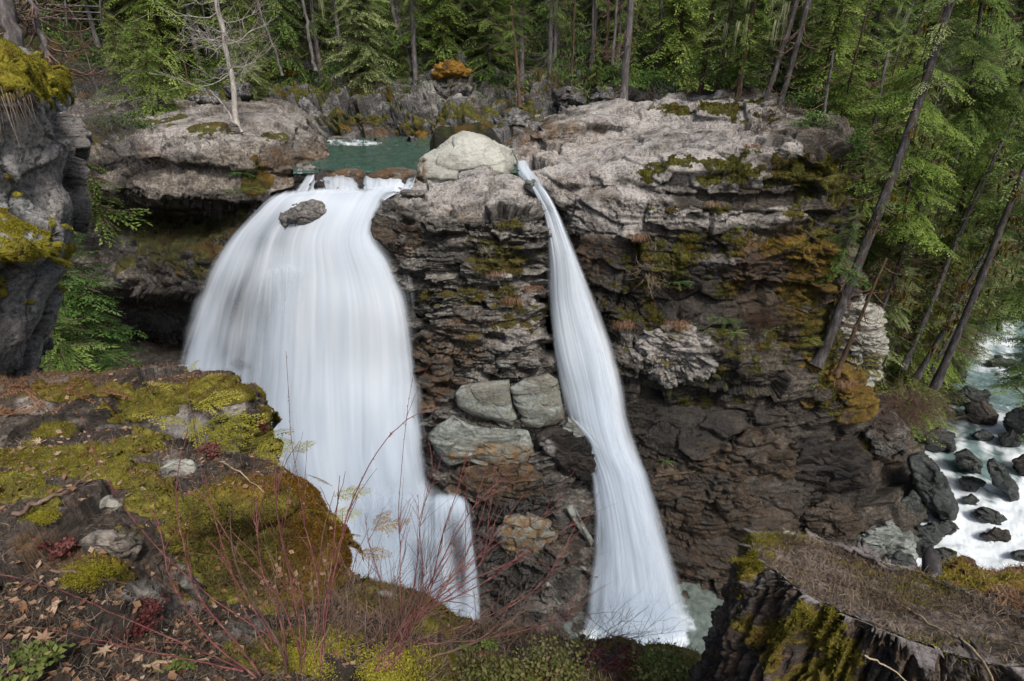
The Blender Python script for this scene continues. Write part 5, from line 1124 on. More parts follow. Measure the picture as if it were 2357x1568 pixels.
sapling('dark hemlock sapling at the right edge beside the upper rapids', 2345, 880, 41, 6.5, 2.6, 120, 'hem', L_hem, 209)
sapling('grey green hemlock sapling behind the leaning cluster, at the water', 2235, 800, 50, 6.0, 2.4, 110, 'hem', L_grey, 210)
def shrub(label, c, rad, n, leaf, lm, seed, twigs=14, bm=None, name='shrub', cat='shrub', group=None):
    """broad-leaved bush: small two-sided leaves on short twigs"""
    rs = rs_(seed); c = np.asarray(c, float); rad = np.asarray(rad, float)
    t = thing(name, label, cat, c - np.array([0, 0, rad[2]]), group)
    k = rs.normal(0, 1, (max(5, n // 55), 3)); k /= np.linalg.norm(k, axis=1, keepdims=True); k = k * rs.uniform(.3, .9, (len(k), 1)); k[:, 2] = np.abs(k[:, 2])
    P = k[rs.integers(len(k), size=n)] + rs.normal(0, .17, (n, 3)); P = c + P * rad
    d = rs.normal(0, 1, (n, 3)); d[:, 2] *= .5; d /= np.linalg.norm(d, axis=1, keepdims=True); w = np.cross(d, rs.normal(0, .4, (n, 3)) + [0, 0, 1]); w /= np.linalg.norm(w, axis=1, keepdims=True)
    L = leaf * rs.uniform(.6, 1.3, n)[:, None]; V = np.stack([P, P + d * L * .5 + w * L * .32, P + d * L, P + d * L * .5 - w * L * .32], 1).reshape(-1, 3)
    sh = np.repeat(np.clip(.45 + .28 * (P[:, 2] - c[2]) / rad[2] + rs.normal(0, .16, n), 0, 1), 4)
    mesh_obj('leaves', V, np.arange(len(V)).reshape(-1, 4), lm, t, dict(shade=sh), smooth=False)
    mb = MB()
    for i in range(twigs):
        e = c + k[i % len(k)] * rad * 1.0; mb.tube(wob(c - np.array([rs.normal(0, .1) * rad[0], 0, rad[2]]), e, 5, .08 * rad[0], int(rs.integers(1 << 30))), np.linspace(.008, .004, 5) * max(1, rad[2]), 4)
    mb.build('twigs', bm or B_twig, t)['kind'] = 'stuff'; return t
def brush(label, c, rad, n, seed, bm=None, dirv=(0, 0, 1), L=1.0, r=.008, name='dead_brush', cat='brush', twig=2, spread=.8):
    rs = rs_(seed); c = np.asarray(c, float); t = thing(name, label, cat, c); mb = MB(); dirv = np.asarray(dirv, float)
    for i in range(n):
        p = c + rs.normal(0, .45, 3) * np.asarray(rad); d = dirv + rs.normal(0, spread, 3); d /= np.linalg.norm(d); l = L * rs.uniform(.4, 1.2)
        bp = wob(p, p + d * l, 5, .10 * l, int(rs.integers(1 << 30)), .12 * l); mb.tube(bp, np.linspace(r, r * .4, 5), 3, rs.uniform(0, 1))
        for j in range(twig):
            a = bp[rs.integers(1, 4)]; mb.tube(wob(a, a + (d + rs.normal(0, .6, 3)) * l * .35, 3, .03, int(rs.integers(1 << 30))), [r * .6, r * .45, r * .25], 3)
    o = mb.build('twigs', bm or B_twig, t); o['kind'] = 'stuff'; return t
for i, (px, py, Y, rx, rz, n, lf, lm, lab) in enumerate([
  (262,282,39.2,2.0,.8,1500,.14,L_broad,'dark salal bush on the left end of the rock shelf'), (330,292,39,1.3,.5,700,.12,L_broad,'low salal bush right of the dark one on the left shelf'),
  (1690,190,47,2.6,1.2,1600,.16,L_bright,'bright green bush under the lichen hung cedars'), (1500,190,55,2.6,1.3,1400,.16,L_bright,'bright green bush right of the straight grey trunk'),
  (1430,165,59,2.4,1.0,900,.16,L_broad,'dark green bush behind the straight grey trunk'), (1590,175,54,2.4,1.3,1200,.16,L_broad,'green bush between the straight trunk and the cliff cedars'),
  (780,168,60,3.2,.9,1400,.16,L_broad,'dark bush above the middle of the far bank'), (1120,180,60,2.4,.8,900,.16,L_broad,'bush right of the orange moss cushion'),
  (1870,290,38.5,1.6,.9,1200,.13,L_broad,'dark bush on the right shoulder of the cliff top'), (1850,240,42,1.8,.9,1100,.14,L_broad,'green bush behind the cliff shoulder'),
  (1960,360,38,1.6,1.6,1400,.14,L_broad,'dark bush hanging in the gully right of the cliff'), (640,175,60,2.6,.8,900,.15,L_orange,'rusty brown bush at the left end of the far bank'),
  (1730,340,33.6,.7,.35,500,.09,L_dry,'dry leafy tangle on the lip of the mossy cliff face')]):
    shrub(lab, AY(px, py, Y), (rx, rx * .6, rz), n, lf, lm, 300 + i)
for i, (px, py, Y, rad, n, L, r, d, lab, bm) in enumerate([
  (2095,930,36,(2.0,1.2,1.6),420,2.2,.016,(.5,-.2,-.25),'tangle of brown twigs hanging over the edge of the rapids',B_twig), (2030,960,34,(1.8,1,.8),200,1.6,.014,(.2,-.3,.1),'brown brush beneath the mossy outcrop',B_twig),
  (1760,735,30.6,(1.3,.6,.5),180,1.2,.011,(0,-.3,.1),'reddish brush on the mossy ledge of the right cliff',B_red), (1500,620,31.4,(.8,.4,.8),120,1.0,.009,(0,-.4,-.3),'hanging dry twigs in the middle of the mossy wall',B_straw),
  (1740,300,38,(1.4,.6,.4),120,1.0,.010,(0,-.3,.2),'brown roots and twigs on top of the right cliff',B_red), (1540,225,50,(3.4,1,.4),130,1.8,.014,(.3,0,.2),'grey fallen twigs behind the tan shelf',B_grey),
  (1790,260,41,(1.6,.8,.5),140,1.2,.011,(.1,-.3,0),'brown brush under the two leaning trunks',B_red), (300,330,37.6,(.8,.5,1.2),160,2.2,.010,(.35,-.1,-.6),'grey dead twigs hanging down the left end of the shelf',B_grey),
  (200,230,27,(2.2,1.5,1.6),260,1.8,.010,(.3,-.1,-.4),'dead grey branches tangled above the left mossy cliff',B_grey), (590,290,38.6,(.9,.4,.4),70,.9,.009,(0,-.2,.3),'fine twigs around the foot of the pale bare tree',B_pale),
  (1118,580,30.6,(.35,.2,.2),50,.5,.007,(0,-.5,.5),'small pale dead shrub on the upper face of the buttress',B_pale), (860,205,57.5,(5,.6,.6),160,1.2,.012,(0,-.3,-.2),'bare twigs fringing the top of the far bank',B_twig),
  (1300,190,57,(3.5,.6,.6),140,1.4,.013,(0,-.3,-.2),'brown twigs and roots above the right end of the far bank',B_red)]):
    brush(lab, AY(px, py, Y), rad, n, 400 + i, bm, d, L, r)
def fern(label, p, L, n, seed, lm=None, up=.35, az0=0, azr=6.28, key='fern', bm=None):
    rs = rs_(seed); p = np.asarray(p, float); t = thing('fern', label, 'fern', p); it = []
    for i in range(n): it.append((p, az0 + rs.uniform(-azr / 2, azr / 2), R(rs.uniform(10, 55)) * up * 2, rs.normal(0, .2), L * rs.uniform(.6, 1.1), key, rs.normal(0, .1)))
    V, F, sh = place_fronds(it, rs); mesh_obj('fronds', V, F, lm or L_bright, t, dict(shade=sh), smooth=False); return t
A0 = -math.pi / 2
for i, (px, py, Y, L, n, lab) in enumerate([
  (560,400,35.9,.9,14,'sword fern hanging from the mossy notch of the left shelf'), (568,435,35.8,.7,10,'small fern just below the sword fern on the left shelf'), (540,440,35.8,.7,10,'fern at the bottom edge of the left shelf, above the cave'),
  (1672,735,30.2,1.0,16,'bright green fern on the ledge halfway down the right cliff'), (1690,765,30.1,.7,12,'darker sword fern hanging just under the bright one'), (1560,650,31.3,.7,12,'green fern in the middle of the mossy wall'),
  (1625,760,30.2,.6,9,'small fern left of the bright fern on the ledge'), (1770,760,30.8,.7,9,'fern right of the bright fern on the right cliff'), (1850,880,31,.6,10,'fern at the foot of the mossy outcrop'), (1865,780,31,.6,9,'fern left of the big leaning trunk'),
  (1530,1060,28.8,.5,9,'small green plant on the wet rock right of the narrow fall'), (1690,520,31.2,.5,7,'tiny fern under the overhang of the right cliff')]):
    fern(lab, AY(px, py, Y), L, n, 500 + i, L_bright if i in (0, 3, 5, 10) else L_cedar, az0=A0, azr=3.6)
# dry grass tufts on the ledges
def tuft(label, p, L, n, seed, lm=None, hang=.4, name='grass_tuft', w=.01):
    rs = rs_(seed); p = np.asarray(p, float); Vs = []
    for i in range(n):
        az = rs.uniform(A0 - 1.5, A0 + 1.5); l = L * rs.uniform(.5, 1.2); d = np.array([math.cos(az), math.sin(az), 0]); a = p + rs.normal(0, 1, 3) * L * np.array([.55, .2, .08]); b = a + d * l * .4 + [0, 0, l * .35]; c = a + d * l * .9 + [0, 0, -l * hang]
        s_ = np.array([-d[1], d[0], 0]) * w * L / .4; Vs.append(np.array([a - s_, a + s_, b + s_ * .7, b - s_ * .7])); Vs.append(np.array([b - s_ * .7, b + s_ * .7, c + s_ * .1, c - s_ * .1]))
    V = np.concatenate(Vs); sh = np.repeat(rs.uniform(0, 1, n), 8)
    o = mesh_obj(name, V, np.arange(len(V)).reshape(-1, 4), lm or L_dry, None, dict(shade=sh), smooth=False, origin=p); return tag(o, label, 'grass')
for i, (px, py, Y, L, n, lab) in enumerate([
  (1225,662,30.0,.45,130,'dry grass tuft drooping over the left part of the buttress ledge') , (1135,625,30.4,.5,170,'dry grass tuft on the moss cushion in the upper buttress'), (1062,735,29.8,.4,120,'dry grass beard left on the middle ledge of the buttress'),
  (1125,735,29.7,.4,120,'brown grass beard hanging beside the speckled block'), (1180,690,29.9,.5,150,'long fringe of dry grass under the upper beds of the buttress'), (1440,745,30.8,.6,140,'dry grass fringe on the right cliff next to the narrow fall'),
  (1560,745,30.3,.6,160,'dry grass fringe left of the bright fern'), (1470,545,31.6,.5,120,'dry grass hanging under the pale ledge of the right cliff'), (1640,470,31.5,.4,90,'green brown grass tuft on the pale ledge'), (1940,880,31,.6,120,'yellow grass on the shoulder of the mossy outcrop'), (1745,350,33.2,.6,150,'hanging dry grass at the lip of the mossy face')]):
    tuft(lab, AY(px, py, Y), L, n, 600 + i)
# fallen log in the gorge, broken post at the shore
def log(name, label, a, b, r0, r1, bm, cat='log', seed=0):
    ax = wob(a, b, 8, .06, seed); t = thing(name, label, cat, a); mb = MB(); mb.tube(ax, np.linspace(r0, r1, 8), 9); mb.build('log_body', bm, t)
    br = MB()
    for k in range(3): br.tube(wob(ax[2 + k], ax[2 + k] + rs_(seed + k).normal(0, 1, 3) * r0 * 3, 3, .01, k), [r0 * .35, r0 * .2, r0 * .08], 4)
    br.build('branch_stub', bm, t); return t
log('fallen_log', 'reddish fallen log wedged on the wet rocks beside the foot of the narrow fall', AY(1508,1096,28.2), AY(1600,1085,28.2), .09, .05, B_red, seed=1)
# wooden handrail seen at the top left corner
t = thing('wooden_railing', 'weathered wooden railing running through the trees in the top left corner', 'railing', AY(20,25,30))
for k, (y0, y1, nm) in enumerate([(4, 16, 'rail'), (18, 30, 'rail'), (36, 46, 'rail')]):
    mb = MB(); mb.tube(np.array([AY(-30, y0, 30), AY(90, (y0 + y1) / 2, 30.5), AY(235, y1, 31)]), [.035, .035, .035], 4); mb.build(nm, B_grey, t)
for x in (60, 150, 230):
    mb = MB(); mb.tube(np.array([AY(x, 0, 30.4), AY(x + 4, 58, 30.4)]), [.045, .045], 4); mb.build('post', B_grey, t)
# ================================================================== NEAR SIDE
L_olive = leaf_mat('leaf_olive', (.03, .045, .012), (.10, .13, .035), (.28, .25, .10), .2)
L_litter = leaf_mat('litter_grey', (.07, .05, .036), (.20, .155, .115), (.40, .33, .26), .15)
NB = ((.9, .9, .5, .10), (.3, .3, .2, .035), (.1, .1, .08, .012))
rows_w = [   # cliff at the left edge
 [(-140,60,13),(-40,80,13.4),(30,100,14),(80,130,14.6),(120,170,15.2),(150,215,15.6),(170,240,16.4)],
 [(-140,110,10.6),(-40,120,10.9),(20,135,11.2),(70,158,11.8),(110,190,12.4),(142,218,13),(165,250,14.5)],
 [(-140,180,9.6),(-40,190,9.9),(15,205,10.2),(60,225,10.7),(100,240,11.4),(138,240,12),(168,270,14)],
 [(-140,260,9.4),(-40,260,9.7),(15,262,10.1),(60,262,10.7),(105,270,11.3),(150,285,12),(182,300,14)],
 [(-140,330,9.9),(-40,330,10.1),(15,330,10.5),(65,335,11),(115,340,11.5),(165,345,12.2),(198,350,14)],
 [(-140,400,10),(-40,400,10.2),(15,400,10.5),(65,405,11),(115,415,11.4),(155,420,12),(180,425,14)],
 [(-140,455,10.2),(-40,455,10.4),(15,455,10.7),(70,458,11.1),(125,460,11.5),(180,465,12),(206,470,14)],
 [(-140,500,10),(-40,500,10.2),(15,505,10.4),(70,505,10.9),(125,510,11.3),(170,515,11.8),(200,520,14)],
 [(-140,545,8.7),(-40,545,9),(15,545,9.3),(65,542,9.7),(110,545,10.2),(150,552,10.6),(180,556,13)],
 [(-140,610,8.5),(-40,610,8.7),(15,605,9),(60,600,9.4),(105,600,9.9),(148,590,10.5),(176,600,13)],
 [(-140,680,9),(-40,680,9.1),(10,680,9.4),(45,680,9.8),(80,675,10.2),(112,665,10.7),(140,670,13)],
 [(-140,760,9.2),(-40,760,9.3),(5,758,9.6),(35,752,9.9),(70,750,10.2),(98,740,10.7),(120,740,13)],
 [(-140,850,9.8),(-40,850,9.9),(5,840,10.2),(30,830,10.4),(55,815,10.6),(80,800,11),(100,790,13)],
 [(-140,960,11),(-40,960,11),(5,950,11.2),(30,940,11.4),(55,930,11.6),(80,920,11.8),(100,900,13.5)]]
M_wall = rock_mat('rock_wall', [(.09, .088, .084), (.24, .24, .235), (.40, .41, .40), (.58, .59, .58)], scale=1.8, moss_c=((.05, .04, .006), (.20, .17, .015), (.42, .38, .035)), lichen=.3)
rows_w = [[(x * .86 if x > 0 else x, y, d) for x, y, d in r] for r in rows_w]
rock_patch('cliff', rows_w, rn(420), rn(230), M_wall, ((1.5, 1.5, 2.0, .17), (.5, .5, .7, .09), (.18, .18, .24, .03)), mode=AD, moss_spots=[(20,190,170,75,1.1),(30,585,170,50,1.1),(70,650,120,80,.85),(120,520,60,40,.6),(60,500,140,30,.6),(10,430,60,60,.5),(60,730,60,40,.4)],
   pale_spots=[(110,340,140,110,.7),(30,770,60,60,.8),(150,460,80,60,.7)], wet_shade_spots=[(60,880,120,50,.5)], mossup=.5, mossdisp=.05, seed=61, fine=.02, warp=.2, dip=.2, label='grey cliff with bright yellow green moss ledges at the left edge')
rows_A = [
 [(-140,930,13),(60,925,13),(200,915,13),(340,895,13.2),(460,905,12.8),(560,930,12.4),(640,980,12.2)],
 [(-140,882,9.9),(60,880,9.8),(200,868,9.9),(340,850,10.1),(460,864,9.7),(560,890,9.4),(608,935,9.8)],
 [(-140,905,8.8),(60,900,8.8),(200,892,8.9),(340,872,9),(450,885,8.8),(548,912,8.6),(614,962,9.2)],
 [(-140,950,8.3),(60,950,8.4),(200,945,8.5),(330,935,8.55),(450,945,8.5),(556,965,8.4),(622,1005,9)],
 [(-140,1005,7.9),(60,1005,8.1),(200,1000,8.3),(330,1005,8.3),(450,1015,8.3),(560,1035,8.3),(625,1075,8.9)],
 [(-140,1080,7.8),(60,1080,8),(200,1080,8.1),(330,1085,8.1),(450,1095,8.1),(560,1120,8.1),(640,1160,8.4)],
 [(-140,1200,7.6),(60,1200,7.6),(200,1200,7.5),(330,1200,7.4),(450,1200,7.4),(580,1200,7.4),(680,1260,8.4)]]
FMOSS = ((.9, .9, .5, .07), (.3, .3, .2, .02))
rock_patch('ground', rows_A, rn(330), rn(420), M_fore, NB, mode=AD, moss=.16, wet_shade_spots=[(300,990,300,40,.6),(150,960,120,40,.4)], moss_spots=[(440,912,190,32,1.0),(150,905,70,22,.7),(600,1000,50,80,.7),(330,950,120,30,.6),(120,985,60,24,.7),(560,960,60,40,.5)], pale_spots=[(430,985,60,28,1),(500,905,24,20,1),(80,935,50,24,.9),(140,985,40,16,.8),(540,945,16,24,.8),(250,980,60,14,.6)], tan_spots=[(100,880,220,30,.8)],
   mossup=.5, mossdisp=.05, seed=62, fine=.02, warp=.15, label='mossy rock knoll in the near left, with brown needles on top')
rows_B = [
 [(-140,1120,8),(40,1110,8),(160,1090,8),(280,1085,8),(400,1100,8),(520,1130,7.8),(640,1170,7.8),(740,1200,7.8),(840,1290,7.6)],
 [(-140,1048,6.3),(40,1040,6.3),(160,1014,6.4),(280,1006,6.4),(400,1024,6.2),(520,1052,6),(620,1076,6.1),(690,1112,6.4),(730,1140,6.8)],
 [(-140,1080,5.7),(40,1075,5.7),(160,1055,5.7),(280,1040,5.7),(400,1055,5.6),(530,1080,5.4),(640,1100,5.5),(715,1145,5.9),(750,1180,6.5)],
 [(-140,1140,5.1),(40,1140,5.1),(160,1120,5.1),(280,1110,5.1),(400,1125,5),(540,1140,4.8),(665,1160,5),(745,1195,5.4),(778,1225,6.2)],
 [(-140,1220,4.6),(40,1215,4.6),(160,1210,4.6),(280,1205,4.6),(410,1215,4.75),(550,1220,4.95),(685,1235,5.2),(770,1250,5.5),(795,1275,6.2)],
 [(-140,1310,4.2),(40,1310,4.2),(160,1305,4.2),(280,1300,4.4),(420,1305,4.75),(565,1310,5.0),(700,1315,5.2),(785,1315,5.5),(806,1330,6.2)],
 [(-140,1410,3.8),(40,1410,3.8),(160,1405,3.85),(290,1400,4.05),(430,1400,4.35),(570,1400,4.65),(700,1390,4.95),(800,1375,5.4),(840,1380,6.2)],
 [(-140,1500,3.45),(40,1500,3.45),(160,1500,3.5),(300,1500,3.65),(440,1500,3.8),(590,1490,4.0),(730,1470,4.4),(850,1430,5),(900,1430,5.9)],
 [(-140,1640,3),(40,1640,3),(160,1640,3.05),(310,1640,3.1),(450,1640,3.2),(600,1640,3.4),(750,1600,3.8),(880,1540,4.4),(960,1520,5.4)]]
rock_patch('ground', rows_B, rn(420), rn(560), M_soil, ((.9, .9, .5, .07), (.3, .3, .2, .03), (.08, .08, .05, .012)), mode=AD, smooth_spots=[(580,1240,230,170,1.0),(170,1068,280,60,.9)], moss=.02, moss_spots=[(170,1068,270,52,1.0),(330,1030,90,28,.7),(40,1120,120,40,.8),(570,1240,230,150,1.1),(730,1250,90,120,1.0),(360,1150,70,50,1),(690,1180,110,110,.9),(100,1195,50,30,.8),(230,1330,90,40,.7),(500,1330,160,50,.6),(640,1500,160,60,.7),(300,1230,60,40,.5)],
   pale_spots=[(415,1075,50,26,1.0),(250,1250,90,40,.9),(350,1380,110,55,.9),(440,1340,50,60,.8),(550,1440,80,40,.6),(250,1160,30,14,.8)], tan_spots=[(735,1220,90,150,1.0),(620,1110,150,45,.9),(690,1330,110,70,.7),(170,1290,120,40,.7)], wet_shade_spots=[(560,1260,180,120,.9)], mossup=.2, mossdisp=.03, seed=63, fine=.012, warp=.1, label='near left bank of dark soil, moss and half buried stones')  # wet mask here paints the shade of the steep face into its colour
rows_C = [
 [(700,1480,7),(800,1480,7),(900,1500,7.2),(1000,1540,7.4),(1100,1570,7.4),(1220,1570,7.2),(1350,1590,7),(1480,1600,6.8),(1600,1610,6.6),(1720,1640,6.4),(1900,1700,6)],
 [(700,1372,5.6),(790,1356,5.8),(880,1366,6),(970,1390,6.1),(1060,1442,6.1),(1160,1458,6),(1300,1470,5.8),(1420,1496,5.6),(1550,1514,5.4),(1680,1560,5.1),(1840,1600,4.8)],
 [(700,1392,5.2),(790,1385,5.3),(880,1392,5.5),(970,1415,5.6),(1060,1460,5.6),(1160,1476,5.5),(1300,1488,5.3),(1420,1512,5.2),(1550,1532,5),(1680,1580,4.8),(1840,1620,4.5)],
 [(700,1440,4.7),(790,1440,4.7),(880,1450,4.8),(970,1470,4.9),(1060,1505,5),(1160,1520,4.9),(1300,1530,4.8),(1420,1550,4.7),(1550,1570,4.6),(1680,1615,4.4),(1840,1650,4.2)],
 [(690,1520,4.1),(780,1520,4.2),(880,1530,4.25),(970,1550,4.3),(1060,1570,4.4),(1160,1580,4.35),(1300,1590,4.3),(1420,1605,4.2),(1550,1620,4.1),(1680,1660,4),(1840,1690,3.9)],
 [(680,1660,3.4),(780,1660,3.5),(880,1670,3.55),(970,1680,3.6),(1060,1690,3.7),(1160,1700,3.6),(1300,1700,3.6),(1420,1710,3.6),(1550,1720,3.6),(1680,1740,3.6),(1840,1760,3.5)]]
rock_patch('ground', rows_C, rn(220), rn(560), M_soil, ((.6, .6, .4, .05), (.25, .25, .15, .025), (.08, .08, .05, .010)), mode=AD, moss=.30, moss_spots=[(880,1390,120,40,.8),(1000,1430,90,40,.9),(1000,1540,200,50,.9),(1560,1540,120,40,.5)], pale_spots=[(790,1365,60,14,.9),(900,1365,40,10,.7)], mossup=.3, mossdisp=.04, seed=64, fine=.012, warp=.1, label='brushy brink of the near bank below the falls')
rows_D = [
 [(2020,1420,7),(2150,1390,7.4),(2280,1380,7.6),(2420,1380,7.8),(2560,1390,8)],
 [(2050,1350,5),(2160,1318,5.3),(2290,1308,5.5),(2420,1318,5.6),(2560,1330,5.6)],
 [(2060,1372,4.6),(2170,1345,4.8),(2290,1338,5),(2420,1345,5),(2560,1360,5)],
 [(2070,1430,4),(2190,1410,4.1),(2300,1400,4.2),(2430,1410,4.2),(2560,1420,4.2)],
 [(2080,1520,3.4),(2200,1500,3.5),(2320,1500,3.5),(2440,1500,3.5),(2560,1500,3.5)],
 [(2080,1680,2.9),(2200,1680,2.9),(2320,1680,2.9),(2440,1680,2.9),(2560,1680,2.9)]]
rock_patch('ground', rows_D, rn(160), rn(260), M_soil, ((.5, .5, .3, .05), (.15, .15, .1, .02)), mode=AD, moss=.15, moss_spots=[(2250,1350,130,30,1.0),(2190,1330,60,20,.7)], tan=.7, mossup=.3, mossdisp=.04, seed=65, fine=.012, warp=.1, label='low mossy bank of reddish litter behind the big stump')

_gs = [PATCH[k] for k in PATCH if k.startswith('ground')]
_gp = np.concatenate([g[0].reshape(-1, 3) for g in _gs]); _gx, _gy, _gd = proj(_gp); _gm = _gd > .3; _gp, _gx, _gy, _gd = _gp[_gm], _gx[_gm], _gy[_gm], _gd[_gm]
def GR_(x, y, r=9):
    m = (np.abs(_gx - x) < r) & (np.abs(_gy - y) < r)
    return float(_gd[m].min()) if m.any() else None
def SD(x, y, d):      # on the ground seen there, else at the given depth
    g = GR_(x, y); return AD(x, y, d if g is None else g + .015)
# ---- half buried stones of the near bank
for k, (poly, d, th, m_, lab, ms_) in enumerate([
  ([(368,1078),(395,1062),(430,1054),(458,1072),(452,1092),(415,1096),(380,1090)],5.15,.25,M_pale,'cream coloured stone on the soil beside the red leaved plant',0),
  ([(180,1250),(215,1222),(260,1218),(310,1235),(328,1252),(300,1285),(240,1300),(190,1290)],4.38,.4,M_tan,'long buff stone with a crack in the near left bank',.15),
  ([(270,1362),(300,1342),(350,1345),(380,1385),(375,1420),(340,1428),(290,1405)],4.0,.35,M_grey,'grey stone lying under the crossing stems, lower left',.1),
  ([(398,1320),(425,1315),(460,1350),(485,1385),(470,1400),(430,1378),(402,1350)],4.15,.3,M_grey,'elongated speckled stone right of the grey one, lower left',0),
  ([(540,1440),(570,1425),(610,1432),(620,1452),(590,1470),(550,1462)],3.9,.25,M_grey,'small grey stone at the foot of the red stems',0),
  ([(232,1160),(250,1148),(275,1152),(280,1168),(255,1176),(236,1172)],4.7,.15,M_pale,'small pale stone chip in the dark soil',0),
  ([(860,1362),(885,1356),(910,1364),(905,1378),(870,1378)],5.5,.2,M_pale,'small cream stone on the brink right of the mossy rock',0)]):
    blob('stone', poly, 1.0, th, m_, mode=lambda x, y, q, d=(GR_(np.mean([p[0] for p in poly]), np.mean([p[1] for p in poly])) or d) - .04: AD(x, y, d), nv=50, nu=100, pw=2.8, levels=((.18, .18, .1, .02), (.06, .06, .04, .006)), fine=.006, seed=220 + k, label=lab, cat='stone', moss=ms_, warp=.03)

# ---- scatter helpers on the built surfaces
def surf(idx_name):
    return PATCH[idx_name]
def pick(P, N, w, n, rs, region=None):
    p = P.reshape(-1, 3); nn = N.reshape(-1, 3); w = w.ravel().astype(float).copy()
    x, y, d = proj(p); w = w * d * d * ((x > -60) & (x < 2420) & (y < 1640))
    if region is not None: w = w * region(x, y)
    i = rs.choice(len(p), n, p=w / w.sum()); j = rs.uniform(-.5, .5, (n, 2)); return p[i] + rs.normal(0, .006, (n, 3)), nn[i]
def blades(p, n_, L, w, rs, up=.5, spread=.7, curl=.3):
    k = len(p); d = n_ * .6 + np.array([0, 0, up]) + rs.normal(0, spread, (k, 3)); d /= np.linalg.norm(d, axis=1, keepdims=True)
    s = np.cross(d, rs.normal(0, 1, (k, 3))); s /= np.linalg.norm(s, axis=1, keepdims=True); l = (L * rs.uniform(.5, 1.3, k))[:, None]
    m = p + d * l * .55; e = p + d * l + np.array([0, 0, -1]) * l * curl * rs.uniform(0, 1, (k, 1)); ww = w * rs.uniform(.6, 1.3, (k, 1))
    return np.stack([p - s * ww, p + s * ww, m + s * ww * .7, m - s * ww * .7], 1), np.stack([m - s * ww * .7, m + s * ww * .7, e + s * ww * .1, e - s * ww * .1], 1)
def stuff_blades(name, label, P, N, w, n, L, wd, lm, seed, region=None, **kw):
    rs = rs_(seed); p, nn = pick(P, N, w, n, rs, region); a, b = blades(p, nn, L, wd, rs, **kw)
    sh = np.clip(.5 + .35 * fbm(p * 3.0, 3, seed) + rs.normal(0, .18, n), 0, 1)
    V = np.concatenate([a.reshape(-1, 3), b.reshape(-1, 3)]); s2 = np.concatenate([np.repeat(np.clip(sh - .2, 0, 1), 4), np.repeat(sh, 4)])
    o = mesh_obj(name, V, np.arange(len(V)).reshape(-1, 4), lm, None, dict(shade=s2), smooth=False); return tag(o, label, None, None, 'stuff')
def stuff_leaves(name, label, P, N, w, n, L, lm, seed, region=None, flat=.35, asp=.38):
    rs = rs_(seed); p, nn = pick(P, N, w, n, rs, region); k = len(p)
    nn = nn + rs.normal(0, flat, (k, 3)); nn /= np.linalg.norm(nn, axis=1, keepdims=True); d = np.cross(nn, rs.normal(0, 1, (k, 3))); d /= np.linalg.norm(d, axis=1, keepdims=True); s = np.cross(nn, d)
    l = (L * rs.uniform(.5, 1.3, k))[:, None]; p = p + nn * l * .12
    a = p - d * l * .5; c = p + d * l * .5 + nn * l * rs.uniform(0, .3, (k, 1)); b = p + s * l * asp + nn * l * .14; e = p - s * l * asp + nn * l * .14
    V = np.stack([a, p - nn * l * .03 + d * l * .1, c, b, e], 1).reshape(-1, 3); i = np.arange(k)[:, None] * 5
    F = np.concatenate([i + np.array([0, 1, 3]), i + np.array([1, 2, 3]), i + np.array([0, 4, 1]), i + np.array([1, 4, 2])])
    o = mesh_obj(name, V, F, lm, None, dict(shade=np.repeat(rs.uniform(0, 1, k), 5)), smooth=False); return tag(o, label, None, None, 'stuff')
keys = list(PATCH); gnd = [k for k in keys if k.startswith('ground')]; GA, GB, GC_, GD = [PATCH[k] for k in gnd[:4]]
wall = PATCH[[k for k in keys if k.startswith('cliff')][-1]]
stuff_blades('moss', 'yellow green moss covering the near left knoll', GA[0], GA[1], GA[2] ** 2 + .02, 70000, .035, .0035, L_mosst, 700)
stuff_blades('moss', 'moss on the near left bank, green on top and rusty on the drop', GB[0], GB[1], GB[2] ** 2 + .01, 90000, .022, .0024, L_mosst, 701, region=lambda x, y: ((x < 560) * 1.0 + (x < 640) * .5) * (1 - .93 * np.clip(1.3 * g2(x, y, 560, 1260, 190, 130), 0, 1)))
stuff_blades('moss', 'moss coloured dark olive for the shade on the face of the near rock', GB[0], GB[1], GB[2] ** 2 + .01, 50000, .020, .0024, leaf_mat('moss_olive_shaded', (.02, .018, .005), (.065, .058, .014), (.15, .13, .03)), 706, region=lambda x, y: g2(x, y, 560, 1260, 190, 140))  # shade of this face is put into the moss colour
stuff_blades('moss', 'rusty orange moss on the edge of the near rock against the white water', GB[0], GB[1], GB[2] ** 2 + .02, 60000, .022, .0024, L_orange, 702, region=lambda x, y: sstep(560, 700, x) + g2(x, y, 620, 1110, 150, 40))
stuff_blades('moss', 'yellow moss along the brink at the bottom', GC_[0], GC_[1], GC_[2] ** 2 + .02, 60000, .030, .003, L_mosst, 703)
stuff_blades('moss', 'bright moss ledges of the left cliff', wall[0], wall[1], wall[2] ** 2, 70000, .045, .005, L_mosst, 704)
stuff_blades('moss', 'green moss cushion on the bank behind the stump', GD[0], GD[1], GD[2] ** 2 + .01, 16000, .03, .003, L_mosst, 705)
one = lambda G: np.clip(G[1][..., 2], 0, 1) ** 2
stuff_blades('needle_litter', 'brown needles and dead grass on the near left knoll', GA[0], GA[1], one(GA), 16000, .10, .0028, L_dry, 710, region=lambda x, y: np.where(y < 905, 1.0, .03) + (x < 200) * (y < 960) * .6, up=.05, spread=1.0)
stuff_blades('dead_grass', 'dead grass and twigs strewn over the near left bank', GB[0], GB[1], one(GB), 15000, .09, .0022, L_litter, 711, up=.05, spread=1.0, region=lambda x, y: .15 + sstep(1250, 1450, y))
stuff_blades('dead_grass', 'dead grass along the brink at the bottom', GC_[0], GC_[1], one(GC_) + .1, 20000, .12, .0026, L_litter, 712, up=.3, spread=.8)
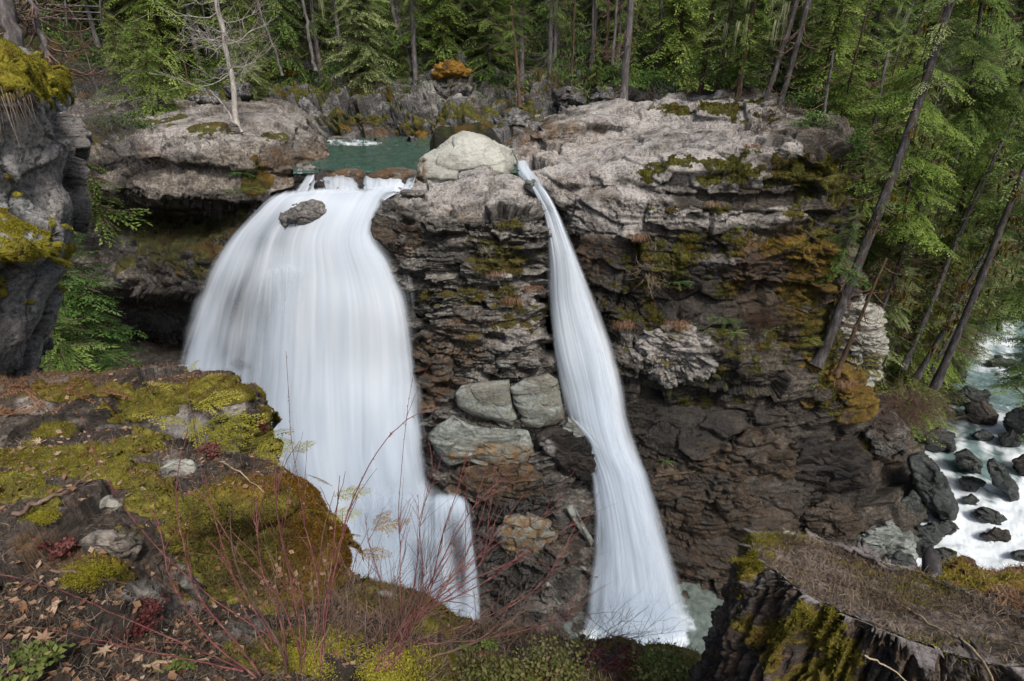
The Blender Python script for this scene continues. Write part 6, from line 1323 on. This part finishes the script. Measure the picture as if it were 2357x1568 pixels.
stuff_blades('dead_grass', 'reddish dead litter behind the stump', GD[0], GD[1], one(GD) + .05, 16000, .08, .003, L_dry, 713, up=.05, spread=1.0, region=lambda x, y: 1 - GD[2].ravel() * .8)
stuff_leaves('leaf_litter', 'small fallen leaves scattered over the dark soil', GB[0], GB[1], one(GB), 2600, .055, L_dry, 714, region=lambda x, y: .25 + sstep(1280, 1420, y))
stuff_leaves('leaf_litter', 'small fallen leaves along the brink', GC_[0], GC_[1], one(GC_) + .1, 1100, .045, L_dry, 715)
stuff_leaves('leaf_litter', 'brown fallen leaves on the near left knoll', GA[0], GA[1], one(GA), 700, .07, L_dry, 716)
# ground cover on the mossy cliff and ledges (too fine to count)
for k in [q for q in keys if q.startswith('cliff')][:1]:
    G = PATCH[k]; stuff_blades('cliff_moss', 'hanging moss and small plants on the right cliff', G[0], G[1], G[2] ** 2, 60000, .16, .016, leaf_mat('moss_cliff', (.022, .022, .005), (.085, .080, .014), (.20, .19, .03)), 720, up=-.4, spread=.7)
G = PATCH['rock_buttress']; stuff_blades('ledge_grass', 'dry grass fringes on the ledges of the buttress', G[0], G[1], G[2] ** 2 + .004 * (G[1][..., 2] > .6), 9000, .22, .012, leaf_mat('ledge_grass', (.04, .035, .01), (.13, .11, .035), (.30, .24, .12)), 721, up=-.2, spread=.7)
G = PATCH['river_bank']; stuff_blades('bank_plants', 'low plants and moss on top of the far bank', G[0], G[1], G[2] ** 2 * .4 + sstep(.3, .9, np.linspace(1, 0, G[2].shape[0]))[:, None] + 0 * G[2], 14000, .30, .035, L_hem, 722, up=.2, spread=.7)
# forest floor plants
rs = rs_(730); n_ = 34000; X_ = rs.uniform(-62, 40, n_); Y_ = 57.5 + rs.uniform(0, 1, n_) ** 1.5 * 32; Pf = np.stack([X_, Y_, Hfun(X_, Y_) + .35], -1)
a, b = blades(Pf, np.tile([0, 0, 1.0], (n_, 1)), .55, .075, rs, spread=.7, curl=.7); V = np.concatenate([a.reshape(-1, 3), b.reshape(-1, 3)]); sh = np.clip(.5 + .4 * fbm(Pf * .4, 3, 7) + rs.normal(0, .15, n_), 0, 1)
tag(mesh_obj('undergrowth', V, np.arange(len(V)).reshape(-1, 4), L_broad, None, dict(shade=np.tile(np.repeat(sh, 4), 2)), smooth=False), 'leafy undergrowth on the forest floor across the river', None, None, 'stuff')

# ---- cut stump at the lower right
SR = [(1742,1292,2.75),(1790,1330,2.62),(1850,1372,2.52),(1930,1415,2.44),(2020,1452,2.37),(2120,1490,2.31),(2230,1522,2.26),(2360,1545,2.22),(2480,1535,2.30),(2520,1490,2.5),(2440,1450,2.66),(2340,1412,2.78),(2240,1372,2.95),(2150,1334,3.12),(2045,1300,3.28),(1960,1266,3.42),(1880,1240,3.46),(1800,1228,3.36),(1738,1238,3.12),(1724,1264,2.92)]
ring = np.array([AD(*p) for p in SR]); ctr = ring.mean(0)
nu = rn(640); m_ = len(ring); tt = np.linspace(0, m_, nu, endpoint=False); ext = np.concatenate([ring[-2:], ring, ring[:3]])
i0 = np.floor(tt).astype(int); f = (tt - i0)[:, None]; p0, p1, p2, p3 = [ext[i0 + 1 + k] for k in range(4)]
RG = .5 * (2 * p1 + (p2 - p0) * f + (2 * p0 - 5 * p1 + 4 * p2 - p3) * f * f + (3 * p1 - p0 - 3 * p2 + p3) * f ** 3)
def ringrow(s, dz): q = ctr + (RG - ctr) * s; q[:, 2] = ctr[2] + (RG[:, 2] - ctr[2]) * min(s, 1) + dz; return q
def ringsurf(rows, nv):
    K = np.array([ringrow(*r) for r in rows]); w = cr(np.linspace(0, len(rows) - 1, nv), len(rows)); return np.einsum('ir,rjk->ijk', w, K)
stump = thing('tree_stump', 'big old cut stump with a litter covered top and rotten mossy bark, lower right', 'stump', (ctr[0], ctr[1], ctr[2] - 1.5))
def closed(nv, nu):
    i = np.arange(nv * nu).reshape(nv, nu); j = np.roll(i, -1, 1); return np.stack([i[:-1], i[1:], j[1:], j[:-1]], -1).reshape(-1, 4)
Pt = ringsurf([(.02, -.05), (.3, -.045), (.6, -.04), (.82, -.035), (.90, -.03), (.94, .0), (.985, .012)], rn(170))
Nt = np.tile([0, 0, 1.0], Pt.shape[:2] + (1,)); Pt = Pt + Nt * (.018 * fbm(Pt * 9, 4, 3) + .010 * fbm(Pt * 30, 3, 4))[..., None]
rimv = np.linspace(0, 1, Pt.shape[0])[:, None] + 0 * Pt[..., 0]; z0_ = 0 * rimv
M_top = rock_mat('stump_litter', [(.045, .036, .03), (.13, .105, .085), (.26, .22, .19), (.46, .42, .38)], scale=7, moss_c=FM, lichen=.1, pale_c=(.50, .47, .45))
M_bark = rock_mat('stump_bark', [(.014, .010, .008), (.055, .043, .036), (.16, .135, .12), (.38, .34, .31)], scale=6, moss_c=((.03, .026, .006), (.11, .098, .018), (.28, .25, .05)), lichen=.25, pale_c=(.33, .30, .29), bstr=.9)
mesh_obj('cut_top', Pt.reshape(-1, 3), closed(*Pt.shape[:2]), M_top, stump, dict(crack=z0_, cell=.5 + .4 * fbm(Pt * 5, 3, 9), moss=sstep(.25, .6, fbm(Pt * 2.2, 3, 17)) * .7 * sstep(1, .85, rimv) * 1.0, wet=z0_, pale=sstep(.80, .90, rimv) * 1.0, tan=.15 + z0_))
Pb = ringsurf([(.985, .012), (1.0, .004), (1.012, -.03), (1.02, -.09), (1.03, -.2), (1.04, -.36), (1.06, -.62), (1.12, -.95), (1.25, -1.5)], rn(300))
tw = np.linspace(0, 2 * np.pi, nu, endpoint=False); vv = np.linspace(0, 1, Pb.shape[0])
rad = Pb - ctr; rad[..., 2] = 0; rad /= np.linalg.norm(rad, axis=-1, keepdims=True)
C3 = np.stack([np.cos(tw)[None] + 0 * vv[:, None], np.sin(tw)[None] + 0 * vv[:, None], vv[:, None] + 0 * tw[None]], -1)
fl = fbm(C3 * np.array([9, 9, 1.4]), 4, 21); fl2 = fbm(C3 * np.array([30, 30, 5]), 4, 22); f1, f2, cid, vec = voro(Pb * np.array([7, 7, 3.2]) + fl[..., None] * .5, 23)
amp = sstep(0, .12, vv)[:, None]
dsp = amp * (.085 * fl + .035 * fl2 + .10 * (cellr(cid, 1) - .5) - .03 * np.exp(-((f2 - f1) / .08) ** 2)) + .012 * fbm(Pb * 28, 3, 24) * sstep(0, .03, vv)[:, None]
Pb = Pb + rad * dsp[..., None]
ckb = np.exp(-((f2 - f1) / .1) ** 2) * amp + np.clip(-fl * 1.2, 0, 1) * amp
Pw = np.concatenate([Pb[:, -2:], Pb, Pb[:, :2]], 1); Nb = gnormals(Pw)[:, 2:-2]
xb, yb, _ = proj(Pb); msb = .10 + .70 * g2(xb, yb, 1790, 1440, 130, 90) + .6 * g2(xb, yb, 1740, 1270, 60, 60) + .4 * g2(xb, yb, 1900, 1540, 120, 50) + .4 * g2(xb, yb, 2260, 1560, 90, 20) + .6 * g2(xb, yb, 1900, 1450, 60, 40) + .7 * g2(xb, yb, 1880, 1560, 70, 30); msb = sstep(.42, .72, msb + .45 * fbm(Pb * 6, 3, 25)) * sstep(0, .03, vv)[:, None]
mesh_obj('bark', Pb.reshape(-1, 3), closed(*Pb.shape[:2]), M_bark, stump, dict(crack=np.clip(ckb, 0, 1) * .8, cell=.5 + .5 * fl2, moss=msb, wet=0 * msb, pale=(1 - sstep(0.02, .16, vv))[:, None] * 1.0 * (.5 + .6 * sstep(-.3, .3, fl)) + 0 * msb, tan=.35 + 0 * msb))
def stump_blades(name, P, N, w, n, L, wd, lm, seed, **kw):
    rs = rs_(seed); p, nn = pick(P, N, w, n, rs); a, b = blades(p, nn, L, wd, rs, **kw); V = np.concatenate([a.reshape(-1, 3), b.reshape(-1, 3)])
    sh = np.clip(.5 + .35 * fbm(p * 5.0, 3, seed) + rs.normal(0, .2, n), 0, 1)
    o = mesh_obj(name, V, np.arange(len(V)).reshape(-1, 4), lm, stump, dict(shade=np.concatenate([np.repeat(np.clip(sh - .2, 0, 1), 4), np.repeat(sh, 4)])), smooth=False); o['kind'] = 'stuff'; return o
if True:
    Nup = np.tile([0, 0, 1.0], Pt.shape[:2] + (1,))
    stump_blades('litter', Pt, Nup, sstep(.96, .85, rimv) * (.3 + sstep(-.3, .4, fbm(Pt * 3, 3, 31))), 15000, .05, .0016, L_litter, 740, up=.05, spread=.9)
    stump_blades('moss', Pb, Nb, msb ** 2 + .001, 30000, .016, .0016, L_mosst, 741)
    xt, yt, _ = proj(Pt); stump_blades('moss', Pt, Nup, g2(xt, yt, 1770, 1245, 60, 20) * 2 + g2(xt, yt, 2120, 1360, 110, 30) * .8 + g2(xt, yt, 2200, 1480, 110, 24) * .5, 9000, .020, .0016, L_mosst, 742)
# posts and sticks around the stump
t = thing('broken_post', 'short rotten post with a broken tip standing behind the stump', 'post', AD(2150,1320,5.0)); mb = MB()
ax = np.array([AD(2148,1345,4.9), AD(2146,1310,4.9), AD(2144,1285,4.92), AD(2140,1262,4.95)]); V, F = tube(ax, [.085, .078, .068, .028], 14); V = V + fbm(V * 16, 3, 5)[:, None] * .018; mb.add(V, F); mb.build('post_body', B_dark, t)
t = thing('broken_post', 'small wooden stub poking out of the moss near the right edge', 'post', AD(2243,1325,5.2)); mb = MB(); mb.tube(np.array([AD(2242,1330,5.2), AD(2243,1312,5.2), AD(2245,1300,5.2)]), [.035, .03, .016], 8); mb.build('post_body', B_dark, t)
def stick(label, pts, r, bm, seed=0, name='stick', snap=False):
    K = np.array([SD(*p) + [0, 0, r] if snap else AD(*p) for p in pts]); ax = cr(np.linspace(0, len(K) - 1, 14), len(K)) @ K; ax = ax + rs_(seed).normal(0, r * .6, ax.shape); V, F = tube(ax, np.linspace(r, r * .5, 14), 6)
    o = mesh_obj(name, V, F, bm, None, dict(shade=.5 + 0 * V[:, 0]), origin=ax[0]); return tag(o, label, 'stick')
stick('long straw coloured stick lying across the stump top', [(2010,1355,2.86),(2080,1395,2.70),(2150,1440,2.52),(2200,1468,2.42)], .006, B_straw, 1)
stick('bent pale stick hanging over the front rim of the stump', [(2190,1462,2.40),(2240,1495,2.28),(2290,1575,2.12),(2300,1620,2.05)], .007, B_straw, 2)
stick('thin dry stick low on the bark of the stump', [(1985,1505,2.2),(2050,1540,2.15),(2110,1590,2.1)], .004, B_straw, 3)
stick('bleached root lying on the dark soil below the mossy hump, far left', [(40,1190,4.62),(90,1160,4.7),(150,1135,4.8),(200,1105,4.9)], .022, B_twig, 4, snap=True)
stick('short forked twig on the dark soil', [(170,1125,4.75),(190,1105,4.8),(225,1085,4.9)], .010, B_straw, 5, snap=True)
stick('thin pale stick pointing over the orange moss of the near rock', [(505,1063,4.95),(545,1085,4.85),(585,1115,4.75),(612,1138,4.7)], .007, B_straw, 6, snap=True)
stick('mossy stick pointing left under the crossing stems', [(120,1315,4.05),(200,1325,4.05),(300,1345,4.0),(430,1375,3.95)], .012, B_twig, 7, snap=True)
stick('pale curved root at the bottom left', [(335,1530,3.4),(400,1528,3.4),(470,1520,3.42),(510,1500,3.5)], .012, B_straw, 8, snap=True)
stick('thin log lying at the far side of the stump top', [(1920,1250,3.42),(2000,1285,3.3),(2080,1318,3.15)], .018, B_grey, 9)

# ---- foreground stems
def bush(name, label, stems, seed, bm=B_stem, r=.0065, buds=True, twigs=0, cat='bush', dt=0.0):
    rs = rs_(seed); b = AD(*stems[0][0]); t = thing(name, label, cat, b); tw_ = MB()
    for si, st in enumerate(stems):
        K = np.array([AD(*p) for p in st]); n = 22; ax = cr(np.linspace(0, len(K) - 1, n), len(K)) @ K; ax = ax + rs.normal(0, .0022, ax.shape)
        rr = r * rs.uniform(.8, 1.25); mb = MB(); mb.tube(ax, np.linspace(rr, rr * .32, n), 6)
        if buds:
            L = np.linalg.norm(ax[-1] - ax[0])
            for q in range(int(L / .055)):
                f = rs.uniform(.25, 1) * (n - 1.01); j = int(f); p = ax[j] + (ax[j + 1] - ax[j]) * (f - j); d = rs.normal(0, 1, 3); d /= np.linalg.norm(d)
                mb.tube(np.array([p, p + d * rr * 1.2, p + d * rr * 2.2]), [rr * .5, rr * .62, rr * .1], 4, .95)
        mb.build('stem', bm, t)
        for q in range(twigs):
            j = rs.integers(6, n - 2); p = ax[j]; d = (ax[j + 1] - ax[j]); d /= np.linalg.norm(d); d = d + rs.normal(0, .45, 3); l = rs.uniform(.12, .42)
            tw_.tube(wob(p, p + d * l, 6, .02, int(rs.integers(1 << 30)), -.02), np.linspace(rr * .5, rr * .18, 6), 4, .5)
    if tw_.V: tw_.build('twigs', bm, t)
    return t
bush('red_stemmed_shrub', 'red stems fanning up to the left from the bottom of the near bank', [
  [(620,1500,3.9),(612,1459,3.95),(480,1370,4.0),(330,1227,4.1),(240,1090,4.25),(188,958,4.4)], [(560,1540,3.6),(440,1490,3.6),(292,1425,3.6),(146,1363,3.65),(-10,1318,3.7)],
  [(600,1555,3.6),(520,1450,3.8),(452,1360,3.95),(418,1234,4.1),(405,1122,4.25),(432,985,4.4)], [(690,1500,4.0),(640,1370,4.1),(560,1290,4.2),(486,1173,4.3),(438,1095,4.4)],
  [(640,1490,3.9),(612,1445,4.0),(545,1340,4.1),(505,1230,4.2),(493,1183,4.25),(468,1078,4.35)], [(590,1560,3.5),(480,1470,3.6),(400,1350,3.75),(370,1230,3.9),(352,1150,4.0)],
  [(560,1545,3.5),(420,1515,3.5),(300,1490,3.5),(215,1470,3.5)], [(620,1500,3.8),(560,1400,3.9),(525,1300,4.0),(475,1240,4.1)]], 801, twigs=4)
bush('red_stemmed_shrub', 'tall dark red stems standing in front of the wide waterfall', [
  [(720,1560,4.0),(735,1400,4.2),(722,1290,4.3),(700,1200,4.4),(685,1100,4.5),(670,1000,4.6),(658,808,4.8)], [(735,1550,4.0),(748,1397,4.2),(765,1280,4.3),(782,1095,4.5)],
  [(740,1560,4.0),(750,1420,4.2),(779,1275,4.3),(801,1180,4.4),(850,1070,4.5),(900,1000,4.6),(955,955,4.7),(1000,948,4.75)], [(690,1550,3.9),(690,1450,4.0),(668,1330,4.1),(640,1200,4.3),(632,1100,4.4),(650,1030,4.5)],
  [(660,1530,3.8),(648,1440,3.9),(612,1340,4.0),(596,1270,4.1),(590,1140,4.2)], [(700,1540,4.0),(700,1400,4.2),(660,1280,4.3),(640,1190,4.4)]], 802, twigs=5)
bush('dark_stick_shrub', 'thick dark broken stem with a pale split base at the bottom left of centre', [[(660,1550,3.7),(646,1489,3.75),(578,1377,3.85),(545,1300,3.95),(534,1255,4.0),(529,1176,4.1)]], 803, bm=B_red, r=.013, buds=False, twigs=2)
S_ = []
for tip in [[(986,1394,4.5),(1102,1302,4.7),(1125,1190,4.9),(1142,1040,5.1)], [(986,1394,4.5),(1122,1268,4.8),(1251,1187,5.0),(1309,1127,5.1)], [(950,1440,4.4),(1070,1345,4.6),(1183,1289,4.8),(1326,1200,5.0),(1379,1134,5.1)],
            [(1054,1445,4.5),(1190,1387,4.7),(1251,1336,4.8),(1302,1258,5.0),(1328,1200,5.1)], [(972,1377,4.5),(1040,1248,4.7),(1108,1146,4.9),(1183,1083,5.0)], [(960,1400,4.4),(1020,1343,4.6),(1108,1275,4.8),(1156,1207,4.9),(1207,1137,5.0)],
            [(960,1420,4.4),(990,1360,4.5),(1020,1227,4.7),(1054,1122,4.9),(1076,1037,5.0)], [(940,1400,4.4),(960,1300,4.6),(972,1180,4.8),(1000,1105,4.9),(1020,1037,5.0)], [(925,1450,4.3),(920,1343,4.5),(921,1258,4.6),(918,1156,4.8),(936,960,5.0),(951,868,5.1)],
            [(930,1450,4.3),(972,1343,4.5),(966,1224,4.7),(962,1139,4.8)], [(1000,1480,4.4),(1122,1469,4.5),(1292,1425,4.6),(1357,1368,4.7)], [(900,1440,4.3),(880,1350,4.4),(850,1250,4.5),(840,1180,4.6)],
            [(960,1410,4.4),(1040,1330,4.6),(1090,1240,4.8),(1128,1120,4.9)], [(950,1420,4.4),(1080,1360,4.6),(1170,1300,4.7),(1215,1260,4.8)]]:
    S_.append([(900 + rng.uniform(-50, 30), 1545, 4.0), (915 + rng.uniform(-30, 30), 1490, 4.15)] + tip)
bush('red_stemmed_shrub', 'wide spreading bare shrub of red and tan stems at the bottom centre, before the buttress', S_, 804, twigs=11)
rs = rs_(805); S2 = []
for i in range(44):
    x0 = rs.uniform(650, 1000); tx = x0 + rs.normal(30, 130); ty = rs.uniform(1230, 1400); d0 = rs.uniform(3.9, 4.5)
    S2.append([(x0, 1540 - rs.uniform(0, 60), d0), ((x0 + tx) / 2 + rs.normal(0, 25), 1460, d0 + .1), (tx, ty, d0 + .3)])
bush('bare_shrub', 'thicket of fine tan twigs at the bottom centre', S2, 805, bm=B_twig, r=.0038, twigs=7, buds=False)
S3 = []
for i in range(30):
    x0 = rs.uniform(1080, 1480); S3.append([(x0, 1540 - rs.uniform(0, 40), 5.1), (x0 + rs.normal(0, 20), 1480, 5.2), (x0 + rs.normal(10, 70), rs.uniform(1380, 1470), 5.3)])
bush('bare_shrub', 'fine grey brown twigs along the brink below the buttress', S3, 806, bm=B_twig, r=.0036, twigs=6, buds=False)
S4 = []
for i in range(24):
    x0 = rs.uniform(1380, 1600); S4.append([(x0, 1600, 4.9), (x0 - rs.uniform(20, 60), 1540, 5.0), (x0 - rs.uniform(60, 190), rs.uniform(1480, 1545), 5.1)])
bush('bare_shrub', 'flattened grey dead branches left of the little green bush at the brink', S4, 807, bm=B_grey, r=.004, twigs=6, buds=False)
# cedar sprays of the foreground (yellowish)
def spray_plant(label, stem, fr_, seed, lm=L_yellow, r=.006, name='cedar_sapling'):
    t = thing(name, label, 'young tree', AD(*stem[0])); K = np.array([AD(*p) for p in stem]); ax = cr(np.linspace(0, len(K) - 1, 12), len(K)) @ K; mb = MB(); mb.tube(ax, np.linspace(r, r * .4, 12), 5); mb.build('stem', B_twig, t)
    rs = rs_(seed); it = []
    for (x, y, d, az, L) in fr_: it.append((AD(x, y, d), R(az), R(rs.uniform(-5, 35)), rs.normal(R(30), .3), L, 'near', rs.normal(0, .1)))
    V, F, sh = place_fronds(it, rs); mesh_obj('sprays', V, F, lm, t, dict(shade=sh), smooth=False); return t
spray_plant('yellow green cedar sapling on the right end of the near left knoll', [(478,1065,6.6),(455,1000,6.8),(436,930,7.0),(424,850,7.2)], [(430,890,7.1,190,.45),(432,900,7.1,-10,.5),(436,930,7,175,.6),(440,940,7,0,.62),(450,975,6.9,185,.65),(452,985,6.9,-15,.8),(460,1010,6.8,170,.55),(462,1020,6.8,10,.75),(470,1040,6.7,-5,.6),(425,862,7.2,90,.3),(445,960,6.9,-60,.5)], 811)
spray_plant('yellow cedar sapling between the knoll and the near rock', [(560,1090,6.0),(572,1050,6.2),(585,1010,6.4)], [(560,1060,6.1,10,.5),(566,1040,6.2,180,.5),(575,1020,6.3,0,.5),(580,1000,6.4,150,.45),(556,1080,6.0,-20,.5),(590,1040,6.2,-40,.45)], 812)
spray_plant('sparse yellow cedar twig in front of the white water', [(735,1300,5.0),(745,1220,5.1),(770,1130,5.2)], [(765,1140,5.2,10,.32),(768,1120,5.2,160,.26),(752,1190,5.1,0,.3),(750,1180,5.1,170,.28)], 813)
spray_plant('second sparse yellow cedar twig right of the first, before the white water', [(800,1360,5.0),(820,1280,5.1),(850,1215,5.2)], [(850,1220,5.2,15,.36),(838,1235,5.2,165,.28),(855,1210,5.2,60,.26),(822,1270,5.1,-10,.3)], 814, lm=leaf_mat('leaf_gold', (.14, .08, .01), (.34, .22, .03), (.5, .38, .08)))
spray_plant('tiny pale cedar twig beside the tall red stem', [(640,1120,4.8),(660,1060,4.9),(690,1015,5.0)], [(672,1040,4.95,10,.2),(680,1025,5,160,.16),(655,1070,4.9,170,.18)], 815)
# leafy plants
def plant(label, px, py, d, rx, rz, n, lf, lm, seed, cat='plant', name='leafy_plant', tw=10): return shrub(label, SD(px, py, d) + [0, 0, rz * .6], (rx, rx * .7, rz), n, lf, lm, seed, tw, B_stem, name, cat)
plant('red leaved plant on the crest of the near rock', 485, 1045, 5.5, .17, .07, 620, .026, L_red, 821)
plant('dark red leaved plant beside the buff stone', 135, 1268, 4.3, .17, .05, 420, .032, L_red, 822)
plant('reddish brown leaved plant under the crossing stems', 310, 1440, 3.75, .24, .09, 760, .030, L_red, 823)
plant('red leaves clinging to the dark soil left of the moss', 195, 1195, 4.7, .07, .04, 50, .045, L_red, 824)
plant('green and red leaved plant in the bottom left corner', 50, 1530, 3.4, .24, .05, 330, .04, L_olive, 825)
plant('small green leaved plant beside it at the bottom left', 420, 1545, 3.4, .12, .04, 120, .03, L_olive, 826)
plant('small red sprig at the edge of the knoll against the water', 612, 990, 8.6, .10, .12, 90, .05, L_red, 827)
plant('pinkish green bush at the brink, between narrow fall and stump', 1545, 1582, 4.9, .44, .11, 1500, .030, L_olive, 828, tw=20)
plant('green salal thicket at the bottom below the buttress', 1225, 1578, 4.9, .60, .09, 1700, .032, leaf_mat('leaf_salal', (.03, .04, .012), (.10, .12, .035), (.30, .26, .12)), 829, tw=20)
plant('low green leaves at the brink left of the salal thicket', 1110, 1505, 5.2, .22, .05, 300, .03, L_olive, 830)
plant('reddish low shrub on the brink beside the little green bush', 1400, 1545, 5.0, .36, .06, 700, .022, L_red, 831)
plant('mossy yellow clump at the base of the red stems', 720, 1530, 3.9, .34, .08, 6500, .013, L_mosst, 832, cat='moss', name='moss_clump')
plant('golden moss clump at the bottom left of centre', 900, 1550, 4.0, .30, .08, 6000, .013, L_mosst, 833, cat='moss', name='moss_clump')
plant('yellow moss tuft at the foot of the crossing stems', 210, 1335, 4.05, .20, .05, 3500, .012, L_mosst, 834, cat='moss', name='moss_clump')
plant('pale green moss tuft on the dark soil', 105, 1195, 4.72, .12, .03, 2500, .010, L_mosst, 835, cat='moss', name='moss_clump')
for i, (x, y, d, az, L, lab) in enumerate([(60,900,8.6,0,.55,'rusty dead fern frond lying on the left of the knoll'), (150,905,8.4,20,.5,'rusty dead fern frond in the middle of the knoll'), (20,960,8.0,-20,.5,'rusty dead fern frond low on the knoll'), (225,905,8.2,-60,.5,'rusty dead fern frond drooping over the moss of the knoll')]):
    fern(lab, SD(x, y, d) + [0, 0, .05], L, 6, 840 + i, lm=leaf_mat('fern_dead' , (.10, .05, .025), (.25, .13, .07), (.42, .27, .16)) if i == 0 else bpy.data.materials['fern_dead'], up=.1)
tuft('long straw grass hanging from the top ledge of the left cliff', AD(20, 235, 10.0), 0.5, 60, 850, hang=1.1, w=.004, lm=L_litter)
# larger fallen leaves, one by one
def maple_leaf(label, px, py, d, size, seed, pale):
    rs = rs_(seed); c = SD(px, py, d); ang = np.array([0, 22, 40, 62, 85, 105, 130, 155, 180, 205, 230, 255, 275, 298, 320, 338]); rr = np.array([1, .42, .80, .38, .88, .36, .55, .3, .18, .3, .55, .36, .88, .38, .80, .42])
    a = np.radians(ang + rs.normal(0, 4, 16) + rs.uniform(0, 360)); rr = rr * rs.uniform(.85, 1.1, 16) * size; zz = .22 * size * rs.uniform(0, 1.2, 16); o_ = np.stack([np.cos(a) * rr, np.sin(a) * rr, zz], -1)
    V = np.concatenate([[[0, 0, 0]], o_ * [.5, .5, .15], o_]); M = basis(rs.normal(0, .3), rs.uniform(0, 6), rs.normal(.3, .25)); V = V @ M.T + c + [0, 0, .02]
    i = np.arange(16); j = (i + 1) % 16; F3 = np.stack([0 * i, 1 + i, 1 + j], -1); F4 = np.stack([1 + i, 17 + i, 17 + j, 1 + j], -1)
    t = thing('dead_leaf', label, 'leaf', c); mesh_obj('blade', V, [F3, F4], L_dry, t, dict(shade=np.clip(pale + rs.normal(0, .05, 33), 0, 1)), smooth=False)
    mb = MB(); p = c + [0, 0, .02]; mb.tube(wob(p, p + rs.normal(0, 1, 3) * size * .7 * [1, 1, .2], 4, .005, seed), [.0022, .002, .0018, .0012], 4); mb.build('stalk', B_straw, t); return t
for i, (x, y, d, s_, pl, lab) in enumerate([(135,1395,3.78,.085,.95,'pale grey curled maple leaf on the dark soil, lower left'), (62,1400,3.75,.075,.35,'rusty brown maple leaf left of the pale curled one'), (20,1460,3.55,.09,.6,'large buff leaf near the left edge'), (100,1475,3.55,.075,.8,'light leaf above the green and red leaved plant'),
   (185,1490,3.5,.07,.55,'brown leaf between the light leaf and the stems'), (240,1500,3.45,.07,.9,'whitish leaf under the lowest crossing stem'), (70,1165,4.75,.045,.3,'small rusty leaf beside the bleached root'), (165,1130,4.85,.05,.4,'brown leaf above the bleached root'), (295,1145,4.72,.045,.85,'pale leaf on the soil above the green moss'),
   (135,1048,5.6,.05,.9,'whitish leaf on the yellow moss hump'), (40,1300,4.15,.05,.5,'leaf beside the dark red leaved plant'), (610,1420,4.0,.05,.7,'leaf caught at the foot of the red stems'), (480,1480,3.65,.055,.5,'leaf lying between the grey stones and the stems'), (90,1020,7.2,.07,.9,'white leaf at the foot of the knoll')]):
    maple_leaf(lab, x, y, d, s_, 860 + i, pl)
SKYSTR, SUNSTR = 0.145, 3.3
# ================================================================== LIGHT
W_ = bpy.data.worlds.new('World'); S.world = W_; W_.use_nodes = True
wn = W_.node_tree; bg = wn.nodes['Background']; sky = wn.nodes.new('ShaderNodeTexSky'); sky.sky_type = 'NISHITA'; sky.sun_disc = False
SUN_EL, SUN_AZ = R(54), R(156)
sky.sun_elevation = SUN_EL; sky.sun_rotation = SUN_AZ; sky.air_density = 1.0; sky.dust_density = 4.0; sky.ozone_density = 1.0
wn.links.new(sky.outputs[0], bg.inputs[0]); bg.inputs[1].default_value = SKYSTR
sl = bpy.data.lights.new('sun', 'SUN'); so = bpy.data.objects.new('sun', sl); C.objects.link(so)
sl.energy = SUNSTR; sl.angle = R(11); sl.color = (1.0, .96, .90)
d = Vector((math.sin(SUN_AZ) * math.cos(SUN_EL), math.cos(SUN_AZ) * math.cos(SUN_EL), math.sin(SUN_EL)))
so.rotation_euler = d.to_track_quat('Z', 'Y').to_euler()
S.view_settings.view_transform = 'Standard'; S.view_settings.look = 'None'; S.view_settings.exposure = 0
S.cycles.use_adaptive_sampling = True; S.cycles.adaptive_threshold = 0.03; S.cycles.max_bounces = 4; S.cycles.diffuse_bounces = 2; S.cycles.glossy_bounces = 2; S.cycles.transparent_max_bounces = 14; S.cycles.transmission_bounces = 3
S.cycles.use_denoising = True
